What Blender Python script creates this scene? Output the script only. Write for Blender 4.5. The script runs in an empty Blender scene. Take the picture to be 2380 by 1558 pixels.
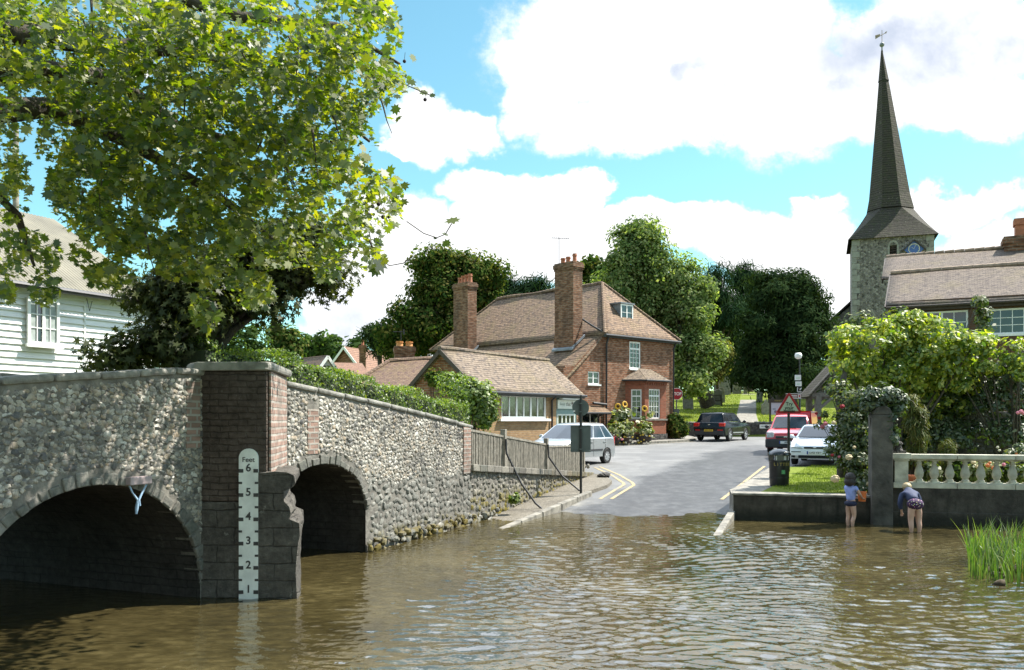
import bpy, bmesh, math, random
import numpy as np
from mathutils import Vector, Matrix
from mathutils.geometry import tessellate_polygon
random.seed(7); RNG = np.random.default_rng(7)
R = math.radians
S = bpy.context.scene; COL = S.collection
# ------------------------------------------------------------ camera, sky, sun, exposure
F_, CX, HZ, H = 1983., 1190., 976., 2.235          # focal length, principal column, horizon row, eye height
def V(x, y, d): return Vector(((x-CX)/F_*d, d, H-(y-HZ)/F_*d))
def xa(x, d): return (x-CX)/F_*d
cam = bpy.data.cameras.new('camera'); cam.lens = 30; cam.sensor_width = 36
cam.shift_y = (HZ-779)/2380; cam.clip_end = 3000; cam.clip_start = .05
co = bpy.data.objects.new('camera', cam); COL.objects.link(co)
co.location = (0, 0, H); co.rotation_euler = (R(90), 0, 0); S.camera = co
SUN_EL = R(54); sh = Vector((.94, .34)).normalized()
TOSUN = Vector((sh.x*math.cos(SUN_EL), sh.y*math.cos(SUN_EL), math.sin(SUN_EL)))
sl = bpy.data.lights.new('sun', 'SUN'); sl.energy = 4.6; sl.angle = R(.5); sl.color = (1, .95, .86)
so = bpy.data.objects.new('sun', sl); COL.objects.link(so)
so.rotation_euler = TOSUN.to_track_quat('Z', 'Y').to_euler(); so.location = (40, 10, 60)
S.view_settings.view_transform = 'Standard'; S.view_settings.look = 'None'
S.view_settings.exposure = 1.28; S.view_settings.gamma = 1
S.cycles.use_denoising = True; S.cycles.max_bounces = 6; S.cycles.transparent_max_bounces = 8
S.cycles.diffuse_bounces = 3; S.cycles.glossy_bounces = 3; S.cycles.caustics_reflective = False; S.cycles.caustics_refractive = False

class NT:
    """tiny node-tree writer"""
    def __init__(s, tree): s.t = tree; s.n = tree.nodes; s.l = tree.links
    def add(s, typ, ins=None, **props):
        k = s.n.new(typ)
        for a, b in props.items(): setattr(k, a, b)
        for a, b in (ins or {}).items():
            if isinstance(b, bpy.types.NodeSocket): s.l.new(b, k.inputs[a])
            else: k.inputs[a].default_value = b
        return k
    def math(s, op, a, b=0., c=0., clamp=False):
        return s.add('ShaderNodeMath', {0: a, 1: b, 2: c}, operation=op, use_clamp=clamp).outputs[0]
    def vmath(s, op, a, b=(0, 0, 0), out=0):
        return s.add('ShaderNodeVectorMath', {0: a, 1: b}, operation=op).outputs[out]
    def noise(s, vec, scale, detail=3., rough=.55, out=0):
        i = {'Scale': scale, 'Detail': detail, 'Roughness': rough}
        if vec is not None: i['Vector'] = vec
        return s.add('ShaderNodeTexNoise', i).outputs[out]
    def mix(s, f, a, b, blend='MIX'):
        k = s.add('ShaderNodeMix', data_type='RGBA', blend_type=blend)
        for i, v in ((0, f), (6, a), (7, b)):
            if isinstance(v, bpy.types.NodeSocket): s.l.new(v, k.inputs[i])
            else: k.inputs[i].default_value = v if i == 0 else c4(v)
        return k.outputs[2]
    def ramp(s, f, stops, interp='LINEAR'):
        k = s.add('ShaderNodeValToRGB', {0: f}); r = k.color_ramp; r.interpolation = interp
        while len(r.elements) < len(stops): r.elements.new(.5)
        for e, (p, c) in zip(r.elements, stops): e.position = p; e.color = c4(c)
        return k.outputs[0]
    def mr(s, v, a, b, c=0., d=1., smooth=True):
        return s.add('ShaderNodeMapRange', {0: v, 1: a, 2: b, 3: c, 4: d}, interpolation_type='SMOOTHSTEP' if smooth else 'LINEAR').outputs[0]
def c4(c):
    if isinstance(c, (int, float)): return (c, c, c, 1)
    return tuple(c) if len(c) == 4 else (*c, 1)

def build_world():
    w = bpy.data.worlds.new('World'); S.world = w; w.use_nodes = True
    nt = NT(w.node_tree); nt.n.clear()
    sky = nt.add('ShaderNodeTexSky', sky_type='NISHITA', sun_disc=False, sun_elevation=SUN_EL,
                 sun_rotation=math.atan2(sh.x, sh.y), air_density=1.0, dust_density=.3, ozone_density=1.6)
    g = nt.add('ShaderNodeTexCoord').outputs['Generated']
    sp = nt.add('ShaderNodeSeparateXYZ', {0: g}).outputs
    yy = nt.math('MAXIMUM', nt.math('ABSOLUTE', sp[1]), .15)
    u = nt.math('DIVIDE', sp[0], yy); v = nt.math('DIVIDE', sp[2], yy)
    uv = nt.add('ShaderNodeCombineXYZ', {0: u, 1: v, 2: nt.math('SIGN', sp[1])}).outputs[0]
    flat = nt.vmath('MULTIPLY', uv, (1, 1, 0))
    w1 = nt.noise(uv, 5.5, 6., .6, out=1)
    warp = nt.vmath('MULTIPLY', nt.vmath('SUBTRACT', w1, (.5, .5, .5)), (.22, .16, 0))
    p = nt.vmath('ADD', flat, warp)
    def blobs(lst):
        acc = None
        for (x, y, rx, ry) in lst:
            c = ((x-CX)/F_, (HZ-y)/F_, 0); sc = (F_/rx, F_/ry, 0)
            d = nt.vmath('LENGTH', nt.vmath('MULTIPLY', nt.vmath('SUBTRACT', p, c), sc), out=1)
            m = nt.mr(d, 1.4, .5)
            acc = m if acc is None else nt.math('MAXIMUM', acc, m)
        return acc
    white = [(1560, 90, 400, 230), (1270, 150, 120, 130), (1850, 220, 330, 150), (1500, 290, 260, 80), (2250, 250, 260, 90),
             (1010, 290, 130, 70), (1150, 400, 90, 45), (980, 520, 130, 90), (1120, 560, 170, 70), (1360, 440, 60, 40), (1370, 560, 220, 60), (1720, 570, 230, 60),
             (2000, 620, 220, 70), (1890, 495, 80, 30), (2250, 475, 150, 50), (1090, 275, 110, 55), (1130, 410, 115, 50), (1250, 430, 110, 45), (1330, 480, 80, 50), (1180, 490, 120, 60), (1560, 530, 180, 40), (920, 320, 60, 30), (1850, 560, 200, 60), (2330, 600, 200, 90), (900, 640, 140, 60), (790, 720, 120, 90), (740, 800, 60, 30), (960, 760, 100, 80),
             (2200, 80, 300, 130), (1420, 50, 200, 140), (300, 150, 60, 30), (150, 720, 160, 70), (1250, 700, 400, 60), (1950, 720, 500, 60)]
    m1 = blobs(white)
    # the rest of the sky: broken cumulus
    n2 = nt.noise(uv, 2.3, 7., .6)
    outside = nt.math('MAXIMUM', nt.mr(nt.math('ABSOLUTE', u), .66, .9), nt.mr(v, .5, .62))
    outside = nt.math('MAXIMUM', outside, nt.mr(sp[1], .05, -.05))
    over = nt.math('MULTIPLY', nt.mr(v, .5, .66), nt.mr(sp[1], .0, .2))  # unseen overhead cloud, thickened and brightened to add fill and water reflection
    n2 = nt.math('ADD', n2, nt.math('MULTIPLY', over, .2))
    m2 = nt.math('MULTIPLY', nt.mr(n2, .5, .62), outside)
    det = nt.noise(uv, 8., 8., .66)
    dens = nt.math('ADD', nt.math('MAXIMUM', m1, m2), nt.math('MULTIPLY', nt.math('ADD', nt.math('SUBTRACT', det, .5), nt.math('MULTIPLY', nt.math('SUBTRACT', nt.noise(uv, 30., 6., .7), .5), .45)), 1.15))
    mask = nt.math('POWER', nt.mr(dens, .16, .74), 1.3)
    grey = nt.math('MULTIPLY', blobs([(2170, 110, 300, 90), (790, 720, 110, 80), (1600, 205, 90, 22), (2330, 60, 160, 90), (1990, 180, 110, 50)]), nt.mr(nt.noise(uv, 5., 6., .6), .3, .66))
    ccol = nt.mix(grey, (.55, .555, .565), (.235, .272, .345))
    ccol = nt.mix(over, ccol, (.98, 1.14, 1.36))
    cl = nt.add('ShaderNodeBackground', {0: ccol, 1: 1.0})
    sc = nt.mix(1., sky.outputs[0], (.90, 1.30, 1.08), 'MULTIPLY')
    sk = nt.add('ShaderNodeBackground', {0: sc, 1: .084})
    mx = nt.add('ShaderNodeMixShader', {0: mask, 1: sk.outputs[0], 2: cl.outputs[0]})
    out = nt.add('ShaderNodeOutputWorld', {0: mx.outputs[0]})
build_world()

# ------------------------------------------------------------ mesh helpers
class MB:
    def __init__(s): s.v = []; s.f = []; s.m = []
    def add(s, vs, fs, mi=0):
        o = len(s.v); s.v += [tuple(p) for p in vs]
        s.f += [tuple(i+o for i in f) for f in fs]; s.m += [mi]*len(fs); return s
    def quad(s, *p, mi=0): return s.add(p, [tuple(range(len(p)))], mi)
    def obox(s, c, ax, ay, az, mi=0):
        c = Vector(c); ax = Vector(ax); ay = Vector(ay); az = Vector(az)
        vs = [c+ax*i+ay*j+az*k for k in (-1, 1) for j in (-1, 1) for i in (-1, 1)]
        return s.add(vs, [(0, 2, 3, 1), (4, 5, 7, 6), (0, 1, 5, 4), (2, 6, 7, 3), (0, 4, 6, 2), (1, 3, 7, 5)], mi)
    def box(s, x0, x1, y0, y1, z0, z1, mi=0):
        return s.obox(((x0+x1)/2, (y0+y1)/2, (z0+z1)/2), ((x1-x0)/2, 0, 0), (0, (y1-y0)/2, 0), (0, 0, (z1-z0)/2), mi)
    def rbox(s, x, y, z0, z1, wx, wy, rot=0, mi=0):
        c, n = math.cos(rot), math.sin(rot)
        return s.obox((x, y, (z0+z1)/2), (c*wx/2, n*wx/2, 0), (-n*wy/2, c*wy/2, 0), (0, 0, (z1-z0)/2), mi)
    def beam(s, a, b, w, h, up=(0, 0, 1), mi=0):
        a = Vector(a); b = Vector(b); d = b-a; sd = d.cross(Vector(up))
        if sd.length < 1e-6: sd = Vector((1, 0, 0))
        sd.normalize(); u2 = sd.cross(d).normalized()
        return s.obox((a+b)/2, d/2, sd*w/2, u2*h/2, mi)
    def tube(s, pts, rad, n=8, mi=0, cap=True):
        pts = [Vector(p) for p in pts]; k = len(pts)
        if isinstance(rad, (int, float)): rad = [rad]*k
        vs = []; ref = None
        for i, p in enumerate(pts):
            d = (pts[min(i+1, k-1)]-pts[max(i-1, 0)]).normalized()
            if ref is None: ref = Vector((0, 0, 1)) if abs(d.z) < .9 else Vector((1, 0, 0))
            a = (ref-d*ref.dot(d)).normalized(); b = d.cross(a); ref = a
            vs += [p+(a*math.cos(t)+b*math.sin(t))*rad[i] for t in [2*math.pi*j/n for j in range(n)]]
        fs = [(i*n+j, i*n+(j+1) % n, (i+1)*n+(j+1) % n, (i+1)*n+j) for i in range(k-1) for j in range(n)]
        if cap: fs += [tuple(range(n-1, -1, -1)), tuple((k-1)*n+j for j in range(n))]
        return s.add(vs, fs, mi)
    def lathe(s, prof, c=(0, 0, 0), n=16, mi=0, sx=1., sy=1., cap=True):
        c = Vector(c); k = len(prof)
        vs = [c+Vector((r*math.cos(2*math.pi*j/n)*sx, r*math.sin(2*math.pi*j/n)*sy, z)) for r, z in prof for j in range(n)]
        fs = [(i*n+j, i*n+(j+1) % n, (i+1)*n+(j+1) % n, (i+1)*n+j) for i in range(k-1) for j in range(n)]
        if cap: fs += [tuple(range(n-1, -1, -1)), tuple((k-1)*n+j for j in range(n))]
        return s.add(vs, fs, mi)
    def prism(s, poly, z0, z1, mi=0):
        n = len(poly); f0 = z0 if callable(z0) else (lambda x, y: z0); f1 = z1 if callable(z1) else (lambda x, y: z1)
        vs = [(x, y, f0(x, y)) for x, y in poly]+[(x, y, f1(x, y)) for x, y in poly]
        tri = tessellate_polygon([[Vector((x, y, 0)) for x, y in poly]])
        ar = sum(poly[i][0]*poly[(i+1) % n][1]-poly[(i+1) % n][0]*poly[i][1] for i in range(n))
        fs = []
        for t in tri:
            a, b, c = [Vector((*poly[i], 0)) for i in t]
            if (b-a).cross(c-a).z < 0: t = t[::-1]
            fs += [tuple(i+n for i in t), tuple(t[::-1])]
        for i in range(n):
            q = (i, (i+1) % n, n+(i+1) % n, n+i); fs.append(q if ar > 0 else q[::-1])
        return s.add(vs, fs, mi)
    def extr(s, pts, off, mi=0):
        """planar 3D outline (any convexity) extruded by the vector off"""
        pts = [Vector(p) for p in pts]; off = Vector(off); n = len(pts)
        nrm = Vector((0, 0, 0))
        for i in range(n): nrm += pts[i].cross(pts[(i+1) % n])
        tri = tessellate_polygon([pts]); fs = []
        for t in tri:
            a, b, c = [pts[i] for i in t]; up = (b-a).cross(c-a).dot(off) > 0
            fs += [tuple(t if not up else t[::-1]), tuple(i+n for i in (t[::-1] if not up else t))]
        flip = nrm.dot(off) < 0
        for i in range(n):
            q = (i, (i+1) % n, n+(i+1) % n, n+i); fs.append(q[::-1] if flip else q)
        return s.add(list(pts)+[p+off for p in pts], fs, mi)
    def ball(s, c, r, n=8, m=6, mi=0, q=None, jit=0.):
        c = Vector(c); rx, ry, rz = (r, r, r) if isinstance(r, (int, float)) else r
        vs = [Vector((0, 0, -rz))]
        for i in range(1, m):
            t = math.pi*i/m-math.pi/2
            for j in range(n):
                a = 2*math.pi*j/n; k = 1+random.uniform(-jit, jit)
                vs.append(Vector((rx*math.cos(t)*math.cos(a)*k, ry*math.cos(t)*math.sin(a)*k, rz*math.sin(t)*k)))
        vs.append(Vector((0, 0, rz)))
        if q is not None: vs = [q @ p for p in vs]
        fs = [(0, 1+(j+1) % n, 1+j) for j in range(n)]
        for i in range(m-2): fs += [(1+i*n+j, 1+i*n+(j+1) % n, 1+(i+1)*n+(j+1) % n, 1+(i+1)*n+j) for j in range(n)]
        e = len(vs)-1; fs += [(e, 1+(m-2)*n+j, 1+(m-2)*n+(j+1) % n) for j in range(n)]
        return s.add([c+p for p in vs], fs, mi)
    def build(s, name, mats, parent=None, smooth=None, bevel=0., uv=True, local=False, seg=2):
        me = bpy.data.meshes.new(name)
        vs = s.v
        if parent is not None and not local:
            o = root_loc(parent); vs = [(x-o[0], y-o[1], z-o[2]) for x, y, z in vs]
        me.from_pydata(vs, [], s.f)
        mats = mats if isinstance(mats, (list, tuple)) else [mats]
        for m in mats: me.materials.append(m)
        if len(mats) > 1: me.polygons.foreach_set('material_index', s.m)
        return finish(me, name, parent, smooth, bevel, uv, seg)
def root_loc(p):
    while p.parent is not None: p = p.parent
    return p.location
def finish(me, name, parent=None, smooth=None, bevel=0., uv=True, seg=2):
    me.update()
    if uv:
        n = len(me.polygons); lt = np.empty(n, int); me.polygons.foreach_get('loop_total', lt)
        nr = np.empty(n*3); me.polygons.foreach_get('normal', nr); nr = nr.reshape(-1, 3)
        vi = np.empty(len(me.loops), int); me.loops.foreach_get('vertex_index', vi)
        co_ = np.empty(len(me.vertices)*3); me.vertices.foreach_get('co', co_); co_ = co_.reshape(-1, 3)
        h = np.stack([-nr[:, 1], nr[:, 0], np.zeros(n)], 1); l = np.linalg.norm(h, axis=1)
        fl = l < .15; h[fl] = (1, 0, 0); l[fl] = 1; h /= l[:, None]
        w = np.cross(nr, h); w[fl] = (0, 1, 0)
        hh = np.repeat(h, lt, 0); ww = np.repeat(w, lt, 0); p = co_[vi]
        lay = me.uv_layers.new(name='UVMap')
        lay.data.foreach_set('uv', np.stack([(p*hh).sum(1), (p*ww).sum(1)], 1).astype(np.float32).ravel())
    if smooth is not None:
        me.polygons.foreach_set('use_smooth', np.ones(len(me.polygons), bool))
        if smooth < 180: me.set_sharp_from_angle(angle=R(smooth))
    o = bpy.data.objects.new(name, me); COL.objects.link(o)
    if parent is not None: o.parent = parent
    if bevel:
        b = o.modifiers.new('bevel', 'BEVEL'); b.width = bevel; b.segments = seg; b.limit_method = 'ANGLE'; b.angle_limit = R(40)
    return o
def tag(o, label=None, cat=None, group=None, kind=None):
    if label: o['label'] = label
    if cat: o['category'] = cat
    if group: o['group'] = group
    if kind: o['kind'] = kind
    return o
def thing(name, label, cat, loc=(0, 0, 0), rz=0, group=None):
    o = bpy.data.objects.new(name, None); COL.objects.link(o); o.empty_display_size = .2
    o.location = loc; o.rotation_euler = (0, 0, rz); return tag(o, label, cat, group, 'thing')
def copy_thing(root, loc, rz, label, group=None):
    r = root.copy(); COL.objects.link(r); r.location = loc; r.rotation_euler = (0, 0, rz); r['label'] = label
    if group: r['group'] = group
    for ch in list(root.children):
        c = ch.copy(); COL.objects.link(c); c.parent = r
        for g in ch.children:
            d = g.copy(); COL.objects.link(d); d.parent = c
    return r
def lettering(txt, size, loc, mat, parent, rot=(90, 0, 0), name='lettering', ext=.002, align='CENTER', sx=1., bold=0.):
    cu = bpy.data.curves.new(name, 'FONT'); cu.body = txt; cu.size = size; cu.align_x = align; cu.align_y = 'CENTER'; cu.extrude = ext; cu.offset = bold
    t = bpy.data.objects.new('tmp', cu); COL.objects.link(t)
    dg = bpy.context.evaluated_depsgraph_get(); me = bpy.data.meshes.new_from_object(t.evaluated_get(dg)); bpy.data.objects.remove(t)
    me.materials.clear(); me.materials.append(mat)
    me.transform(Matrix.Translation(Vector(loc)) @ Matrix.LocRotScale(None, Matrix.Rotation(0, 3, 'X').to_quaternion(), None))if False else None
    rotm = (Matrix.Rotation(R(rot[2]), 4, 'Z') @ Matrix.Rotation(R(rot[1]), 4, 'Y') @ Matrix.Rotation(R(rot[0]), 4, 'X'))
    me.transform(Matrix.Translation(Vector(loc)) @ rotm @ Matrix.Diagonal((sx, 1, 1, 1)))
    o = bpy.data.objects.new(name, me); COL.objects.link(o)
    if parent: o.parent = parent
    return o

# ------------------------------------------------------------ materials
def pmat(name, rough=.6, metal=0., spec=.5):
    m = bpy.data.materials.new(name); m.use_nodes = True; nt = NT(m.node_tree)
    b = nt.n['Principled BSDF']; b.inputs['Roughness'].default_value = rough; b.inputs['Metallic'].default_value = metal
    b.inputs['Specular IOR Level'].default_value = spec
    return m, nt, b
def bump(nt, b, h, strength=.5, dist=.02):
    k = nt.add('ShaderNodeBump', {'Height': h, 'Strength': strength, 'Distance': dist}); nt.l.new(k.outputs[0], b.inputs['Normal'])
def obj(nt): return nt.add('ShaderNodeTexCoord').outputs['Object']
def uvc(nt): return nt.add('ShaderNodeTexCoord').outputs['UV']
def plain(name, c, rough=.6, var=.25, scale=6., metal=0., spec=.5, bmp=0., coat=0.):
    m, nt, b = pmat(name, rough, metal, spec); o = obj(nt)
    n = nt.noise(o, scale, 5.)
    d = tuple(x*(1-var) for x in c[:3]); l = tuple(min(1, x*(1+var)) for x in c[:3])
    nt.l.new(nt.ramp(n, [(.3, d), (.7, l)]), b.inputs['Base Color'])
    if bmp: bump(nt, b, nt.noise(o, scale*4, 4.), bmp, .02)
    if coat: b.inputs['Coat Weight'].default_value = coat; b.inputs['Coat Roughness'].default_value = .04
    return m
def brick(name, c1, c2, mortar, bw=.225, rh=.075, ms=.011, dirt=(.05, .04, .03), dirtamt=.5, bmp=.5, var=.35):
    m, nt, b = pmat(name, .85, spec=.2); u = uvc(nt); o = obj(nt)
    jit = nt.vmath('ADD', u, nt.vmath('MULTIPLY', nt.vmath('SUBTRACT', nt.noise(o, 3., 2., out=1), (.5, .5, .5)), (.02, .02, 0)))
    k = nt.add('ShaderNodeTexBrick', {'Vector': jit, 'Color1': c4(c1), 'Color2': c4(c2), 'Mortar': c4(mortar), 'Scale': 1., 'Mortar Size': ms,
               'Mortar Smooth': .3, 'Bias': 0., 'Brick Width': bw, 'Row Height': rh}, offset=.5)
    cell = nt.noise(nt.vmath('MULTIPLY', u, (1/bw*.9, 1/rh*.9, 1)), 1., 0.)
    c = nt.mix(nt.mr(cell, .3, .75, 0, var), k.outputs[0], tuple(x*.35 for x in c1))
    c = nt.mix(nt.math('MULTIPLY', nt.mr(nt.noise(o, 1.1, 6., .65), .42, .72), dirtamt), c, dirt)
    c = nt.mix(nt.math('MULTIPLY', nt.mr(nt.noise(o, 7., 5., .7), .6, .72), .35), c, (.42, .38, .32))
    nt.l.new(c, b.inputs['Base Color'])
    hgt = nt.math('ADD', nt.math('MULTIPLY', k.outputs[1], -1.), nt.math('MULTIPLY', nt.noise(o, 40., 3.), .5))
    bump(nt, b, hgt, bmp, .012); return m
def tiles(name, ca, cb, cc, tw=.165, rh=.1, moss=.3, bmp=1., mossc=(.16, .13, .05)):
    m, nt, b = pmat(name, .85, spec=.2); u = uvc(nt); o = obj(nt)
    u2 = nt.vmath('ADD', u, nt.vmath('MULTIPLY', nt.vmath('SUBTRACT', nt.noise(o, 1.2, 3., out=1), (.5, .5, .5)), (.05, .07, 0)))
    k = nt.add('ShaderNodeTexBrick', {'Vector': u2, 'Color1': c4(ca), 'Color2': c4(cb), 'Mortar': c4(tuple(x*.3 for x in ca)), 'Scale': 1., 'Mortar Size': .006,
               'Mortar Smooth': .4, 'Bias': 0., 'Brick Width': tw, 'Row Height': rh}, offset=.5)
    cell = nt.noise(nt.vmath('MULTIPLY', u2, (1/tw*.95, 1/rh*.95, 1)), 1., 0.)
    c = nt.mix(nt.mr(cell, .5, .72), k.outputs[0], cc)
    c = nt.mix(nt.math('MULTIPLY', nt.mr(nt.noise(o, .8, 6., .7), .45, .7), moss), c, mossc)
    c = nt.mix(nt.math('MULTIPLY', nt.mr(nt.noise(o, 5., 5., .7), .6, .7), .4), c, (.35, .31, .25))
    row = nt.math('FRACT', nt.math('DIVIDE', nt.add('ShaderNodeSeparateXYZ', {0: u2}).outputs[1], rh))
    edge = nt.mr(row, 0., .3)
    c = nt.mix(nt.math('SUBTRACT', 1., edge), c, tuple(x*.2 for x in ca))
    nt.l.new(c, b.inputs['Base Color'])
    hgt = nt.math('ADD', nt.math('SUBTRACT', 1., row), nt.math('ADD', nt.math('MULTIPLY', cell, .8), nt.math('MULTIPLY', k.outputs[1], -.4)))
    bump(nt, b, hgt, bmp, .03); return m
def leafmat(name, stops, trans=.45, gloss=.08, sat=None):
    """one colour per leaf (each leaf is its own island)"""
    m = bpy.data.materials.new(name); m.use_nodes = True; nt = NT(m.node_tree); nt.n.clear()
    rnd = nt.add('ShaderNodeNewGeometry').outputs['Random Per Island']
    n = nt.noise(obj(nt), .9, 3.)
    f = nt.math('ADD', nt.math('MULTIPLY', rnd, .6), nt.math('MULTIPLY', n, .4))
    k = len(stops); c = nt.ramp(f, [(.15+.65*i/(k-1), s) for i, s in enumerate(stops)])
    d = nt.add('ShaderNodeBsdfDiffuse', {0: c})
    ct = nt.mix(1., c, sat or (1.9, 2.0, .55), 'MULTIPLY')
    t = nt.add('ShaderNodeBsdfTranslucent', {0: ct})
    g = nt.add('ShaderNodeBsdfGlossy', {0: (1, 1, 1, 1), 1: .5})
    a = nt.add('ShaderNodeMixShader', {0: trans, 1: d.outputs[0], 2: t.outputs[0]})
    a2 = nt.add('ShaderNodeMixShader', {0: gloss*.4, 1: a.outputs[0], 2: g.outputs[0]})
    nt.add('ShaderNodeOutputMaterial', {0: a2.outputs[0]}); return m
def stonemat(name, stops, rough=.8, moss=None, stain=.6, fine=18.):
    m, nt, b = pmat(name, rough, spec=.25)
    rnd = nt.add('ShaderNodeNewGeometry').outputs['Random Per Island']; o = obj(nt)
    rnd = nt.math('ADD', nt.math('MULTIPLY', rnd, .78), nt.math('MULTIPLY', nt.mr(nt.noise(o, 1.3, 4., .6), .35, .68), .3))
    k = len(stops); c = nt.ramp(rnd, [(i/(k-1), s) for i, s in enumerate(stops)])
    c = nt.mix(nt.mr(nt.noise(o, fine, 5., .7), .4, .75, 0, .75), c, (.035, .035, .04))
    c = nt.mix(nt.math('MULTIPLY', nt.mr(nt.noise(o, .9, 5., .65), .48, .7), stain), c, (.06, .055, .045))
    if moss:
        z = nt.add('ShaderNodeSeparateXYZ', {0: nt.add('ShaderNodeNewGeometry').outputs['Position']}).outputs[2]
        f = nt.math('MULTIPLY', nt.mr(z, moss[0], moss[1], 1, 0), nt.mr(nt.noise(o, 3.5, 4.), .38, .6))
        c = nt.mix(f, c, moss[2])
    nt.l.new(c, b.inputs['Base Color']); bump(nt, b, nt.noise(o, 45., 4.), .5, .01); return m
def rubble(name, cols, scale=5., mortar=(.2, .19, .17), bmp=1., stain=.5):
    """uncut stone walling, one colour per stone"""
    m, nt, b = pmat(name, .85, spec=.2); o = obj(nt)
    o2 = nt.vmath('ADD', o, nt.vmath('MULTIPLY', nt.vmath('SUBTRACT', nt.noise(o, 4., 3., out=1), (.5, .5, .5)), (.12, .12, .12)))
    vo = nt.add('ShaderNodeTexVoronoi', {'Vector': o2, 'Scale': scale})
    ve = nt.add('ShaderNodeTexVoronoi', {'Vector': o2, 'Scale': scale}, feature='DISTANCE_TO_EDGE')
    r = nt.add('ShaderNodeSeparateColor', {0: vo.outputs['Color']}).outputs[0]
    c = nt.ramp(r, [(i/(len(cols)-1), s) for i, s in enumerate(cols)])
    e = nt.mr(ve.outputs[0], .02, .09)
    c = nt.mix(e, mortar, c)
    c = nt.mix(nt.math('MULTIPLY', nt.mr(nt.noise(o, 1., 5., .65), .45, .7), stain), c, (.05, .045, .04))
    nt.l.new(c, b.inputs['Base Color'])
    bump(nt, b, nt.math('ADD', nt.mr(ve.outputs[0], 0, .2), nt.math('MULTIPLY', nt.noise(o, 30., 4.), .3)), bmp, .03); return m
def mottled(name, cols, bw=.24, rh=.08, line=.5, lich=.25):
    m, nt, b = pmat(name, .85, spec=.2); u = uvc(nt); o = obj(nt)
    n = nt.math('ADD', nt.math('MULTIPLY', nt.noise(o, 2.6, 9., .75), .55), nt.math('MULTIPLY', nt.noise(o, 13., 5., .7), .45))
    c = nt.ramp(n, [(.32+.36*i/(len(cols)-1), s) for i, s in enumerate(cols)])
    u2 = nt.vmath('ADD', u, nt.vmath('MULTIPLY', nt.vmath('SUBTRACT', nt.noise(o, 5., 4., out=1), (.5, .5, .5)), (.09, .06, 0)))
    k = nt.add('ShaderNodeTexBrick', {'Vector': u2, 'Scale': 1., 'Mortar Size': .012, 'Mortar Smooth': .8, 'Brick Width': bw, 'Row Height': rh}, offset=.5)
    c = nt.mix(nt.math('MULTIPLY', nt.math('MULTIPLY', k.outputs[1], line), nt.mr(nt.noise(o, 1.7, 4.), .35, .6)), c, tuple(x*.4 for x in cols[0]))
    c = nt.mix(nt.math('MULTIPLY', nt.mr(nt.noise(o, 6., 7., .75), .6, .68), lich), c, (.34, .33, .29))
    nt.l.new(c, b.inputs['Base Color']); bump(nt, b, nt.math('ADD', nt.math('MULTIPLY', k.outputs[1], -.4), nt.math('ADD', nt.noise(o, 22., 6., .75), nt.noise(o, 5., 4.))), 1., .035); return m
M = {}
M['white'] = plain('white_paint', (.78, .78, .76), .45, .05, 3.)
M['cream'] = plain('cream_paint', (.62, .64, .56), .5, .08, 3.)
M['black'] = plain('black_paint', (.012, .012, .014), .35, .3, 8.)
M['dark'] = plain('dark_inside', (.01, .01, .011), .9, .3, 3.)
M['glass'] = plain('window_glass', (.012, .016, .02), .06, .6, 2.5, spec=.8)
M['lead'] = plain('lead_sheet', (.16, .18, .2), .5, .25, 4.)
M['iron'] = plain('iron_pipe', (.018, .018, .02), .5, .3, 5.)
M['brick'] = brick('house_brick', (.31, .125, .06), (.22, .092, .05), (.30, .24, .18), bw=.27, rh=.1, ms=.017, dirtamt=.5, var=.75)
M['brick_red'] = brick('bay_brick', (.34, .10, .05), (.28, .085, .045), (.22, .15, .11), dirtamt=.3)
M['brick_tan'] = brick('shop_brick', (.40, .25, .12), (.33, .19, .09), (.30, .24, .17), dirtamt=.3)
M['brick_chim'] = brick('chimney_brick', (.27, .125, .065), (.19, .09, .055), (.24, .19, .14), bw=.27, rh=.1, ms=.018, dirtamt=.6, var=.85, bmp=.9)
M['brick_old'] = brick('weathered_brick', (.34, .215, .17), (.27, .175, .14), (.36, .33, .29), bw=.23, rh=.085, ms=.018, dirt=(.16, .14, .12), dirtamt=.75, bmp=1., var=.5)
M['pier_brick'] = brick('pier_masonry', (.105, .078, .064), (.075, .06, .052), (.10, .092, .082), bw=.24, rh=.08, ms=.014, dirtamt=.8, bmp=.9)
M['pier_stone'] = brick('pier_rag', (.11, .097, .085), (.08, .072, .064), (.055, .05, .046), bw=.42, rh=.2, ms=.02, dirtamt=.75, bmp=1.)
M['tile'] = tiles('house_tile', (.235, .158, .105), (.172, .115, .078), (.11, .076, .058), tw=.24, rh=.17, moss=.45)
M['tile_grey'] = tiles('shop_tile', (.23, .178, .132), (.172, .132, .10), (.10, .08, .068), tw=.22, rh=.15, moss=.35)
M['tile_rear'] = tiles('rear_tile', (.20, .135, .09), (.15, .1, .075), (.12, .075, .065), tw=.2, rh=.13, moss=.4)
M['tile_cott'] = tiles('cottage_tile', (.15, .118, .094), (.11, .086, .07), (.07, .054, .047), tw=.17, rh=.12, moss=.3)
M['tile_spire'] = tiles('spire_shingle', (.060, .052, .040), (.048, .042, .034), (.05, .05, .03), tw=.3, rh=.22, moss=.4, mossc=(.055, .055, .025))
M['tile_pink'] = tiles('far_tile', (.27, .16, .11), (.24, .14, .1), (.2, .12, .09), tw=.3, rh=.25, moss=.1)
M['pot'] = plain('clay_pot', (.34, .12, .06), .7, .25, 8.)
M['pot_or'] = plain('orange_pot', (.5, .22, .07), .7, .25, 8.)
M['bark'] = plain('bark', (.06, .05, .038), .9, .5, 7., bmp=.8)
M['wood'] = plain('grey_wood', (.215, .195, .16), .8, .4, 9., bmp=.4)
M['wood_dark'] = plain('dark_wood', (.05, .035, .025), .7, .4, 9.)
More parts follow.
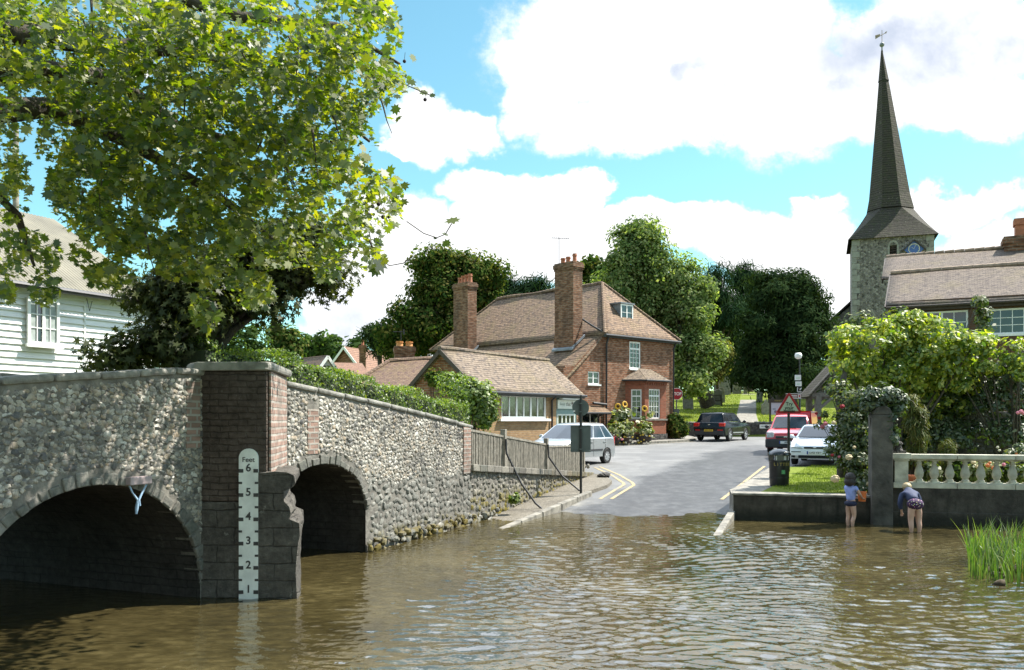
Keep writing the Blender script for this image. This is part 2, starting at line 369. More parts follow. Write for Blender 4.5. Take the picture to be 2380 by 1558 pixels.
M['oak'] = plain('weathered_oak', (.13, .115, .10), .8, .35, 6., bmp=.4)
M['coping'] = plain('cement_coping', (.22, .21, .185), .85, .5, 5., bmp=.7)
M['mortar'] = plain('mortar', (.15, .138, .118), .9, .5, 6., bmp=.6)
M['flint'] = stonemat('flint_stones', [(.055, .052, .05), (.10, .095, .088), (.19, .178, .158), (.28, .26, .225), (.42, .39, .335), (.31, .24, .165), (.50, .47, .41), (.62, .59, .53)], .5, stain=.3)
M['rag'] = stonemat('rag_stones', [(.13, .127, .112), (.2, .195, .172), (.27, .26, .23), (.16, .16, .14), (.33, .315, .28)], .85, moss=(.12, .5, (.11, .085, .02)), stain=.7)
M['cobble'] = stonemat('low_wall_stones', [(.11, .10, .085), (.19, .175, .15), (.26, .24, .2), (.13, .13, .11), (.21, .18, .13)], .85, moss=(.25, .8, (.15, .12, .02)), stain=.5)
M['vouss'] = stonemat('arch_stones', [(.15, .145, .125), (.21, .20, .175), (.13, .13, .11), (.18, .17, .15)], .85, stain=.5)
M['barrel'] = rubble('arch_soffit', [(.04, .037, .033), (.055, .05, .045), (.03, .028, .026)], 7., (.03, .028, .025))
M['flintwall'] = rubble('tower_flint', [(.10, .088, .082), (.21, .187, .174), (.32, .288, .265), (.06, .053, .05)], 5., (.19, .17, .155), stain=.3)
M['ashlar'] = plain('quoin_stone', (.25, .24, .215), .85, .25, 3., bmp=.4)
M['dkstone'] = rubble('wall_flint_dark', [(.06, .056, .05), (.11, .10, .095), (.04, .04, .04), (.15, .145, .135)], 6.5, (.08, .075, .07), stain=.5)
M['grave'] = plain('gravestone', (.20, .19, .165), .85, .4, 5., bmp=.4)
M['concrete'] = plain('concrete', (.20, .185, .155), .85, .5, 5., bmp=.6)
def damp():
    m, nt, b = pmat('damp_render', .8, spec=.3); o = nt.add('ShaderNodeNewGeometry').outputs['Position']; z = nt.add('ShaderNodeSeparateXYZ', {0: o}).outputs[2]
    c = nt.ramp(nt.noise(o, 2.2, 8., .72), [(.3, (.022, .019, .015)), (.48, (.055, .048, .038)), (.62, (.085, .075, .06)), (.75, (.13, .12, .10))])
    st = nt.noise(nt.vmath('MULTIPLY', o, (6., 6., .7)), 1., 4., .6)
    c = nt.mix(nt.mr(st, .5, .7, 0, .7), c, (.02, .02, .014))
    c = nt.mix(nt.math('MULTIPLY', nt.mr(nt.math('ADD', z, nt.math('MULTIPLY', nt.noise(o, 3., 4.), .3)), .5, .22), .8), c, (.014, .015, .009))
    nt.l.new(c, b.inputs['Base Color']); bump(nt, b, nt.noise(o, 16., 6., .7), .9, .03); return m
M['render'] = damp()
M['pillar'] = plain('pillar_render', (.078, .071, .06), .88, .6, 3., bmp=1.)
M['recon'] = plain('cast_stone', (.45, .43, .34), .75, .35, 4., bmp=.4)
M['paving'] = brick('paving_slabs', (.30, .28, .25), (.26, .25, .22), (.14, .13, .12), bw=.6, rh=.6, ms=.02, dirtamt=.3, bmp=.4)
M['chrome'] = plain('bright_metal', (.6, .6, .62), .2, .1, 5., metal=1.)
M['tyre'] = plain('tyre_rubber', (.012, .012, .012), .8, .3, 20.)
M['signgrey'] = plain('sign_back_grey', (.085, .105, .095), .55, .2, 5.)
M['signred'] = plain('sign_red', (.33, .012, .02), .35, .12, 5.)
def worn_paint():
    m, nt, b = pmat('road_yellow', .8, spec=.2); o = obj(nt)
    nt.l.new(nt.mix(nt.mr(nt.noise(o, 9., 5., .75), .46, .6), (.36, .28, .14), (.2, .195, .185)), b.inputs['Base Color']); return m
M['yellow'] = worn_paint()
M['plate_y'] = plain('yellow_plate', (.62, .42, .03), .4, .1, 5.)
M['lampred'] = plain('tail_lamp', (.5, .012, .015), .12, .2, 9., spec=.8)
M['lampclr'] = plain('head_lamp', (.5, .53, .55), .1, .3, 12., spec=.8)
M['carglass'] = plain('car_glass', (.012, .018, .024), .05, .8, 1.6, spec=.6)
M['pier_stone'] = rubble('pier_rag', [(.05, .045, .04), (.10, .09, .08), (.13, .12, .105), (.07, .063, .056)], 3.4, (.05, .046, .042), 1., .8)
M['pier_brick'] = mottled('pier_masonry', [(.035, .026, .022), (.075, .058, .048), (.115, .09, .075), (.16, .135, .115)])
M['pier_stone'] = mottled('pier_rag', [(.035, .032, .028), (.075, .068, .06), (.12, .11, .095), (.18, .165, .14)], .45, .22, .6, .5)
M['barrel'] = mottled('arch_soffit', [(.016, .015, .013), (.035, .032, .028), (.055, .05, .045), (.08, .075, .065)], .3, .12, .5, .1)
M['cable'] = plain('cable_sheath', (.008, .008, .009), .95, .1, spec=.0)
M['rope'] = plain('blue_rope', (.32, .45, .6), .8, .2, 10.)
# ------------------------------------------------------------ ground, water, roads
def zr(y): return float(np.interp(y, [5, 14, 20.3, 24, 31, 38, 48, 55.4, 56.2, 90, 140, 300, 900], [-.75, -.32, 0, .22, .6, .8, 1.0, 1.12, 1.95, 4.9, 7., 9., 12.]))
P0 = Vector((-4.9, 8.16, 0)); BU = Vector((.3626, .932, 0)); BN = Vector((.932, -.3626, 0))
def BP(s, off, z): return P0+BU*s+BN*off+Vector((0, 0, z))           # bridge frame: along, towards the stream, up
def sdist(x, y): return (x-P0.x)*BN.x+(y-P0.y)*BN.y
def sal(x, y): return (x-P0.x)*BU.x+(y-P0.y)*BU.y
def deckz(s): return float(np.interp(s, [-8, -2, 1, 4, 11, 16, 20.5], [1.0, 1.65, 1.85, 1.85, 1.2, .75, .5]))
def wally(x): return 19.1-.2577*(x-4.95)                             # face of the right river wall
def gz(x, y):
    sd = sdist(x, y)
    if y > 56: return zr(y)
    if sd > -.75 and sal(x, y) < 20.3: sd = max(sd, .01)
    if sd > 0:
        if x > 4.4+.36*(y-20.7) and y < 34:
            return -.7 if x < 29 else .6
        return zr(y)-(.15 if y < 25 else .03)
    if sd > -3.9: return -.75 if y < 17.2 else deckz(sal(x, y))-.06
    return -.75 if y < 13.5 else (.85 if y < 30 else max(.7, zr(y)-.03))
def grid(xs, ys, zf):
    mb = MB(); nx = len(xs)
    mb.v = [(x, y, zf(x, y)) for y in ys for x in xs]
    mb.f = [(j*nx+i, j*nx+i+1, (j+1)*nx+i+1, (j+1)*nx+i) for j in range(len(ys)-1) for i in range(nx-1)]; mb.m = [0]*len(mb.f); return mb
def ground_mat():
    m, nt, b = pmat('turf_ground', .95, spec=.1); o = obj(nt)
    c = nt.ramp(nt.noise(o, .25, 6., .6), [(.3, (.10, .14, .022)), (.5, (.155, .195, .03)), (.7, (.20, .225, .04))])
    c = nt.mix(nt.mr(nt.noise(o, 14., 4., .7), .45, .7, 0, .45), c, (.05, .085, .012))
    nt.l.new(c, b.inputs['Base Color']); bump(nt, b, nt.noise(o, 30., 4.), .8, .05); return m
M['turf'] = ground_mat()
def lin(a, b, n): return [a+(b-a)*i/n for i in range(n+1)]
xs = lin(-400, -40, 12)+lin(-37, 45, 150)+lin(48, 400, 12); ys = lin(-12, 12, 8)+lin(12.5, 60, 110)+lin(61, 140, 40)+lin(150, 900, 20)
tag(grid(xs, ys, gz).build('ground', M['turf'], smooth=30), 'green turf and earth of the riverbank, churchyard and land behind the village', 'ground', kind='structure')

def water_mat():
    m, nt, b = pmat('river_water', .03, spec=.5); b.inputs['IOR'].default_value = 1.95
    o = nt.add('ShaderNodeNewGeometry').outputs['Position']
    n1 = nt.noise(o, .5, 5., .6); n2 = nt.noise(nt.vmath('MULTIPLY', o, (1, 1.6, 1)), 5., 5., .7)
    c = nt.ramp(nt.math('ADD', nt.math('MULTIPLY', n1, .5), nt.math('MULTIPLY', n2, .5)), [(.36, (.023, .0185, .008)), (.5, (.05, .040, .016)), (.62, (.092, .074, .032))])
    nt.l.new(c, b.inputs['Base Color'])
    r9 = nt.noise(o, 13., 2., .5)
    bump(nt, b, r9, 1., .004); return m
    rot = nt.add('ShaderNodeMapping', {0: o, 2: (0, 0, R(-12)), 3: (1, 1.35, 1)}).outputs[0]
    r1 = nt.noise(rot, 2.6, 2., .5); r2 = nt.noise(rot, 6.5, 2., .5); r3 = nt.noise(rot, 17., 2., .5)
    calm = nt.mr(nt.noise(o, .28, 2.), .35, .62, .45, 1.)
    h = nt.math('ADD', nt.math('MULTIPLY', r1, 1.), nt.math('ADD', nt.math('MULTIPLY', r2, .42), nt.math('MULTIPLY', r3, .10)))
    bump(nt, b, nt.math('MULTIPLY', h, calm), 1., .085); return m
M['water'] = water_mat()
def waves(X, Y):
    rg = np.random.default_rng(3); Z = np.zeros_like(X)
    wx = X+.25*np.sin(Y*1.1+X*.4)+.12*np.sin(X*2.3-Y*1.7); wy = Y+.22*np.sin(X*1.3-.5*Y)+.1*np.sin(2.1*Y+1.9*X)
    for k in range(46):
        l = float(np.exp(rg.uniform(math.log(.075), math.log(.34)))); th = rg.normal(1.45, .62); ph = rg.uniform(0, 6.28)
        Z += .0058*l*np.sin((wx*math.cos(th)+wy*math.sin(th))*6.283/l+ph)*(.6+.8*np.sin(X*rg.uniform(.3, 1.1)+Y*rg.uniform(.3, 1.1)+ph))
    calm = .35+.65/(1+np.exp(-(X*.9+Y*.1+1.2)*1.1)); calm *= .45+.55/(1+np.exp((Y-17.2)*1.2))
    Z = Z*calm
    for (cx, cy) in ((7.08, 18.0), (7.2, 17.98), (7.9, 16.9), (8.05, 16.92), (-2.95, 10.6)):
        r = np.hypot(X-cx, Y-cy); Z += .005*np.sin(r*34)*np.exp(-r/.28)
    return Z
gx_ = np.linspace(-9, 13, 520); gy_ = np.concatenate([np.linspace(3.6, 12, 330), np.linspace(12.02, 23, 250)]); GX, GY = np.meshgrid(gx_, gy_); GZ = waves(GX, GY)
fade = np.clip((GX+9)/1., 0, 1)*np.clip((13-GX)/1., 0, 1)*np.clip((GY-3.6)/.6, 0, 1)*np.clip((23-GY)/1., 0, 1); GZ *= fade
wm = MB(); wm.v = list(map(tuple, np.stack([GX, GY, GZ], -1).reshape(-1, 3))); nx_ = len(gx_)
wm.f = [(j*nx_+i, j*nx_+i+1, (j+1)*nx_+i+1, (j+1)*nx_+i) for j in range(len(gy_)-1) for i in range(nx_-1)]; wm.m = [0]*len(wm.f)
wm.quad((-60, -25, 0), (60, -25, 0), (60, 3.6, 0), (-60, 3.6, 0)); wm.quad((-60, 3.6, 0), (-9, 3.6, 0), (-9, 23, 0), (-60, 23, 0)); wm.quad((13, 3.6, 0), (60, 3.6, 0), (60, 23, 0), (13, 23, 0))
tag(wm.build('water', M['water'], smooth=180, uv=False), 'shallow brown river rippling over the ford', 'river', kind='structure')

def asphalt():
    m, nt, b = pmat('asphalt', .85, spec=.3); o = nt.add('ShaderNodeNewGeometry').outputs['Position']; sp = nt.add('ShaderNodeSeparateXYZ', {0: o}).outputs
    ax = nt.math('SUBTRACT', sp[0], nt.math('ADD', nt.math('MULTIPLY', sp[1], .42), -5.1))      # distance across the ford lane
    pat = nt.add('ShaderNodeSeparateColor', {0: nt.add('ShaderNodeTexVoronoi', {'Vector': nt.vmath('ADD', o, nt.vmath('MULTIPLY', nt.noise(o, 1.5, 3., out=1), (.8, .8, 0))), 'Scale': .32}).outputs['Color']}).outputs[0]
    wob = nt.math('MULTIPLY', nt.math('SUBTRACT', nt.noise(o, .55, 5., .6), .5), 3.2)
    wet = nt.math('MULTIPLY', nt.mr(nt.math('ABSOLUTE', nt.math('ADD', ax, wob)), 2.6, 1.4), nt.mr(nt.math('ADD', sp[1], nt.math('MULTIPLY', wob, 2.)), 47., 36.))
    wet = nt.math('MAXIMUM', wet, nt.mr(nt.math('ADD', sp[1], wob), 22.5, 20.))
    c = nt.mix(nt.mr(nt.noise(o, .8, 5., .6), .35, .7), (.145, .145, .143), (.205, .204, .2))
    c = nt.mix(nt.mr(pat, .55, .6, 0, .4), c, (.12, .122, .125))
    c = nt.mix(nt.mr(nt.noise(o, 26., 3., .8), .45, .8, 0, .6), c, (.12, .12, .12))
    c = nt.mix(nt.math('MULTIPLY', nt.mr(sp[1], 22.6, 21.2), nt.mr(nt.noise(o, 2.2, 4., .6), .4, .6)), c, (.33, .31, .27))
    wc = nt.mix(nt.mr(nt.noise(o, 3., 6., .7), .4, .7), (.052, .052, .053), (.10, .10, .10))
    nt.l.new(nt.mix(wet, c, wc), b.inputs['Base Color'])
    nt.l.new(nt.mr(wet, 0, 1, .9, .42), b.inputs['Roughness'])
    bump(nt, b, nt.noise(o, 55., 4., .7), .6, .012); return m
M['asphalt'] = asphalt()
def roadz(x, y): return zr(y)+.012-.0012*0
rx = lin(-12, 0, 12)+lin(.2, 7, 34)+lin(8, 34, 26); ry = lin(14, 18, 6)+lin(18.2, 23, 24)+lin(23.6, 55.2, 54)
def rz(x, y):
    if sdist(x, y) < -.05: return max(zr(y)+.012, deckz(sal(x, y))-.3) if sal(x, y) > 19.5 else -.9
    sh_ = math.exp(-((y-20.4)/1.3)**2)*(.02*math.sin(2.1*x+.7*y)+.014*math.sin(5.3*x-2.2*y)+.012*math.sin(9.1*x+3*y))
    return zr(y)+.012+sh_
tag(grid(rx, ry, rz).build('road', M['asphalt'], smooth=60), 'grey asphalt street and wet lane running down into the ford', 'road', kind='structure')

M['gravel'] = rubble('gravelly_paving', [(.18, .16, .125), (.25, .225, .185), (.14, .125, .1)], 22., (.14, .125, .1), .5, .5)
def near_kerb(t):                                                    # edge of the ford lane, river end to street corner
    pts = [(-.6, 16.6), (.14, 18.5), (2.1, 23.1), (3.15, 25.4), (3.0, 27.2)]
    return pts
pk = [BP(9.5, -.05, 0), BP(20.5, -.05, 0)]
pv = MB(); poly = [(pk[0].x, pk[0].y), (.05, 18.5), (1.1, 20.9), (2.0, 23.1), (2.75, 24.6), (3.0, 25.6), (2.9, 27.3), (pk[1].x, pk[1].y)]
pv.prism(poly, -.8, lambda x, y: zr(y)+.11+(.0 if y > 20 else -.03*(20-y)))
tag(pv.build('pavement', M['gravel']), 'gravelly footway sloping into the river below the low cobble wall', 'pavement', kind='structure')
kb = MB(); kp = [(-.75, 16.2), (.14, 18.5), (1.15, 20.9), (2.1, 23.1)]
for (a, b) in zip(kp, kp[1:]):
    n = max(1, int(math.hypot(b[0]-a[0], b[1]-a[1])/.9))
    for i in range(n):
        p = [a[k]+(b[k]-a[k])*(i+.02)/n for k in (0, 1)]; q = [a[k]+(b[k]-a[k])*(i+.98)/n for k in (0, 1)]
        kb.beam((*p, zr(p[1])+.04), (*q, zr(q[1])+.04), .16, .2)
tag(kb.build('kerb', M['concrete'], bevel=.015), 'pale concrete kerb dipping under water beside the gravelly footway', 'kerb', kind='structure')
kr = MB(); kr.beam((3.62, 15.6, -.17), (4.95, 19.2, .10), .15, .2); kr.beam((4.95, 19.2, .10), (5.4, 20.6, .14), .15, .2)
tag(kr.build('kerb', M['concrete'], bevel=.02), 'stone edging of the ford ramp beside the dark river wall', 'kerb', kind='structure')
# yellow lines
yl = MB()
def line(pts, w):
    for a, b in zip(pts, pts[1:]):
        d = Vector((b[0]-a[0], b[1]-a[1], 0)).normalized(); n = Vector((-d.y, d.x, 0))*w/2
        k = max(1, int((Vector(b)-Vector(a)).length/.8))
        for i in range(k):
            p = Vector((*[a[j]+(b[j]-a[j])*i/k for j in (0, 1)], 0)); q = Vector((*[a[j]+(b[j]-a[j])*(i+1)/k for j in (0, 1)], 0))
            yl.quad(*[Vector((v.x, v.y, zr(v.y)+.02)) for v in (p-n, q-n, q+n, p+n)])
line([(2.32, 22.5), (3.32, 25.3), (3.36, 25.7), (3.25, 27.5), (2.9, 30)], .1); line([(2.62, 22.5), (3.6, 25.2), (3.64, 25.8), (3.5, 27.7), (3.1, 30.2)], .1)
line([(5.75, 22.3), (6.2, 23.3), (9.2, 30.2)], .1); line([(5.5, 22.4), (5.95, 23.4), (9.0, 30.4)], .1)
hk = [(1.9, 40.6), (4.35, 42.9), (6.35, 44.55), (9.9, 47.9), (10.75, 50), (11.1, 52.5), (11.2, 55)]
line([(x+.28, y-.3) for x, y in hk[:4]], .09)
tag(yl.build('road_markings', M['yellow']), 'worn double yellow lines at the road edges', 'road markings', kind='structure')
hp = MB(); back = [(9.9, 55), (9.4, 50.6), (2.3, 44.2), (-1, 41)]
hp.prism(hk+back, -.2, lambda x, y: zr(y)+.12)
tag(hp.build('pavement', M['paving']), 'pale pavement in front of the brick house', 'pavement', kind='structure')
for a, b in zip(hk, hk[1:]): pass
hkb = MB()
for a, b in zip(hk, hk[1:]):
    n = max(1, int(math.hypot(b[0]-a[0], b[1]-a[1])/.9))
    for i in range(n):
        p = [a[k]+(b[k]-a[k])*(i+.015)/n for k in (0, 1)]; q = [a[k]+(b[k]-a[k])*(i+.985)/n for k in (0, 1)]
        hkb.beam((*p, zr(p[1])+.06), (*q, zr(q[1])+.06), .14, .14)
tag(hkb.build('kerb', M['concrete'], bevel=.012), 'kerbstones of the pavement in front of the brick house', 'kerb', kind='structure')
# verge with footway on its road side
def vz(x, y): return float(np.interp(y, [19, 24, 29, 33], [.55, .6, .66, .72]))
vg = MB(); vg.prism([(4.95, 19.1), (5.55, 19.35), (6.45, 21.2), (9.25, 28.7), (8.75, 28.9), (5.9, 22.0), (5.25, 20.6)], -.7, lambda x, y: vz(x, y)-.02)
tag(vg.build('pavement', M['concrete']), 'narrow pale footway between the right lane edge and the grass verge', 'pavement', kind='structure')
gl = MB(); gl.prism([(5.55, 19.36), (6.6, 19.0), (8.5, 18.5), (13.5, 17.15), (30, 12.9), (30, 27), (13.4, 29.3), (9.25, 28.7), (6.45, 21.2)], -.7, vz)
tag(gl.build('grass_verge', M['turf']), 'small mown grass verge behind the dark river wall', 'grass verge', kind='structure')
pp = MB(); pth = [(V(1733, 975, 57).x, 56.5), (V(1735, 950, 64).x, 64), (V(1738, 930, 76).x, 76), (V(1740, 916, 92).x, 92)]
for a, b in zip(pth, pth[1:]): pp.quad((a[0]-.72, a[1], zr(a[1])+.03), (a[0]+.72, a[1], zr(a[1])+.03), (b[0]+.72, b[1], zr(b[1])+.03), (b[0]-.72, b[1], zr(b[1])+.03))
tag(pp.build('path', M['concrete']), 'grey path climbing through the churchyard', 'path', kind='structure')

# ------------------------------------------------------------ stone bridge
br = thing('stone_bridge', 'old humpback stone bridge with flint walls and two arches over the river', 'bridge', BP(3, -2, 0))
def topz(s): return float(np.interp(s, [-8, 0, 2.5, 4.6, 8, 11.1], [2.05, 2.64, 2.88, 2.80, 2.47, 2.12]))
ARCH = [(1.13, 1.6, .13, 1.40), (5.41, 1.29, .72, .83)]              # centre, half width, springing, rise
def archz(s):
    for c, a, sp, r in ARCH:
        if abs(s-c) < a: return sp+r*math.sqrt(max(0, 1-((s-c)/a)**2))
    return None
SB = -8.
def slab_wall(mb, off0, off1, top):
    ss = sorted(set([SB+i*.25 for i in range(77) if SB+i*.25 <= 11.0]+[11.0]+[c+a*math.sin(R(t)) for c, a, _, _ in ARCH for t in range(-90, 91, 9)]))
    for a, b in zip(ss, ss[1:]):
        if b-a < 1e-5: continue
        m = (a+b)/2; op = archz(m) is not None
        za, zb = ((archz(a) or next(sp for c, w, sp, r in ARCH if abs(abs(a-c)-w) < 1e-3)) if op else -.8), ((archz(b) or next(sp for c, w, sp, r in ARCH if abs(abs(b-c)-w) < 1e-3)) if op else -.8)
        ta, tb = top(a), top(b)
        mb.quad(BP(a, off0, za), BP(b, off0, zb), BP(b, off0, tb), BP(a, off0, ta))
        mb.quad(BP(b, off1, zb), BP(a, off1, za), BP(a, off1, ta), BP(b, off1, tb))
        mb.quad(BP(a, off0, ta), BP(b, off0, tb), BP(b, off1, tb), BP(a, off1, ta))
    mb.quad(BP(11, off0, -.8), BP(11, off1, -.8), BP(11, off1, top(11)), BP(11, off0, top(11)))
for o0 in (0, -3.6): w1 = MB(); slab_wall(w1, o0, o0-.36, lambda s: topz(s)-.07); w1.build('spandrel_wall', M['mortar'], br)
bl = MB()
for c, a, sp, r in ARCH:
    an = [R(t) for t in range(-90, 91, 9)]
    prof = [(c-a, -.8)]+[(c+a*math.sin(t), sp+r*math.cos(t)) for t in an]+[(c+a, -.8)]
    for p, q in zip(prof, prof[1:]): bl.quad(BP(p[0], -.02, p[1]), BP(q[0], -.02, q[1]), BP(q[0], -3.94, q[1]), BP(p[0], -3.94, p[1]))
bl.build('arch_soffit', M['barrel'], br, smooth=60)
dk = MB(); ds = lin(-8, 20.5, 40)
for a, b in zip(ds, ds[1:]): dk.quad(BP(a, -.36, deckz(a)), BP(b, -.36, deckz(b)), BP(b, -3.6, deckz(b)), BP(a, -3.6, deckz(a)))
dk.build('roadway', M['asphalt'], br)
def flints(name, s0, s1, zf0, zf1, size, dens, mat, off=0., skip=None, flat=.45, parent=br):
    mb = MB(); n = int((s1-s0)*2.2*dens); cell = size*1.35; used = {}
    for _ in range(n*7):
        s = random.uniform(s0, s1); lo, hi = zf0(s), zf1(s)
        if hi <= lo: continue
        z = random.uniform(-.1, 2.9)
        if z < lo or z > hi or (skip and skip(s, z)): continue
        k = (int(s/cell), int(z/cell)); ok = True
        for i in (-1, 0, 1):
            for j in (-1, 0, 1):
                for (a, b) in used.get((k[0]+i, k[1]+j), ()):
                    if abs(a-s) < cell*.78 and abs(b-z) < cell*.62: ok = False; break
        if not ok: continue
        used.setdefault(k, []).append((s, z))
        r = size*random.uniform(.5, .86)
        q = Matrix((BU, Vector((0, 0, 1)), BN)).transposed().to_quaternion() @ Matrix.Rotation(random.uniform(-.5, .5), 3, 'Z').to_quaternion()
        mb.ball(BP(s, off, z), (r*random.uniform(.8, 1.45), r*random.uniform(.55, .95), r*flat*random.uniform(.5, 1.1)), 7, 5, q=q, jit=.24)
    return mb.build(name, mat, parent, smooth=28, uv=False)
def clear(s):                                                          # lower limit of walling above the arch stones
    for c, a, sp, r in ARCH:
        w = a+.2
        if abs(s-c) < w: return max(sp, sp+(r+.2)*math.sqrt(max(0, 1-((s-c)/w)**2)))
    return -.15
inq = lambda s, z: (2.76 < s < 4.55) or (2.48 < s < 2.72 and 1.88 < z < 2.72) or (5.0 < s < 5.34 and 1.75 < z < 2.55) or s > 10.62
flints('flint_facing', -.6, 2.8, clear, lambda s: topz(s)-.15, .062, 460, M['flint'], skip=inq)
flints('flint_facing', 4.4, 10.7, lambda s: max(clear(s), 1.18+.12*math.sin(3*s)), lambda s: topz(s)-.14, .062, 440, M['flint'], skip=inq)
flints('flint_facing', -.6, 2.8, clear, lambda s: topz(s)-.13, .04, 420, M['flint'], off=-.002, skip=inq)
flints('flint_facing', 4.4, 10.7, lambda s: max(clear(s), 1.15), lambda s: topz(s)-.12, .038, 420, M['flint'], off=-.002, skip=inq)
flints('rag_facing', 6.7, 11.0, lambda s: max(.1, clear(s)), lambda s: 1.2+.12*math.sin(3*s), .105, 170, M['rag'], skip=lambda s, z: False, flat=.35)
flints('rag_facing', 6.7, 12.5, lambda s: -.12, lambda s: .18, .12, 120, M['rag'], off=.06, flat=.7)
for c, a, sp, r in ARCH:
    vs_ = MB(); t = -88.
    while t < 88:
        st = random.uniform(4, 7.5) if a > 1.4 else random.uniform(5, 9); t1 = min(t+st, 89); dep = random.uniform(.08, .17); ao, ai = R(t+.5), R(t1-.5)
        p = lambda an, k: (c+(a+k)*math.sin(an), sp+(r+k)*math.cos(an))
        q4 = [p(ao, 0.), p(ai, 0.), p(ai, dep), p(ao, dep)]; o = random.uniform(.0, .04)
        vs_.extr([BP(x, -.25, z) for x, z in q4], BN*(.25+o)); t = t1
    vs_.build('arch_ring', M['vouss'], br, bevel=.02)
cp = MB(); s = SB
while s < 11.05:
    l = random.uniform(.55, .9); e = min(s+l, 11.12)
    if not (s > 2.35 and e < 4.75):
        h = random.uniform(-.006, .01)
        a, b = BP(s+.008, -.18, topz(s)-.04+h), BP(e-.008, -.18, topz(e)-.04+h); cp.beam(a, b, .44, .08)
    elif cp.v: cp.build('coping', M['coping'], br, bevel=.03); cp = MB()
    s = e
cp.build('coping', M['coping'], br, bevel=.03); cp = MB()
for s in lin(SB, 10.5, 24): cp.beam(BP(s, -3.78, topz(s)-.02), BP(s+.78, -3.78, topz(s+.78)-.02), .46, .11)
cp.build('coping', M['coping'], br, bevel=.03)
# brick quoins and patches
for s_, o_, z_, w_, d_, h_ in ((10.82, -.1, 1.58, .19, .13, .5), (5.17, -.06, 2.05, .15, .072, .34), (2.6, -.06, 2.3, .12, .075, .42)):
    bq = MB(); bq.obox(BP(s_, o_, z_), BU*w_, BN*d_, (0, 0, h_)); bq.build('brick_quoin', M['brick_old'], br, bevel=.01)
# cutwater
def rough(poly, z0, z1, mat, name, jit=.0):
    mb = MB(); mb.prism(poly, z0, z1); return mb.build(name, mat, br, bevel=.03)
LW = (-3.92, 10.72); RW = (-3.29, 12.36); NO = (-3.07, 10.68)
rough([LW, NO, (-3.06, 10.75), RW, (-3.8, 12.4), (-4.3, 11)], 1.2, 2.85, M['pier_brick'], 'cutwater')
prof = [(600, 1425), (690, 1425), (691, 1385), (688, 1330), (690, 1300), (694, 1262), (698, 1245), (696, 1216), (684, 1211), (672, 1206), (677, 1194), (673, 1178), (661, 1165), (660, 1141), (677, 1135), (687, 1120), (684, 1105), (668, 1098), (640, 1096), (618, 1099), (600, 1099)]
def nose(pts, k, wob):
    return [Vector((xa(x, 10.68)+wob*math.sin(y*.3+k*3), 10.66+k, H-(y-HZ)/F_*10.68+wob*math.sin(x*.4+k*4))) for x, y in pts]
L0 = [nose(prof, k, w) for k, w in ((0, 0), (.07, .02), (.3, .025), (.7, .03), (1.2, .02), (1.6, .0))]; em = MB(); n_ = len(prof)
for k, sh_x in enumerate((0, -.008, -.05, -.13, -.25, -.34)): em.v += [tuple(p+Vector((sh_x, 0, 0))) for p in L0[k]]
for k in range(5): em.f += [(k*n_+i, k*n_+(i+1) % n_, (k+1)*n_+(i+1) % n_, (k+1)*n_+i) for i in range(n_)]
em.f += [tuple(t) for t in tessellate_polygon([L0[0]])]; em.m = [1]*(5*n_)+[0]*(len(em.f)-5*n_)
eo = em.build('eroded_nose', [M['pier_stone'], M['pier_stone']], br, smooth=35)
bmx = bmesh.new(); bmx.from_mesh(eo.data); bmesh.ops.recalc_face_normals(bmx, faces=bmx.faces); bmx.to_mesh(eo.data); bmx.free()
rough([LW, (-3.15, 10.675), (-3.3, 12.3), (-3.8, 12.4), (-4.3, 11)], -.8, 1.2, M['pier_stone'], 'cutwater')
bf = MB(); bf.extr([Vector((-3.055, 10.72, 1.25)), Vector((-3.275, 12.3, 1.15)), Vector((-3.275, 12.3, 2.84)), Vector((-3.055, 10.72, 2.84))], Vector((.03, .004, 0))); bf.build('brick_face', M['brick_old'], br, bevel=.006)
rc = MB(); rc.prism([(-3.98, 10.66), (-3.03, 10.62), (-3.0, 10.78), (-3.2, 12.42), (-3.8, 12.5), (-4.2, 11)], 2.85, 2.96); rc.build('pier_cap', M['coping'], br, bevel=.04)
# hanging swing seat under the near arch
hs = thing('rope_swing', 'short wooden block with a pale blue looped rope hanging at the larger arch', 'rope', BP(1.62, .05, 1.5))
hb = MB(); hb.obox(BP(1.66, .06, 1.545), BU*.16, BN*.05, (0, 0, .045)); hb.build('wooden_block', plain('bleached_block', (.3, .24, .24), .8), hs, bevel=.01)
hr = MB(); hr.tube([BP(1.53, .06, 1.5), BP(1.57, .06, 1.42), BP(1.64, .07, 1.33), BP(1.63, .07, 1.24), BP(1.62, .07, 1.17)], [.011, .011, .013, .022, .012], 6); hr.tube([BP(1.79, .06, 1.5), BP(1.73, .06, 1.42), BP(1.65, .08, 1.33), BP(1.66, .08, 1.26)], [.011, .011, .013, .016], 6); hr.build('rope', M['rope'], hs, smooth=60)
# depth gauge
gx0, gx1, gy = -3.412, -3.170, 10.655; gcx = (gx0+gx1)/2; gw = gx1-gx0
dg_ = thing('depth_gauge', 'tall white board marked in feet on the dark bridge pier', 'depth gauge', (gcx, gy, 0))
b_ = MB(); out = [(gx0, gy, -.3), (gx1, gy, -.3)]+[(gcx+gw/2*math.cos(t), gy, 1.755+gw/2*math.sin(t)) for t in lin(0, math.pi, 14)]
b_.extr(out, (0, .03, 0)); b_.build('board', plain('gauge_white', (.68, .71, .67), .45, .2, 5.), dg_)
tk = MB()
for i in range(1, 7):
    z = .083+.303*(i-1)
    for sx in (-1, 1):
        tk.box(*(sorted((gcx+sx*gw/2, gcx+sx*(gw/2-.058)))), gy-.004, gy+.002, z-.023, z+.023)
        if i < 7: tk.box(*(sorted((gcx+sx*gw/2, gcx+sx*(gw/2-.042)))), gy-.004, gy+.002, z+.1515-.014, z+.1515+.014) if i < 6 else None
tk.build('scale_marks', M['black'], dg_)
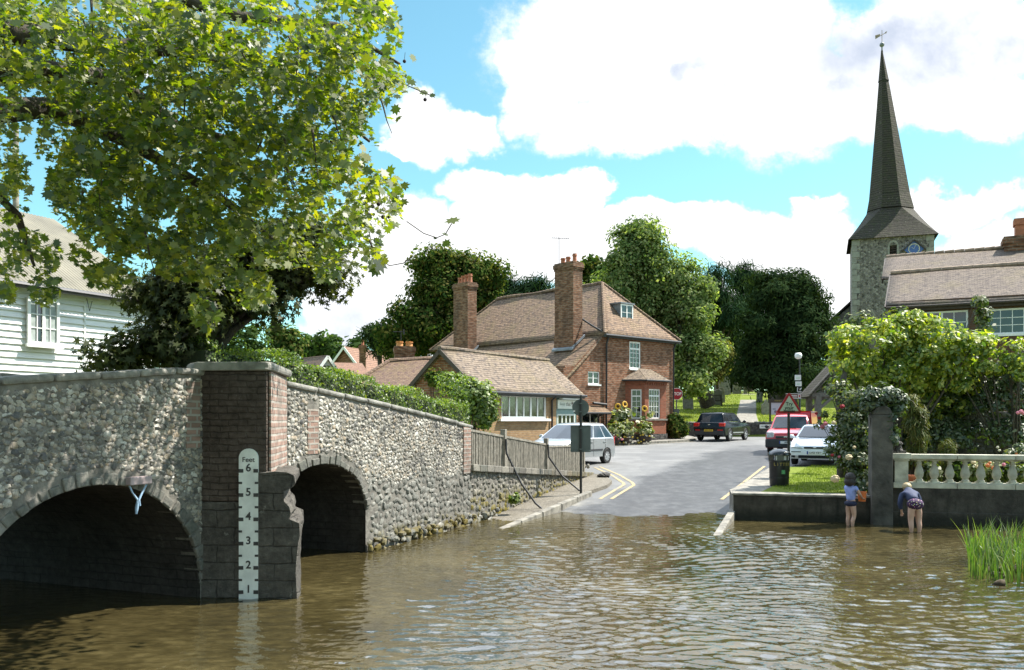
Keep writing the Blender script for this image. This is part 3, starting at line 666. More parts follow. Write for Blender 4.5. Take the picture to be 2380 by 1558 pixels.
for i in range(1, 7): lettering(str(i), .135, (0, -.003, .083+.303*(i-1)+.035), M['black'], dg_, bold=.003)
lettering('Feet', .088, (0, -.003, 1.735), M['black'], dg_, sx=1.02, bold=.001)

# ------------------------------------------------------------ low cobble wall with fence
lw = thing('cobble_wall', 'low cobble river wall with squared coping below the slatted fence', 'wall', BP(15, 0, 0))
def lowz(s): return float(np.interp(s, [11, 13.5, 20.5], [1.27, 1.08, .55]))
mb = MB(); ss = lin(11.02, 20.5, 20)
for a, b in zip(ss, ss[1:]): mb.extr([BP(a, 0, -.8), BP(b, 0, -.8), BP(b, 0, lowz(b)-.14), BP(a, 0, lowz(a)-.14)], BN*-.4)
mb.build('wall', M['mortar'], lw)
flints('cobble_facing', 11.0, 20.5, lambda s: max(-.15, zr(P0.y+BU.y*s)-.1), lambda s: lowz(s)-.16, .115, 110, M['cobble'], parent=lw)
mb = MB()
for k in range(3):
    for z in (.35, .75): mb.ball(BP(20.5-.02, -.1-.12*k, z-.1*k*0), (.06, .09, .08), 7, 5, jit=.15)
s = 11.0
while s < 20.4:
    e = min(s+random.uniform(.3, .5), 20.55); mb.beam(BP(s+.006, -.16, lowz(s)-.07+random.uniform(-.01, .01)), BP(e-.006, -.16, lowz(e)-.07), .5, .15); s = e
mb.build('coping', M['cobble'], lw, bevel=.035)
fe = thing('slatted_fence', 'weathered grey vertical slat fence on the low cobble wall', 'fence', BP(15, -.2, 1))
def ft(s): return float(np.interp(s, [11, 13.45, 16.6, 16.7, 20.2], [2.07, 1.86, 1.58, 1.52, 1.44]))
for (a, b) in [(11.05, 13.38), (13.55, 16.55), (16.75, 20.2)]:
    sm = MB(); s = a+.03
    while s < b:
        g = random.uniform(-.012, .012); hgt = ft(s)-.05+random.uniform(-.012, .012)
        sm.obox(BP(s, -.2+random.uniform(-.006, .006), (lowz(s)+hgt)/2), BU*.024, BN*.017, Vector((0, 0, (hgt-lowz(s))/2))+BU*g); s += .097
    sm.build('slat_panel', M['wood'], fe)
    rm = MB(); rm.beam(BP(a, -.2, ft(a)-.03), BP(b, -.2, ft(b)-.03), .07, .05); rm.beam(BP(a, -.235, lowz(a)+.22), BP(b, -.235, lowz(b)+.22), .04, .06); rm.beam(BP(a, -.235, ft(a)-.25), BP(b, -.235, ft(b)-.25), .04, .06)
    rm.build('rail', M['wood'], fe)
for s, top, w, m_ in [(11.02, 2.2, .07, 'wood'), (13.46, 2.0, .13, 'wood'), (16.65, 1.72, .12, 'wood'), (20.25, 1.5, .11, 'wood')]:
    pm = MB(); pm.obox(BP(s, -.2, (top+lowz(s)-.1)/2), BU*w/2, BN*w/2, (0, 0, (top-lowz(s)+.1)/2)); pm.build('post', M[m_], fe, bevel=.01)
for s, top in ((13.42, 1.52), (16.6, 1.3)):
    g_ = BP(s, .75, 0); gr = zr(g_.y)+.1
    pm = MB(); pm.tube([BP(s-.02, -.12, top+.25), BP(s-.02, -.1, top-.1), BP(s+.0, .28, top*.42+gr*.5), BP(s+.06, .62, gr+.12), BP(s+.1, .8, gr-.03)], .024, 8); pm.build('brace', M['iron'], fe, smooth=50)
rw = thing('drain_stone', 'dark broken drain stone at the road corner beside the cobble wall end', 'stone', (2.95, 26.6, .3))
mb = MB(); mb.ball((2.86, 26.5, zr(26.4)+.16), (.22, .2, .10), 9, 6, jit=.2); mb.build('stone', M['dkstone'], rw, smooth=50)
# ------------------------------------------------------------ buildings
class Fr:
    def __init__(s, o, a):
        s.o = Vector((o[0], o[1], 0)); s.a = Vector((a[0], a[1], 0)).normalized(); s.b = Vector((-s.a.y, s.a.x, 0)); s.rz = math.degrees(math.atan2(s.a.y, s.a.x))
    def p(s, a, b, z): return s.o+s.a*a+s.b*b+Vector((0, 0, z))
    def fa(s, px, b=0):                                              # where a sight line at column px meets the plane b
        k = (px-CX)/F_; o = s.o+s.b*b; return (o.y*k-o.x)/(s.a.x-s.a.y*k)
    def fz(s, y, a, b=0): return H-(y-HZ)/F_*s.p(a, b, 0).y
    def box(s, mb, a0, a1, b0, b1, z0, z1): return mb.obox(s.p((a0+a1)/2, (b0+b1)/2, (z0+z1)/2), s.a*(a1-a0)/2, s.b*(b1-b0)/2, (0, 0, (z1-z0)/2))
def wall(mb, fr, a0, a1, z0, z1, holes=(), b=0., dep=.14):
    A = sorted({a0, a1, *[h[0] for h in holes], *[h[1] for h in holes]}); Z = sorted({z0, z1, *[h[2] for h in holes], *[h[3] for h in holes]})
    for i in range(len(A)-1):
        for j in range(len(Z)-1):
            ca, cz = (A[i]+A[i+1])/2, (Z[j]+Z[j+1])/2
            if any(h[0] < ca < h[1] and h[2] < cz < h[3] for h in holes): continue
            mb.quad(fr.p(A[i], b, Z[j]), fr.p(A[i+1], b, Z[j]), fr.p(A[i+1], b, Z[j+1]), fr.p(A[i], b, Z[j+1]))
    for h in holes:
        c = [(h[0], h[2]), (h[1], h[2]), (h[1], h[3]), (h[0], h[3])]
        for p, q in zip(c, c[1:]+c[:1]): mb.quad(fr.p(p[0], b, p[1]), fr.p(p[0], b+dep, p[1]), fr.p(q[0], b+dep, q[1]), fr.p(q[0], b, q[1]))
def window(parent, fr, a0, a1, z0, z1, cols, rows, b=0., rec=.07, mat='white', fw=.055, gb=.022, sill=True, transom=None, pane='glass', mull=None, name='window'):
    mb = MB(); f0, f1 = b+rec, b+rec+.05
    fr.box(mb, a0, a0+fw, f0, f1, z0, z1); fr.box(mb, a1-fw, a1, f0, f1, z0, z1); fr.box(mb, a0+fw, a1-fw, f0, f1, z0, z0+fw); fr.box(mb, a0+fw, a1-fw, f0, f1, z1-fw, z1)
    ia, ib = a0+fw, a1-fw; ja, jb = z0+fw, z1-fw
    for i in range(1, cols):
        x = ia+(ib-ia)*i/cols; w = gb if not mull or i % mull else fw; fr.box(mb, x-w/2, x+w/2, f0+.008, f1-.005, ja, jb)
    for j in range(1, rows):
        z = ja+(jb-ja)*j/rows; fr.box(mb, ia, ib, f0+.012, f1-.009, z-gb/2, z+gb/2)
    if transom: z = ja+(jb-ja)*transom; fr.box(mb, ia, ib, f0-.006, f1, z-.035, z+.035)
    w = mb.build(name, M[mat], parent)
    pb = MB(); pb.quad(fr.p(a0+.01, f1-.012, z0+.01), fr.p(a1-.01, f1-.012, z0+.01), fr.p(a1-.01, f1-.012, z1-.01), fr.p(a0+.01, f1-.012, z1-.01)); pb.build('pane', M[pane], w)
    if sill: sb = MB(); fr.box(sb, a0-.06, a1+.06, b-.07, f0, z0-.07, z0+.004); sb.build('sill', M[mat], w)
    return w
def patch(mb, p00, p10, p11, p01, nu=14, nv=10, amp=.03, seed=0., curve=0.):
    P = [Vector(p) for p in (p00, p10, p11, p01)]; o = len(mb.v)
    for j in range(nv+1):
        for i in range(nu+1):
            u, v = i/nu, j/nv; p = (P[0]*(1-u)+P[1]*u)*(1-v)+(P[3]*(1-u)+P[2]*u)*v
            p.z += amp*(math.sin(5.1*u+seed)+math.sin(9.7*u+3*v+seed*2)*.6)*.6-curve*math.sin(math.pi*v)
            mb.v.append(tuple(p))
    for j in range(nv):
        for i in range(nu): mb.f.append((o+j*(nu+1)+i, o+j*(nu+1)+i+1, o+(j+1)*(nu+1)+i+1, o+(j+1)*(nu+1)+i)); mb.m.append(0)
    return mb
def solid(o, t): k = o.modifiers.new('thickness', 'SOLIDIFY'); k.thickness = t; k.offset = -1; return o
def chimney(parent, c, rz, wx, wy, z0, z1, pots, mat='brick_chim', potm='pot', po=(0, 0)):
    ch = MB(); ch.rbox(c[0], c[1], z0, z1-.42, wx, wy, rz); ch.rbox(c[0], c[1], z1-.42, z1-.3, wx+.07, wy+.07, rz); ch.rbox(c[0], c[1], z1-.3, z1-.08, wx+.14, wy+.14, rz); ch.rbox(c[0], c[1], z1-.08, z1, wx+.04, wy+.04, rz)
    ch.rbox(c[0], c[1], z0, z0+1.0, wx+.05, wy+.05, rz)
    cm = ch.build('chimney', M[mat], parent)
    ca, sa = math.cos(rz), math.sin(rz)
    for (ox, oy, h, r) in pots:
        pm = MB(); pm.lathe([(r*1.1, 0), (r, .06), (r*.9, h*.7), (r*1.15, h*.74), (r*1.15, h*.82), (r*.95, h*.86), (r*1.05, h), (r*.75, h), (r*.7, h-.1)], (c[0]+ox*ca-oy*sa, c[1]+ox*sa+oy*ca, z1-.005), 12); pm.build('chimney_pot', M[potm], cm, smooth=40)
    return cm
def pipe(parent, pts, r=.045, name='drainpipe', mat='iron'):
    mb = MB(); mb.tube(pts, r, 8); return mb.build(name, M[mat], parent, smooth=50)

# ---- the brick house
hs = Fr((4.99, 46), (.74, .675)); W_, L_, EZ, RZ, RB0, RB1 = 6.07, 15., 7.0, 10.27, 2.84, 12.2
ho = thing('brick_house', 'tall red brick house with steep tiled roof, two big chimneys and a bay window', 'house', hs.p(3, 3, .9))
wz0 = lambda a: .3
uw = (hs.fa(1463), hs.fa(1489)); uwz = (hs.fz(857, 1.9), hs.fz(793, 1.9))
mb = MB(); wall(mb, hs, 0, W_, .3, EZ+.02, [(uw[0], uw[1], uwz[0], uwz[1])])
for (a0, b0, a1, b1) in [(W_, 0, W_, L_), (W_, L_, 0, L_), (0, L_, 0, 0)]:
    mb.quad(hs.p(a0, b0, .3), hs.p(a1, b1, .3), hs.p(a1, b1, EZ), hs.p(a0, b0, EZ))
sw = [(hs.fa(1367), hs.fa(1394), 4.12, 4.80), (hs.fa(1354), hs.fa(1394), 1.5, 2.68)]
wall(mb, hs, -3.16, 0, .3, 4.9, sw, b=.012)
mb.add([hs.p(-3.16, .012, 4.9), hs.p(0, .012, 4.9), hs.p(0, .012, EZ), hs.p(-2.5, .012, 4.9+.0)], [(0, 1, 2, 3)])
mb.quad(hs.p(-3.16, 12, .3), hs.p(-3.16, .012, .3), hs.p(-3.16, .012, 4.32), hs.p(-3.16, 12, 4.32))
mb.build('wall', M['brick'], ho)
ov = .28; ze = EZ-.16
mb = MB(); RL0, RL1 = hs.p(W_/2, RB0, RZ), hs.p(W_/2, RB1, RZ)
def tri_patch(a, b, c, n=10, amp=.02):
    patch(mb, a, b, c, c, n, n, amp)
patch(mb, hs.p(-ov, L_+ov, ze), hs.p(-ov, -ov, ze), RL0, RL1, 22, 10, .05, 1.)
tri_patch(hs.p(-ov, -ov, ze), hs.p(W_+ov, -ov, ze), RL0)
patch(mb, hs.p(W_+ov, -ov, ze), hs.p(W_+ov, L_+ov, ze), RL1, RL0, 16, 8, .03)
tri_patch(hs.p(W_+ov, L_+ov, ze), hs.p(-ov, L_+ov, ze), RL1)
patch(mb, hs.p(-3.45, 13.6, 4.05), hs.p(-3.45, -.12, 4.05), hs.p(.12, -.12, EZ+.12), hs.p(.12, 13.6, EZ+.12), 22, 10, .05, 2., curve=.13)
solid(mb.build('roof', M['tile'], ho, smooth=40), .07)
rg = MB()
for k in range(30):
    t0 = RB0+(RB1-RB0)*k/30; t1 = RB0+(RB1-RB0)*(k+.97)/30; dz = .04*math.sin(t0*1.3); rg.tube([hs.p(W_/2, t0, RZ+.02+dz), hs.p(W_/2, t1, RZ+.03+dz)], .11, 8)
for e, f in ((hs.p(-ov, -ov, ze+.03), RL0), (hs.p(W_+ov, -ov, ze+.03), RL0), (hs.p(-ov, L_+ov, ze+.03), RL1)):
    for k in range(16): rg.tube([e.lerp(f, k/16), e.lerp(f, (k+.95)/16)], .085, 6)
rg.build('ridge_tiles', M['tile'], ho, smooth=40)
gu = MB(); gu.tube([hs.p(-ov, -ov-.05, ze-.06), hs.p(W_+ov, -ov-.05, ze-.06)], .065, 8); hs.box(gu, -ov, W_+ov, -ov+.02, -ov+.1, ze-.17, ze-.03); gu.build('gutter', M['iron'], ho)
pipe(ho, [hs.p(.03, -.3, ze-.08), hs.p(.05, -.1, ze-.5), hs.p(.05, -.07, .95)], .055); pipe(ho, [hs.p(W_-.12, -.3, ze-.08), hs.p(W_-.1, -.08, ze-.5), hs.p(W_-.1, -.06, .95)], .05)
pipe(ho, [hs.p(-.02, -.2, ze-.02), hs.p(-.22, .7, 7.35), hs.p(-.3, 1.35, 7.75)], .05)
pipe(ho, [hs.p(-1.05, -.12, 3.12), hs.p(.0, -.14, 3.05)], .07); pipe(ho, [hs.p(-.62, -.5, 2.62), hs.p(-.6, -.12, 2.4), hs.p(-.6, -.09, .95)], .045)
window(ho, hs, uw[0], uw[1], *uwz, 3, 5, rec=.03, transom=.76, fw=.09)
window(ho, hs, *sw[0], 2, 2, b=.012, rec=.04, mull=1, fw=.06)
window(ho, hs, *sw[1], 2, 2, b=.012, rec=.05, mull=1, fw=.06)
# lean-to porch roof
mb = MB(); patch(mb, hs.p(-2.3, -.62, 2.62), hs.p(-.15, -.62, 2.62), hs.p(-.15, .02, 3.0), hs.p(-2.3, .02, 3.0), 6, 4, .0); solid(mb.build('porch_roof', M['tile'], ho), .06)
mb = MB(); mb.tube([hs.p(-2.3, -.66, 2.58), hs.p(-.1, -.66, 2.58)], .05, 8); mb.build('gutter', M['iron'], ho)
# bay
BP_ = [(1.72, 0), (2.45, -.78), (4.35, -.78), (5.06, 0)]
bm_ = MB(); bwin = []
for i in range(3):
    p, q = hs.p(*BP_[i], 0), hs.p(*BP_[i+1], 0); f = Fr((p.x, p.y), (q.x-p.x, q.y-p.y)); l = (q-p).length
    h = [(.3*l, .84*l, 2.30, 3.92), (.19*l, .72*l, 2.30, 3.95), (.2*l, .8*l, 2.3, 3.92)][i]
    wall(bm_, f, 0, l, 1.45, 4.5, [h]); bwin.append((f, h, l))
bay = bm_.build('bay_window', M['brick_red'], ho)
for i, (f, h, l) in enumerate(bwin): window(bay, f, *h, 2 if i != 1 else 4, 5, rec=.04, transom=.79, fw=.065, sill=False)
mb = MB()
for (f, h, l) in bwin:
    f.box(mb, -.02, l+.02, -.09, .05, 2.2, 2.29)
mb.build('sill_course', M['concrete'], bay)
mb = MB()
for (f, h, l) in bwin:
    for k in range(int(l/.16)): f.box(mb, .02+k*.16, .1+k*.16, -.05, .02, 4.18, 4.3)
    f.box(mb, 0, l, -.06, .03, 4.3, 4.42)
    f.box(mb, h[0]-.1, h[1]+.1, -.012, .02, h[3]+.01, h[3]+.2)
mb.build('brick_cornice', M['brick_red'], bay)
mb = MB(); mb.prism([tuple(hs.p(a+(.06 if a > 3 else -.06), b-.05, 0))[:2] for a, b in BP_], .3, 1.45); mb.build('flint_plinth', M['dkstone'], bay)
mb = MB(); e = [hs.p(1.45, 0, 4.45), hs.p(2.3, -1.02, 4.45), hs.p(4.5, -1.02, 4.45), hs.p(5.3, 0, 4.45)]; r0, r1 = hs.p(2.85, 0, 5.12), hs.p(3.95, 0, 5.12)
patch(mb, e[0], e[1], r0, r0, 6, 6, .01); patch(mb, e[1], e[2], r1, r0, 8, 6, .02); patch(mb, e[2], e[3], r1, r1, 6, 6, .01); solid(mb.build('bay_roof', M['tile_grey'], ho), .05)
mb = MB()
for p, q in zip(e, e[1:]): mb.tube([p-Vector((0, 0, .04)), q-Vector((0, 0, .04))], .05, 8)
mb.build('gutter', M['iron'], ho)
# dormer
da0, da1, db, dz0, dz1 = hs.fa(1442, .83), hs.fa(1469, .83), .83, 7.86, 8.8
dm = MB(); hs.box(dm, da0, da1, db+.02, 2.2, dz0-.1, dz1); dor = dm.build('dormer', M['lead'], ho)
dm = MB(); hs.box(dm, da0-.1, da1+.1, db-.12, 2.3, dz1, dz1+.08); dm.build('dormer_roof', M['lead'], dor)
window(dor, hs, da0-.02, da1+.02, dz0, dz1-.02, 2, 2, b=db-.06, rec=.0, fw=.075, mull=1)
rot = math.radians(hs.rz)
c1 = hs.p(-.72, 2.0, 0); c2 = hs.p(-.72, 11.0, 0)
chimney(ho, c1, rot, .72, 1.42, 5.9, 10.85, [(0, .42, .34, .13), (0, .02, .36, .13), (.05, -.42, .48, .12)])
chimney(ho, c2, rot, .72, 1.42, 5.9, 10.8, [(0, .5, .42, .13), (0, .17, .5, .14), (0, -.17, .52, .14), (0, -.5, .55, .14)])
for c in (c1, c2):
    mb = MB(); mb.obox(hs.p((c-hs.o).dot(hs.a)-.42, (c-hs.o).dot(hs.b), 6.13), hs.a*.1+Vector((0, 0, .075)), hs.b*.8, (0, 0, .05)); mb.obox(hs.p((c-hs.o).dot(hs.a)+.02, (c-hs.o).dot(hs.b)-.76, 6.52), hs.a*.44+Vector((0, 0, .33)), hs.b*.05, (0, 0, .06)); mb.build('lead_flashing', M['lead'], ho)
chimney(ho, hs.p(-2.55, .5, 0), rot, .62, .6, 3.6, 5.05, [], 'brick')
an = MB(); at = hs.p(-.85, 2.6, 0)
an.tube([at+Vector((0, 0, 10)), at+Vector((0, 0, 12.35))], .018, 6); an.tube([at+Vector((-.4, -.1, 12.3)), at+Vector((.55, .15, 12.33))], .012, 5)
for k in range(9): q = at+Vector((-.38+.115*k, -.1+.03*k, 12.31)); an.tube([q-Vector((.05, -.14, 0)), q+Vector((.05, -.14, 0))], .007, 4); an.tube([q-Vector((0, 0, .06)), q+Vector((0, 0, .06))], .006, 4)
tag(an.build('tv_aerial', M['iron'], None), 'rooftop television aerial on a thin mast beside the taller chimney stack', 'aerial', kind='thing')

# ---- shop
sp_ = Fr((-1.42, 33.95), (.6, .8)); SL = 7.55; sb_ = 3.5
sh_ = thing('shop_building', 'low brick shop with a long tiled roof, leaded window and pale signboard', 'shop', sp_.p(3.5, 1.7, .8))
w0, w1 = sp_.fa(1166), sp_.fa(1271); da = (sp_.fa(1293), 7.4)
mb = MB(); wall(mb, sp_, 0, SL, .2, 3.5, [(w0, w1, 2.28, 3.3), (da[0], da[1], .75, 3.3)], dep=.2)
for (a0, b0, a1, b1) in [(SL, 0, SL, sb_), (SL, sb_, 0, sb_)]: mb.quad(sp_.p(a0, b0, .2), sp_.p(a1, b1, .2), sp_.p(a1, b1, 3.5), sp_.p(a0, b0, 3.5))
mb.build('wall', M['brick_tan'], sh_)
for a in (0., SL-.1): mb = MB(); mb.extr([sp_.p(a, 0, .2), sp_.p(a, sb_, .2), sp_.p(a, sb_, 3.5), sp_.p(a, sb_/2, 5.0), sp_.p(a, 0, 3.5)], sp_.a*.1); mb.build('gable_wall', M['brick'], sh_)
mb = MB(); patch(mb, sp_.p(-.22, -.27, 3.40), sp_.p(SL+.2, -.27, 3.40), sp_.p(SL+.05, sb_/2, 5.1), sp_.p(-.22, sb_/2, 5.13), 24, 8, .045, .6); patch(mb, sp_.p(SL+.2, sb_+.27, 3.4), sp_.p(-.22, sb_+.27, 3.4), sp_.p(-.22, sb_/2, 5.13), sp_.p(SL+.05, sb_/2, 5.1), 16, 8, .04)
solid(mb.build('roof', M['tile_grey'], sh_, smooth=40), .08)
mb = MB()
for k in range(26):
    a0, a1 = -.22+(SL+.3)*k/26, -.22+(SL+.3)*(k+.96)/26; dz = .045*(math.sin(5.1*k/26+.6)+math.sin(9.7*k/26+1.2)*.6)*.6; mb.tube([sp_.p(a0, sb_/2, 5.13+dz), sp_.p(a1, sb_/2, 5.13+dz)], .1, 8)
mb.build('ridge_tiles', M['tile_grey'], sh_, smooth=40)
mb = MB(); mb.tube([sp_.p(-.22, -.33, 3.34), sp_.p(SL+.2, -.33, 3.34)], .055, 8); sp_.box(mb, -.2, SL+.18, -.25, -.2, 3.22, 3.38); sp_.box(mb, 0, SL, -.02, .0, 3.3, 3.5); mb.build('gutter', M['iron'], sh_)
mb = MB()
for sgn, bb in ((-1, -.27), (1, sb_+.27)): mb.beam(sp_.p(-.23, bb, 3.33), sp_.p(-.23, sb_/2, 5.04), .04, .17)
mb.build('bargeboard', M['wood_dark'], sh_)
pipe(sh_, [sp_.p(sp_.fa(1280), -.3, 3.3), sp_.p(sp_.fa(1280), -.07, 3.1), sp_.p(sp_.fa(1280), -.07, .8)], .045)
def leaded():
    m, nt, b = pmat('leaded_glass', .08, spec=.8); u = uvc(nt)
    s_ = nt.add('ShaderNodeSeparateXYZ', {0: u}).outputs; l = []
    for sg in (1, -1):
        t = nt.math('FRACT', nt.math('MULTIPLY', nt.math('ADD', nt.math('MULTIPLY', s_[0], 1.45*sg), s_[1]), 6.2)); l.append(nt.mr(nt.math('ABSOLUTE', nt.math('SUBTRACT', t, .5)), .43, .46))
    f = nt.math('MAXIMUM', l[0], l[1]); g = nt.ramp(nt.noise(obj(nt), 1.4, 4., .6), [(.35, (.015, .015, .018)), (.5, (.10, .11, .11)), (.58, (.03, .03, .035)), (.7, (.20, .2, .2))])
    nt.l.new(nt.mix(f, g, (.008, .008, .008)), b.inputs['Base Color']); return m
M['leaded'] = leaded()
window(sh_, sp_, w0, w1, 2.28, 3.3, 6, 1, rec=.05, fw=.1, gb=.06, mull=2, pane='leaded')
mb = MB(); sp_.box(mb, w0-.25, w1+.1, -.16, 0, 2.18, 2.28); mb.build('window_ledge', M['white'], sh_)
gp = plain('shop_green_paint', (.17, .26, .25), .5, .1, 4.)
mb = MB(); sp_.box(mb, da[0], da[1], .06, .1, 2.5, 3.3); sp_.box(mb, da[0], da[0]+.1, .02, .1, .75, 2.5); sp_.box(mb, da[1]-.1, da[1], .02, .1, .75, 2.5); sp_.box(mb, da[0], da[1], .05, .1, .75, 1.2); mb.build('shopfront_panel', gp, sh_)
window(sh_, sp_, da[0]+.12, da[1]-.12, 1.2, 2.5, 4, 1, rec=.02, fw=.07, gb=.09, transom=.33, sill=False, mat='cream')
sg = MB(); s0, s1 = da[0]+.08, da[1]-.02; sp_.box(sg, s0, s1, -.03, .03, 2.74, 3.14); sgo = sg.build('signboard', M['cream'], sh_)
gr_ = plain('grey_green_ink', (.24, .28, .23), .6, .1); br_ = plain('brown_ink', (.12, .09, .07), .6, .1)
o_ = root_loc(sh_)
def onwall(fr, txt, size, a, z, b, mat, parent, **k):
    p = fr.p(a, b, z)-root_loc(parent); return lettering(txt, size, p, mat, parent, rot=(90, 0, fr.rz), **k)
onwall(sp_, 'Simply', .17, s0+.38, 2.95, -.034, gr_, sgo); onwall(sp_, 'that', .24, s0+.86, 2.95, -.034, br_, sgo)
fl = MB(); fc = sp_.p(s0+1.2, -.034, 2.95)
for t in range(5): an_ = R(90+t*40-80); fl.extr([fc, fc+(sp_.a*math.cos(an_+.25)+Vector((0, 0, math.sin(an_+.25))))*.09, fc+(sp_.a*math.cos(an_)+Vector((0, 0, math.sin(an_))))*.14, fc+(sp_.a*math.cos(an_-.25)+Vector((0, 0, math.sin(an_-.25))))*.09], sp_.b*-.003)
fl.extr([fc+sp_.a*-.012, fc+sp_.a*.012, fc+sp_.a*.012-Vector((0, 0, .14)), fc+sp_.a*-.012-Vector((0, 0, .14))], sp_.b*-.003); fl.build('sign_flower', br_, sgo)
mb = MB(); sp_.box(mb, s0+.12, s1-.05, -.22, -.03, 3.16, 3.215); mb.build('sign_light', M['white'], sh_)

# ---- house behind the shop
rh = thing('rear_house', 'low house with dull tiled hipped roof behind the hedge and shop', 'house', (-6, 47, .8))
mb = MB(); e0, e1 = Vector((-9.2, 43.9, 3.5)), Vector((-2.6, 45.2, 3.5)); r0, r1 = V(905, 839, 47), V(1075, 829, 48.4)
patch(mb, e0, e1, r1, r0, 16, 8, .04, .3); patch(mb, (-9.8, 49.6, 3.5), e0, r0, r0, 6, 6, .0); patch(mb, (-3.2, 51, 3.5), (-9.8, 49.6, 3.5), r0, r1, 8, 4, .0)
solid(mb.build('roof', M['tile_rear'], rh, smooth=40), .08)
mb = MB()
for k in range(18): mb.tube([r0.lerp(r1, k/18), r0.lerp(r1, (k+.96)/18)], .13, 8)
for k in range(10): mb.tube([e0.lerp(r0, k/10), e0.lerp(r0, (k+.96)/10)], .11, 8)
mb.build('ridge_tiles', M['tile_rear'], rh, smooth=40)
mb = MB(); mb.prism([(-8.9, 44.3), (-2.8, 45.5), (-3.4, 50.8), (-9.5, 49.5)], .3, 3.5); mb.build('wall', M['brick'], rh)
cc = V(940, 820, 48.6); chimney(rh, cc, .2, 1.1, .7, 4.8, V(0, 806, 48.6).z, [(-.27, 0, .3, .2), (.27, 0, .3, .2)], 'brick_chim', 'pot_or')
mb = MB(); q = V(932, 800, 48.9); mb.tube([q, q+Vector((0, 0, .75))], .02, 5); mb.tube([q+Vector((-.45, 0, .7)), q+Vector((.2, 0, .7))], .012, 5); mb.box(q.x+.12, q.x+.2, q.y-.02, q.y+.02, q.z+.55, q.z+.85)
tag(mb.build('tv_aerial', M['iron']), 'small television aerial by the two orange pots of the rear house', 'aerial', kind='thing')
def gable_house(name, label, apex, a, w, rise, back, wallm, roofm, zb, barge='white'):
    t = thing(name, label, 'house', (apex.x, apex.y, zb)); f = Fr((apex.x, apex.y), a); z = apex.z
    mb = MB(); mb.extr([f.p(-w/2, 0, zb), f.p(w/2, 0, zb), f.p(w/2, 0, z-rise-.1), f.p(0, 0, z-.12), f.p(-w/2, 0, z-rise-.1)], f.b*back); mb.build('wall', M[wallm], t)
    mb = MB(); k = 1.18
    patch(mb, f.p(-w/2*k, -.3, z-rise*k), f.p(0, -.3, z), f.p(0, back, z), f.p(-w/2*k, back, z-rise*k), 6, 6, 0); patch(mb, f.p(0, -.3, z), f.p(w/2*k, -.3, z-rise*k), f.p(w/2*k, back, z-rise*k), f.p(0, back, z), 6, 6, 0)
    solid(mb.build('roof', M[roofm], t), .07)
    mb = MB(); mb.beam(f.p(-w/2*k, -.33, z-rise*k-.1), f.p(0, -.33, z-.1), .05, .2); mb.beam(f.p(w/2*k, -.33, z-rise*k-.1), f.p(0, -.33, z-.1), .05, .2); mb.build('bargeboard', M[barge], t)
    return t, f
t, f = gable_house('far_house', 'far house with a small white gable just above the hedge', V(757, 826, 60), (.75, .66), 2.2, 1.45, 7, 'white', 'tile_rear', 3)
window(t, f, -.4, .4, V(0, 870, 60).z, V(0, 848, 60).z, 2, 1, b=-.06, rec=0)
t, f = gable_house('far_house', 'far brown gabled house with white bargeboards and a slim chimney', V(803, 806, 76), (.93, -.37), 3.6, 2.1, 9, 'brick', 'tile_pink', 3)
q = V(843, 815, 74); chimney(t, q, .1, .55, .55, 4, V(0, 803, 74).z, [(0, 0, .5, .12)], 'brick')
mb = MB(); f2 = Fr(V(790, 850, 68).xy, (.96, .28)); patch(mb, f2.p(-.6, 0, V(0, 872, 68).z), f2.p(2.4, 0, V(0, 872, 68).z), f2.p(2.0, 2.2, V(0, 843, 70).z), f2.p(-.6, 2.2, V(0, 843, 70).z), 4, 4, 0); solid(mb.build('lower_roof', M['tile_pink'], t), .08)

# ---- church
tw = Fr((30.7, 77), (.94, -.343)); T = 6.65; TZ = 18.6
chh = thing('church', 'flint church tower with tall dark leaning spire and weathervane', 'church', tw.p(3.3, 3.3, 3))
mb = MB(); bw = tw.fa(2076); wall(mb, tw, 0, T, 1, TZ, [(bw-.3, bw+.3, 16.2, 17.75)], dep=.35)
for (a0, b0, a1, b1) in [(T, 0, T, T), (T, T, 0, T), (0, T, 0, 0)]: mb.quad(tw.p(a0, b0, 1), tw.p(a1, b1, 1), tw.p(a1, b1, TZ), tw.p(a0, b0, TZ))
mb.build('tower', M['flintwall'], chh)
mb = MB(); tw.box(mb, bw-.3, bw+.3, .3, .34, 16.2, 17.75); lv = mb.build('louvre_window', M['dark'], chh)
mb = MB()
tw.box(mb, bw-.45, bw-.3, -.03, .3, 16.1, 17.75); tw.box(mb, bw+.3, bw+.45, -.03, .3, 16.1, 17.75)
mb.extr([tw.p(bw-.45, -.03, 17.75), tw.p(bw-.3, -.03, 17.75), tw.p(bw-.2, -.03, 17.93), tw.p(bw, -.03, 18.02), tw.p(bw+.2, -.03, 17.93), tw.p(bw+.3, -.03, 17.75), tw.p(bw+.45, -.03, 17.75), tw.p(bw+.25, -.03, 18.12), tw.p(bw, -.03, 18.22), tw.p(bw-.25, -.03, 18.12)], tw.b*.3)
mb.build('stone_surround', M['ashlar'], lv)
mb = MB(); tw.box(mb, bw-.3, bw+.3, .27, .3, 17.6, 17.75); [mb.obox(tw.p(bw, .22, 16.3+.2*k), tw.a*.3, tw.b*.08+Vector((0, 0, .06)), (0, 0, .02)) for k in range(7)]; mb.build('louvre', M['wood_dark'], lv)
mb = MB()
for k in range(32):
    z = 1.2+k*.54; l = .62 if k % 2 else .38; tw.box(mb, -.03, l, -.03, .02, z, z+.5); tw.box(mb, -.03, .02, .02, 1.0-l+.0, z, z+.5); tw.box(mb, T-l, T+.03, -.03, .02, z, z+.5)
mb.build('quoin', M['ashlar'], chh)
cl = tw.fa(2124); mb = MB(); d_ = .85
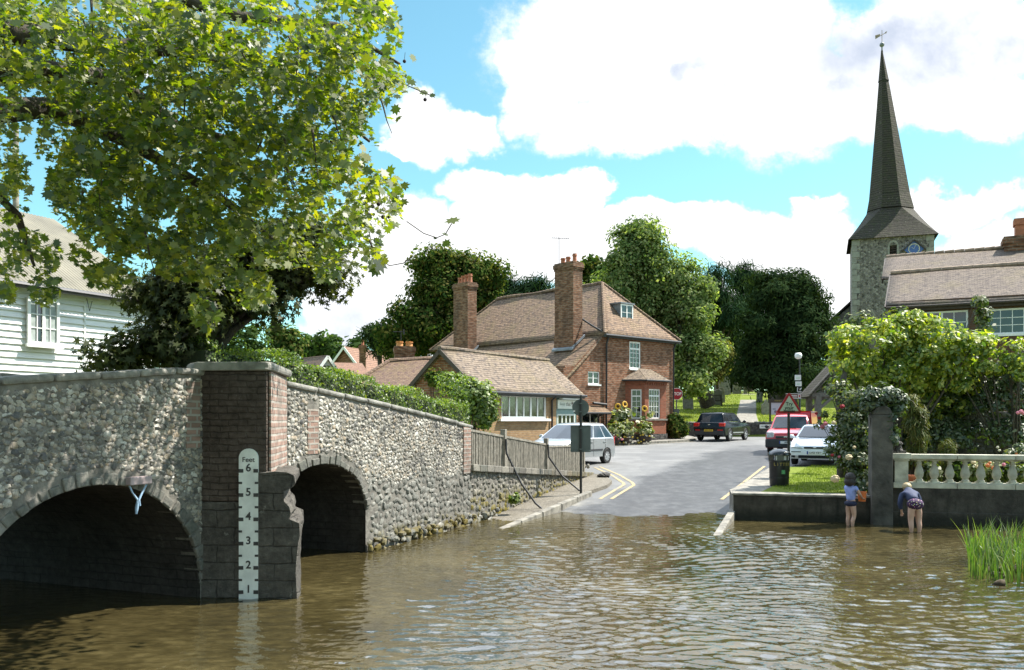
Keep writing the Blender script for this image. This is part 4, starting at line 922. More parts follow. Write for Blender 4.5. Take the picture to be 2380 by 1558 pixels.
mb.extr([tw.p(cl, -.06, 17.3-d_), tw.p(cl+d_, -.06, 17.3), tw.p(cl, -.06, 17.3+d_), tw.p(cl-d_, -.06, 17.3)], tw.b*-.05); ck = mb.build('clock', plain('clock_blue', (.04, .10, .32), .4, .1), chh)
mb = MB(); c0 = tw.p(cl, -.125, 17.3); rr = [c0+tw.a*math.cos(t)*.44+Vector((0, 0, math.sin(t)*.44)) for t in lin(0, 2*math.pi, 24)]; mb.tube(rr, .035, 5, cap=False)
mb.beam(c0, c0+tw.a*.12+Vector((0, 0, .33)), .05, .02); mb.beam(c0, c0+tw.a*-.2+Vector((0, 0, .12)), .05, .02)
for k in range(12): t = k*math.pi/6; e = tw.a*math.cos(t)+Vector((0, 0, math.sin(t))); mb.beam(c0+e*.34, c0+e*.42, .03, .02)
mb.build('clock_face_marks', plain('pale_gold', (.6, .58, .5), .4), ck)
mb = MB(); mb.beam(tw.p(cl-.95, -.14, 17.15), tw.p(cl, -.14, 18.07), .3, .08); mb.beam(tw.p(cl+.95, -.14, 17.15), tw.p(cl, -.14, 18.07), .3, .08); mb.build('clock_hood', M['wood_dark'], ck)
o2 = .35; sq = [tw.p(-o2, -o2, TZ-.15), tw.p(T+o2, -o2, TZ-.15), tw.p(T+o2, T+o2, TZ-.15), tw.p(-o2, T+o2, TZ-.15)]; ctr = tw.p(T/2, T/2, 0)
def octp(r, z, c): return [c+tw.a*math.cos(R(-112.5+45*i))*r+tw.b*math.sin(R(-112.5+45*i))*r+Vector((0, 0, z)) for i in range(8)]
lean = Vector((-.72, 0, 0)); Z0, Z1, Z2, Z3 = 21.5, 33.6, 36.4, 37.0; r_ = 2.02
mb = MB(); oc = octp(r_, Z0, ctr)
mid = [octp(r_+.75, Z0-1.25, ctr)]
for i in range(4):
    a, b = sq[i], sq[(i+1) % 4]; pa, pb = oc[2*i], oc[2*i+1]
    patch(mb, a, b, pb, pa, 8, 6, 0., curve=.12); nx = oc[(2*i+2) % 8]; patch(mb, b, b, nx, pb, 3, 6, 0., curve=.12)
mb.build('spire_skirt', M['tile_spire'], chh)
mb = MB(); rings = []
for j in range(19):
    t = j/18; z = Z0+(Z1-Z0)*t; r = r_+(.44-r_)*t+.12*max(0, 1-t*9); rings.append(octp(r, z, ctr+lean*((z-Z0)/(Z2-Z0))**1.1))
for p, q in zip(rings, rings[1:]):
    for i in range(8): mb.quad(p[i], p[(i+1) % 8], q[(i+1) % 8], q[i])
rings = [octp(.5, Z1-.05, ctr+lean*.8), octp(.46, Z1+.1, ctr+lean*.81), octp(.11, Z2-.3, ctr+lean), octp(.09, Z2, ctr+lean)]
for p, q in zip(rings, rings[1:]):
    for i in range(8): mb.quad(p[i], p[(i+1) % 8], q[(i+1) % 8], q[i])
mb.build('spire', M['tile_spire'], chh)
tp = ctr+lean+Vector((0, 0, Z2)); mb = MB(); mb.tube([tp, tp+Vector((0, 0, .45))], .07, 8); mb.ball(tp+Vector((0, 0, .55)), .22, 12, 8); mb.build('finial', M['lead'], chh, smooth=60)
mb = MB(); u = tp+Vector((0, 0, .75)); mb.tube([u, u+Vector((0, 0, 1.15))], .03, 6); mb.tube([u+Vector((-.28, 0, .55)), u+Vector((.32, 0, .9))], .03, 6); v_ = u+Vector((-.2, 0, .62)); mb.extr([v_+Vector((-.42, 0, .05)), v_+Vector((-.4, 0, -.3)), v_+Vector((0, 0, -.05)), v_+Vector((.05, 0, .18))], (0, .03, 0)); mb.extr([u+Vector((.3, 0, .98)), u+Vector((.5, 0, 1.05)), u+Vector((.36, 0, .8))], (0, .03, 0))
mb.build('weathervane', plain('vane_metal', (.25, .2, .13), .4, .2, 5., metal=.6), chh)
mb = MB(); mb.extr([tw.p(-2.2, 5.2, 1), tw.p(8.9, 5.2, 1), tw.p(8.9, 5.2, 11.2), tw.p(3.3, 5.2, 16.2), tw.p(-2.2, 5.2, 11.2)], tw.b*18); mb.build('nave_wall', M['flintwall'], chh)
mb = MB(); patch(mb, tw.p(-2.6, 5, 11), tw.p(-2.6, 23.5, 11), tw.p(3.3, 23.5, 16.5), tw.p(3.3, 5, 16.5), 6, 6, 0); patch(mb, tw.p(9.2, 23.5, 11), tw.p(9.2, 5, 11), tw.p(3.3, 5, 16.5), tw.p(3.3, 23.5, 16.5), 6, 6, 0); solid(mb.build('nave_roof', M['tile_spire'], chh), .15)
mb = MB(); mb.extr([tw.p(-5.6, 4.2, 1), tw.p(-.0, 4.2, 1), tw.p(-.0, 4.2, 8.7), tw.p(-5.6, 4.2, 6.8)], tw.b*12); mb.build('aisle_wall', M['flintwall'], chh)

# ---- cottage on the right
ct = Fr((13.4, 30.15), (.89, -.457)); ctg = thing('brick_cottage', 'dark brick cottage with weathered tiled roofs behind the garden', 'house', ct.p(4, 3, .8))
M['pale_ridge'] = plain('ridge_clay', (.24, .17, .12), .85, .4, 5.)
CW = 9.; cw = [(ct.fa(2130), ct.fa(2250), 4.5, 5.98), (ct.fa(2293), ct.fa(2293)+2.2, 5.1, 5.96)]
bd = brick('cottage_brick', (.15, .075, .045), (.115, .06, .04), (.12, .10, .08), dirtamt=.5)
M['cott_brick'] = bd
mb = MB(); wall(mb, ct, 0, CW, .2, 6.4, cw); mb.extr([ct.p(0, 0, .2), ct.p(0, 6.6, .2), ct.p(0, 6.6, 8.8), ct.p(0, 3.4, 7.6), ct.p(0, 0, 6.3)], ct.a*.2); mb.quad(ct.p(CW, 0, .2), ct.p(CW, 6.6, .2), ct.p(CW, 6.6, 8), ct.p(CW, 0, 6.4)); mb.build('wall', bd, ctg)
mb = MB(); patch(mb, ct.p(-.15, -.25, 6.22), ct.p(CW, -.25, 6.22), ct.p(CW, 3.2, 7.9), ct.p(-.2, 3.2, 7.88), 24, 8, .05, .9); patch(mb, ct.p(-.55, 3.3, 7.75), ct.p(CW, 3.3, 7.75), ct.p(CW, 6.6, 9.2), ct.p(-.55, 6.6, 9.12), 20, 8, .05, 2.); patch(mb, ct.p(CW, 9.8, 7.5), ct.p(-.55, 9.8, 7.5), ct.p(-.55, 6.6, 9.12), ct.p(CW, 6.6, 9.2), 6, 4, .02)
solid(mb.build('roof', M['tile_cott'], ctg, smooth=40), .08)
mb = MB()
for k in range(26): mb.tube([ct.p(-.2+9.2*k/26, 3.2, 7.9), ct.p(-.2+9.2*(k+.97)/26, 3.2, 7.91)], .11, 8); mb.tube([ct.p(-.55+9.5*k/26, 6.6, 9.14), ct.p(-.55+9.5*(k+.97)/26, 6.6, 9.16)], .09, 8)
mb.build('ridge_tiles', M['pale_ridge'], ctg, smooth=40)
mb = MB(); ct.box(mb, -.1, CW, -.2, -.12, 6.02, 6.2); mb.tube([ct.p(-.15, -.3, 6.15), ct.p(CW, -.3, 6.15)], .05, 8); mb.beam(ct.p(-.18, -.25, 6.12), ct.p(-.22, 3.2, 7.78), .05, .2); mb.beam(ct.p(-.5, 3.3, 7.65), ct.p(-.6, 6.6, 9.02), .05, .2); mb.build('gutter', M['wood_dark'], ctg)
window(ctg, ct, *cw[0], 4, 4, rec=.03, mull=2, fw=.06); window(ctg, ct, *cw[1], 6, 3, rec=.03, mull=3, fw=.06)
q = V(2374, 600, 34); cmo = chimney(ctg, q, -.45, 1.25, .9, 7.5, V(0, 552, 34).z, [], 'brick_chim'); mb = MB(); mb.rbox(q.x+.05, q.y, V(0, 552, 34).z, V(0, 515, 34).z, .55, .5, -.45); mb.rbox(q.x+.05, q.y, V(0, 525, 34).z, V(0, 510, 34).z, .65, .6, -.45); mb.build('chimney_pot', M['pot'], cmo)

# ---- white boarded house
wf = Fr((-11.4, 19), (.454, .891)); wh = thing('weatherboarded_house', 'white weatherboarded house with corrugated roof behind the bridge', 'house', wf.p(0, 2, .8))
A0, A1 = -7., 4.1
mb = MB(); z = .8
while z < 5.3:
    mb.extr([wf.p(A0, 0, z), wf.p(A0, -.05, z), wf.p(A0, -.006, z+.158), wf.p(A0, 0, z+.158)], wf.a*(A1-A0)); z += .15
mb.quad(wf.p(A1, 0, .5), wf.p(A1, 7, .5), wf.p(A1, 7, 5.4), wf.p(A1, 0, 5.4)); mb.quad(wf.p(A0, 0.0, .4), wf.p(A1, 0.0, .4), wf.p(A1, 0.0, 5.4), wf.p(A0, 0.0, 5.4))
mb.build('wall', M['white'], wh)
mb = MB(); j = wf.fa(195); wf.box(mb, j-.02, j+.02, -.05, 0, .8, 5.3); wf.box(mb, A0, A1, -.06, -.0, 5.12, 5.36); mb.build('trim_board', M['white'], wh)
def corr():
    m = plain('corrugated_sheet', (.20, .18, .13), .6, .25, 1.2, bmp=.2); return m
mb = MB(); n = 660; rows = [(-.3, 5.32), (1.2, 6.25), (2.8, 7.2), (4.3, 8.05)]; o = 0
for r, (b, z) in enumerate(rows):
    for i in range(n+1):
        a = A0-.2+(A1-A0+.4)*i/n; mb.v.append(tuple(wf.p(a, b, z+.018*math.sin(2*math.pi*a/.105))))
for r in range(len(rows)-1):
    for i in range(n): mb.f.append((r*(n+1)+i, r*(n+1)+i+1, (r+1)*(n+1)+i+1, (r+1)*(n+1)+i)); mb.m.append(0)
mb.quad(wf.p(A1+.2, 8.9, 5.3), wf.p(A0, 8.9, 5.3), wf.p(A0, 4.3, 8.05), wf.p(A1+.2, 4.3, 8.05))
mb.build('roof', corr(), wh, smooth=60)
mb = MB(); mb.tube([wf.p(A0, -.36, 5.26), wf.p(A1+.2, -.36, 5.26)], .07, 8); mb.tube([wf.p(j, -.1, 5.2), wf.p(j+.1, -.08, 4.9), wf.p(j+.18, -.06, 5.15)], .008, 5); mb.build('gutter', M['iron'], wh)
wa0, wa1 = wf.fa(57), wf.fa(131); ww = window(wh, wf, wa0, wa1, 3.97, 5.05, 4, 3, b=-.13, rec=0, fw=.07, mull=2)
mb = MB(); cu = plain('net_curtain', (.32, .36, .34), .9, .2, 9.); dw = (wa1-wa0)
for (u, v) in ((.09, .26), (.55, .7), (.74, .91)): wf.box(mb, wa0+dw*u, wa0+dw*v, -.1, -.094, 4.05, 4.98)
mb.build('curtain', cu, ww)
mb = MB(); pq = V(37, 470, 26); mb.tube([(pq.x, pq.y, 1), (pq.x, pq.y, V(0, 290, 26).z)], [.11, .08], 10); tp_ = tag(mb.build('utility_pole', M['wood'], smooth=40), 'plain grey pole rising behind the corrugated roof', 'pole', kind='thing')
# ------------------------------------------------------------ street furniture
def root_local(root, fn): return fn
rs = thing('road_sign', 'back of a round and a rectangular grey road sign on one dark post', 'road sign', (1.84, 22.8, .25))
mb = MB(); mb.tube([(0, 0, -.1), (0, 0, 2.64)], .034, 10); mb.build('post', M['black'], rs, smooth=50, local=True)
mb = MB(); mb.lathe([(.0, 0), (.225, 0), (.225, .02), (0, .02)], n=28); [setattr(mb, 'v', [(x, .05+z, y+2.31) for x, y, z in mb.v])]; mb.build('round_plate', M['signgrey'], rs, local=True)
mb = MB(); mb.box(-.27, .27, .05, .07, 1.13, 1.83); mb.box(-.27, .27, .03, .07, 1.80, 1.84); mb.box(-.27, .27, .03, .07, 1.12, 1.16); mb.build('rectangular_plate', M['signgrey'], rs, bevel=.008, local=True)
mb = MB()
for z in (1.2, 1.76, 2.2, 2.42): mb.box(-.05, .05, -.042, .05, z-.014, z+.014)
for z in (2.2, 2.42): mb.box(-.13, .13, .035, .05, z-.012, z+.012)
mb.build('clip', M['signgrey'], rs, local=True)
mb = MB(); mb.box(-.2, -.15, .047, .05, 2.2, 2.235); mb.build('sticker', M['white'], rs, local=True)

sx, sy = xa(1573, 51.6), 51.6; g = zr(sy)
ss_ = thing('stop_sign', 'red octagonal STOP sign at the corner of the brick house', 'road sign', (sx, sy, g), R(8))
mb = MB(); mb.tube([(0, .05, 0), (0, .05, H+75*sy/F_-g)], .04, 8); mb.build('post', M['signgrey'], ss_, local=True)
cz = H+60*sy/F_-g
def octo(r, y): return [(r*math.cos(R(22.5+45*i)), y, cz+r*math.sin(R(22.5+45*i))) for i in range(8)]
mb = MB(); mb.extr(octo(.38, 0), (0, .02, 0)); mb.build('rim', M['white'], ss_, local=True)
mb = MB(); mb.extr(octo(.355, -.006), (0, .006, 0)); mb.build('plate', M['signred'], ss_, local=True)
lettering('STOP', .27, (0, -.008, cz), M['white'], ss_, sx=.88, bold=.006)
mb = MB(); mb.box(-.22, .16, .03, .06, cz-1.35, cz-.9); mb.build('grey_box', M['signgrey'], ss_, local=True)

ws = thing('warning_sign', 'red bordered triangular sign reading Try your brakes on a dark post', 'road sign', (xa(1834, 26.4), 26.4, .62), R(3))
k = 26.4/F_; zt, zb_ = H+66*k-.62, H+15*k-.62; hw = 32*k
mb = MB(); mb.tube([(0, .04, -.1), (0, .04, zb_+.3)], .042, 10); mb.build('post', M['black'], ws, smooth=50, local=True)
def rtri(s, y):
    c = [(-hw, zb_), (hw, zb_), (0, zt)]; cc = (0, (2*zb_+zt)/3); out = []
    for i in range(3):
        p = c[i]; a = c[i-1]; b = c[(i+1) % 3]
        for q in (a, b): t = .09; out.append((p[0]+(q[0]-p[0])*t, p[1]+(q[1]-p[1])*t))
    return [(cc[0]+(x-cc[0])*s, y, cc[1]+(z-cc[1])*s) for x, z in out]
mb = MB(); mb.extr(rtri(1., 0), (0, .02, 0)); mb.build('red_border', M['signred'], ws, bevel=.004, local=True)
mb = MB(); c3 = (2*zb_+zt)/3; mb.extr([(-hw*.70, -.006, c3-(c3-zb_)*.70), (hw*.70, -.006, c3-(c3-zb_)*.70), (0, -.006, c3+(zt-c3)*.70)], (0, .006, 0)); mb.build('face', plain('sign_face', (.42, .46, .38), .5, .1), ws, local=True)
for t, z, sz in (('Try', c3+.06, .15), ('your', c3-.06, .15), ('brakes', c3-.155, .135)): lettering(t, sz, (0, -.008, z), M['black'], ws, bold=.003)

bx, by = xa(1811, 21.6), 21.6
lb = thing('litter_bin', 'round black litter bin with open top and gold lettering by the verge', 'litter bin', (bx, by, vz(bx, by)-.02))
mb = MB(); mb.lathe([(.225, 0), (.235, .05), (.25, .62), (.262, .63), (.262, .66), (.25, .66)], n=24); mb.lathe([(.236, .2), (.247, .2), (.249, .215), (.247, .23), (.236, .23)], n=24); mb.build('body', M['black'], lb, smooth=40, local=True)
mb = MB(); mb.lathe([(.25, .78), (.285, .785), (.285, .82), (.25, .87), (.15, .93), (0, .945)], n=24)
for k in range(6): t = R(20+60*k); mb.rbox(.235*math.cos(t), .235*math.sin(t), .64, .8, .03, .16, t)
mb.build('hood', plain('bin_hood', (.02, .02, .022), .22, .2, 5., spec=.7), lb, smooth=40, local=True)
mb = MB(); mb.box(-.15, .17, -.2, -.185, .665, .775); mb.build('ash_plate', M['white'], lb, local=True)
gold = plain('gold_paint', (.32, .24, .06), .5, .1)
for i, ch in enumerate('LITTER'):
    t = R(-90+(i-2.5)*17); lettering(ch, .105, (.2525*math.cos(t), .2525*math.sin(t), .56), gold, lb, rot=(90, 0, math.degrees(t)+90), bold=.002)
mb = MB(); t = R(-84); mb.obox((.248*math.cos(t), .248*math.sin(t), .37), (.045, .004, 0), (0, .004, 0), (0, 0, .05)); mb.build('green_sticker', plain('sticker_green', (.12, .35, .14), .5, .3, 30.), lb, local=True)

ld = 44.; lx = xa(1859, ld); lg = zr(ld)
sl_ = thing('street_lamp', 'slim dark street lamp with white head, small signs and a brown fingerpost', 'street lamp', (lx, ld, lg))
zl = lambda y: H+(HZ-y)*ld/F_-lg
mb = MB(); mb.tube([(0, 0, 0), (0, 0, 1.2), (0, 0, 1.25), (-.02, 0, zl(835))], [.075, .075, .05, .04], 8); mb.build('post', M['black'], sl_, smooth=40, local=True)
mb = MB(); mb.lathe([(.05, zl(835)), (.13, zl(832)), (.15, zl(826)), (.11, zl(821)), (0, zl(820))], (-.08, 0, 0), 14, sx=1.3); mb.build('lamp_head', M['white'], sl_, smooth=60, local=True)
for (px, y0, y1) in ((1853.5, 872, 884), (1855, 887, 898)):
    x = (px-1859)*ld/F_
    mb = MB(); mb.box(x-.16, x+.16, -.06, -.045, zl(y1), zl(y0)); pl_ = mb.build('sign_plate', M['white'], sl_, local=True)
    mb = MB(); [mb.box(x-.1, x+.1, -.064, -.06, zl(y1)+.07+.07*j, zl(y1)+.09+.07*j) for j in range(2)]; mb.build('sign_text_lines', plain('pale_green_ink', (.3, .5, .3), .6), pl_, local=True)
mb = MB(); mb.box(-.17, .08, -.06, -.045, zl(913), zl(900)); pl_ = mb.build('sign_plate', M['black'], sl_, local=True)
mb = MB(); z0, z1 = zl(912), zl(901); mb.box(-.16, -.13, -.064, -.06, z0, z1); mb.box(-.16, .07, -.064, -.06, z0, z0+.03); mb.beam((-.1, -.062, z1-.02), (-.02, -.062, (z0+z1)/2), .004, .04, up=(0, 1, 0)); mb.beam((.06, -.062, z1-.02), (-.02, -.062, (z0+z1)/2), .004, .04); mb.beam((-.02, -.062, (z0+z1)/2), (-.02, -.062, z0+.04), .004, .04); mb.build('white_arrow', M['white'], pl_, local=True)
mb = MB(); z0, z1 = zl(927), zl(915); mb.box(-.75, .06, -.06, -.03, z0, z1); fp = mb.build('brown_finger', plain('sign_brown', (.11, .035, .02), .5, .1), sl_, local=True)
mb = MB(); mb.box(-.75, .06, -.065, -.06, z0, z0+.02); mb.box(-.75, .06, -.065, -.06, z1-.02, z1); mb.box(-.12, .03, -.065, -.06, z0+.05, z1-.05); [mb.box(-.66, -.17, -.065, -.06, z0+.07+.08*j, z0+.1+.08*j) for j in range(2)]; mb.build('white_lines', M['white'], fp, local=True)
mb = MB(); mb.box(-.09, .0, -.07, -.064, z0+.08, z1-.08); mb.build('emblem', M['signred'], fp, local=True)

lx0, ldp = xa(1901, 52), 52.; lyf = Fr((lx0, ldp), (1, -.12)); zl = lambda y: H+(HZ-y)*ldp/F_
ly = thing('lychgate', 'open grey oak lychgate at the churchyard entrance', 'lychgate', lyf.p(1.5, 1, 1.05))
LWD = 2.7
for b in (0, 2.4):
    for a in (0, LWD):
        mb = MB(); mb.beam(lyf.p(a, b, 1.0), lyf.p(a, b, zl(920)), .34, .3, up=(0, 1, 0)); mb.build('post', M['oak'], ly, bevel=.02)
    mb = MB(); mb.beam(lyf.p(-.4, b, zl(918)), lyf.p(LWD+.4, b, zl(918)), .28, .26); mb.build('tie_beam', M['oak'], ly, bevel=.02)
    mb = MB(); pk_ = lyf.p(LWD/2, b, zl(918)+2.0)
    for e in (-.45, LWD+.45): mb.beam(lyf.p(e, b, zl(918)), pk_, .22, .2)
    mb.beam(lyf.p(LWD/2, b, zl(918)), pk_, .2, .2, up=(0, 1, 0)); mb.beam(lyf.p(.15, b, zl(948)), lyf.p(.9, b, zl(922)), .18, .16); mb.beam(lyf.p(LWD-.15, b, zl(948)), lyf.p(LWD-.9, b, zl(922)), .18, .16)
    mb.beam(lyf.p(.55, b, zl(918)+.75), lyf.p(1.2, b, zl(918)+.1), .15, .14); mb.build('truss', M['oak'], ly)
mb = MB(); pz = zl(918)+2.15
patch(mb, lyf.p(-.65, -.4, zl(918)-.1), lyf.p(LWD/2, -.4, pz), lyf.p(LWD/2, 2.9, pz), lyf.p(-.65, 2.9, zl(918)-.1), 6, 6, 0); patch(mb, lyf.p(LWD/2, -.4, pz), lyf.p(LWD+.65, -.4, zl(918)-.1), lyf.p(LWD+.65, 2.9, zl(918)-.1), lyf.p(LWD/2, 2.9, pz), 6, 6, 0); solid(mb.build('roof', M['tile_spire'], ly), .1)

nb = thing('notice_board', 'church notice board with pale posters on dark posts', 'notice board', (xa(1807, 55.9), 55.9, 2.))
zl = lambda y: H+(HZ-y)*55.9/F_-2.
x0, x1 = -.42, .5
mb = MB(); mb.box(x0-.1, x0, 0, .1, -1, zl(928)); mb.box(x1, x1+.1, 0, .1, -1, zl(928)); mb.box(x0, x1, 0, .1, zl(936), zl(928)); mb.build('frame', M['wood_dark'], nb, local=True)
mb = MB(); mb.box(x0, x1, .05, .09, zl(964), zl(936)); bd_ = mb.build('poster', plain('poster_pale', (.55, .5, .58), .6, .1, 2.), nb, local=True)
mb = MB(); mb.lathe([(0, 0), (.09, 0), (.09, .003), (0, .003)], n=10); mb.v = [(x-.12, .047+z*.5, y+zl(957)) for x, y, z in mb.v]; mb.box(-.3, -.1, .046, .05, zl(952), zl(950)); mb.build('poster_picture', plain('poster_ink', (.12, .14, .22), .6, .3), bd_, local=True)
lettering('PARISH', .15, (.04, -.003, zl(932)), gold, nb)

cw_ = thing('churchyard_wall', 'dark flint retaining wall along the churchyard with a street nameplate', 'wall', (14, 55.5, 1))
mb = MB(); pts = [(11.3, 55.35), (17.9, 55.6)]
mb.prism([(11.2, 55.3), (17.9, 55.6), (17.9, 56.1), (10.9, 55.9), (9.9, 60), (9.5, 60), (10.6, 55.6)], .8, 2.02); mb.build('wall', M['dkstone'], cw_)
mb = MB()
for k in range(26):
    x = 11.25+6.6*k/26; mb.ball((x+.12, 55.55+.045*(x-11.2), 2.04), (.16, .2, random.uniform(.06, .11)), 7, 5, jit=.15)
mb.build('coping_stones', M['cobble'], cw_, smooth=50)
x0 = xa(1768, 55.2); mb = MB(); mb.box(x0, x0+1.05, 55.42, 55.45, H-(996-HZ)*55.4/F_, H-(987-HZ)*55.4/F_); np_ = mb.build('nameplate', M['white'], cw_)
lettering('HIGH STREET', .15, Vector((x0+.525, 55.415, H-(991.5-HZ)*55.4/F_))-cw_.location, M['black'], np_)

# gravestones and bench on the churchyard slope
def hill(ybase):                                                      # depth at which the slope is seen at this row
    d = 57.
    while d < 95 and HZ-(zr(d)-H)*F_/d > ybase: d += .25
    return d
GR = [(1600, 908, 952, 25, 0, 'large upright gravestone under the pale green tree beside the STOP sign'), (1632, 904, 934, 22, 1, 'pale slanting gravestone half hidden by low branches'),
      (1668, 903, 942, 20, 0, 'square topped gravestone just behind the bench'), (1677, 899, 937, 16, 1, 'gravestone tucked behind the square topped stone by the bench'),
      (1672, 878, 921, 20, 2, 'tall pale pointed gravestone higher up the slope'), (1688, 872, 918, 20, 2, 'tall weathered pointed gravestone, darker of the pair on the slope'),
      (1713, 888, 916, 20, 1, 'low pale gravestone at the top of the lawn'), (1733, 880, 914, 9, 2, 'narrow dark gravestone beside the top of the path'), (1781, 926, 965, 21, 3, 'dark shouldered gravestone standing right of the churchyard path'),
      (1651, 906, 931, 12, 1, 'small brownish gravestone between the slanting stone and the bench'), (1790, 900, 940, 9, 2, 'slim gravestone in the deep shade of the yew'), (1765, 905, 936, 14, 1, 'shaded gravestone near the yew trunk')]
for (px, yt, yb, w, kind, lab) in GR:
    d = hill(yb); k = d/F_; h = (yb-yt)*k; w = w*k; t = .12
    prof = {0: [(-.5, 0), (.5, 0), (.5, .9), (.42, .95), (.3, .94), (.15, 1), (-.15, 1), (-.3, .94), (-.42, .95), (-.5, .9)],
            1: [(-.5, 0), (.5, 0), (.5, .8), (.38, .93), (.2, .99), (0, 1), (-.2, .99), (-.38, .93), (-.5, .8)],
            2: [(-.5, 0), (.5, 0), (.5, .75), (.3, .92), (0, 1), (-.3, .92), (-.5, .75)],
            3: [(-.5, 0), (.5, 0), (.5, .68), (.36, .74), (.2, .8), (.16, .92), (0, 1), (-.16, .92), (-.2, .8), (-.36, .74), (-.5, .68)]}[kind]
    o = thing('gravestone', lab, 'gravestone', (xa(px, d), d, zr(d)), R(random.uniform(-14, 10)), 'gravestones in the churchyard')
    mb = MB(); mb.extr([(x*w, 0, z*h) for x, z in prof], (0, t, 0)); mb.v = [(x, y, z-.1) for x, y, z in mb.v]
    s_ = mb.build('stone', M['grave'], o, bevel=.02, local=True); s_.rotation_euler = (R(random.uniform(-4, 4)), R(random.uniform(-3, 3)), 0)
bd = hill(945); k = bd/F_
be = thing('park_bench', 'dark wooden slatted bench on the churchyard lawn', 'bench', (xa(1655, bd), bd, zr(bd)), R(-6))
w = 46*k/2
mb = MB(); [mb.box(-w+.07*i*0+(2*w-.05)*i/17, -w+(2*w-.05)*i/17+.045, .25, .28, .5, .93) for i in range(18)]; mb.box(-w, w, .24, .29, .92, .99); mb.box(-w, w, .24, .29, .46, .52); mb.build('backrest', M['wood_dark'], be, local=True)
mb = MB(); [mb.box(-w, w, -.22+.11*i, -.22+.11*i+.09, .43, .46) for i in range(5)]; mb.build('seat', M['wood_dark'], be, local=True)
for sx_ in (-w+.05, w-.05):
    for y in (-.2, .27): mb = MB(); mb.box(sx_-.04, sx_+.04, y-.04, y+.04, -.1, .66 if y < 0 else .95); mb.build('leg', M['wood_dark'], be, local=True)
    mb = MB(); mb.box(sx_-.045, sx_+.045, -.26, .28, .64, .68); mb.build('armrest', M['wood_dark'], be, local=True)

# ------------------------------------------------------------ cars
def paint(name, c, metal=0., rough=.3): return plain(name, c, rough, .05, 2., metal=metal, coat=1.)
def car(name, label, loc, rz, L, w, r, wx, up, cab, col, sill=.24, lower=None, trim=None):
    t = thing(name, label, 'van' if 'van' in name else 'car', loc, rz)
    arcs = []
    for x in (wx[1], wx[0]):                                           # rear then front, bottom edge running forwards
        R_ = r+.055
        for k in range(0, 13):
            a = math.pi-math.pi*k/12; arcs.append((x+R_*math.cos(a), max(sill, r+R_*math.sin(a))))
    prof = [(up[-1][0], up[-1][1])]+arcs+list(up[:-1])
    sl_ = [(-w, .965, .05), (-w+.03, .985, .015), (-w+.12, .997, .0), (-w*.5, 1.0, 0), (0, 1.003, -.008), (w*.5, 1., 0), (w-.12, .997, .0), (w-.03, .985, .015), (w, .965, .05)]
    mb = MB(); n = len(prof)
    for (y, sx, dz) in sl_:
        for (x, z) in prof: mb.v.append((x*sx if abs(x) > max(map(abs, wx))+r else x, y, z-dz*min(1, max(0, (z-.5)/.4))))
    for j in range(len(sl_)-1):
        for i in range(n):
            k = (i+1) % n; mb.f.append((j*n+i, (j+1)*n+i, (j+1)*n+k, j*n+k)); mb.m.append(0)
    tri = tessellate_polygon([[Vector((x, z, 0)) for x, z in prof]])
    for tt in tri:
        mb.f.append(tuple(tt)); mb.f.append(tuple((len(sl_)-1)*n+i for i in tt[::-1])); mb.m += [0, 0]
    bo = mb.build('body', col, t, smooth=32, local=True)
    bmx = bmesh.new(); bmx.from_mesh(bo.data); bmesh.ops.recalc_face_normals(bmx, faces=bmx.faces); bmx.to_mesh(bo.data); bmx.free()
    # cabin: base rectangle to roof rectangle
    (xf, xr, zb, yb, xf2, xr2, zt, yt) = cab
    B = lambda s, v: ((xf if s else xr)+((xf2 if s else xr2)-(xf if s else xr))*v)
    Y = lambda v: yb+(yt-yb)*v
    mb = MB(); lv = [0, .4, .8, .94, 1.]; sq = [0, 0, 0, .02, .09]
    rows = []
    for v, q in zip(lv, sq):
        y = Y(v)-q; f0 = B(1, v)-q*1.3; r0 = B(0, v)+q; z = zb+(zt-zb)*v
        rows.append([(f0, -y, z), (f0+.05, 0, z), (f0, y, z), (r0, y, z), (r0-.03, 0, z), (r0, -y, z)])
    for k_ in rows: mb.v += k_
    for j in range(len(rows)-1):
        for i in range(6): mb.f.append((j*6+i, j*6+(i+1) % 6, (j+1)*6+(i+1) % 6, (j+1)*6+i)); mb.m.append(0)
    o = (len(rows)-1)*6; mb.v.append(((xf2+xr2)/2, 0, zt+.035)); c = len(mb.v)-1
    for i in range(6): mb.f.append((o+i, o+(i+1) % 6, c)); mb.m.append(0)
    mb.build('cabin', col, t, smooth=45, bevel=.015, local=True)
    gl = M['carglass']
    def scr(s):
        mb = MB(); e = .012 if s else -.012; P_ = []
        for v, m_ in ((.06, .07), (.88, .06)):
            y = Y(v)-m_; x = B(s, v)+e
            P_ += [(x, -y, zb+(zt-zb)*v), (x+(.05 if s else -.03), 0, zb+(zt-zb)*v), (x, y, zb+(zt-zb)*v)]
        fs = [(0, 1, 4, 3), (1, 2, 5, 4)]; mb.add(P_, fs if s else [f[::-1] for f in fs]); return mb.build('windscreen' if s else 'rear_window', gl, t, local=True)
    scr(1); scr(0)
    return t, B, Y
def side_windows(t, B, Y, zb, zt, splits, v0=.08, v1=.84):
    for sgn in (-1, 1):
        for (a, b) in splits:                                           # fractions from front to rear
            mb = MB(); P_ = []
            for v, u in ((v0, a), (v0, b), (v1, b), (v1, a)):
                x0, x1 = B(1, v)-.07, B(0, v)+.07; P_.append((x0+(x1-x0)*u, sgn*(Y(v)+.006), zb+(zt-zb)*v))
            mb.quad(*(P_ if sgn < 0 else P_[::-1])); mb.build('side_window', M['carglass'], t, local=True)
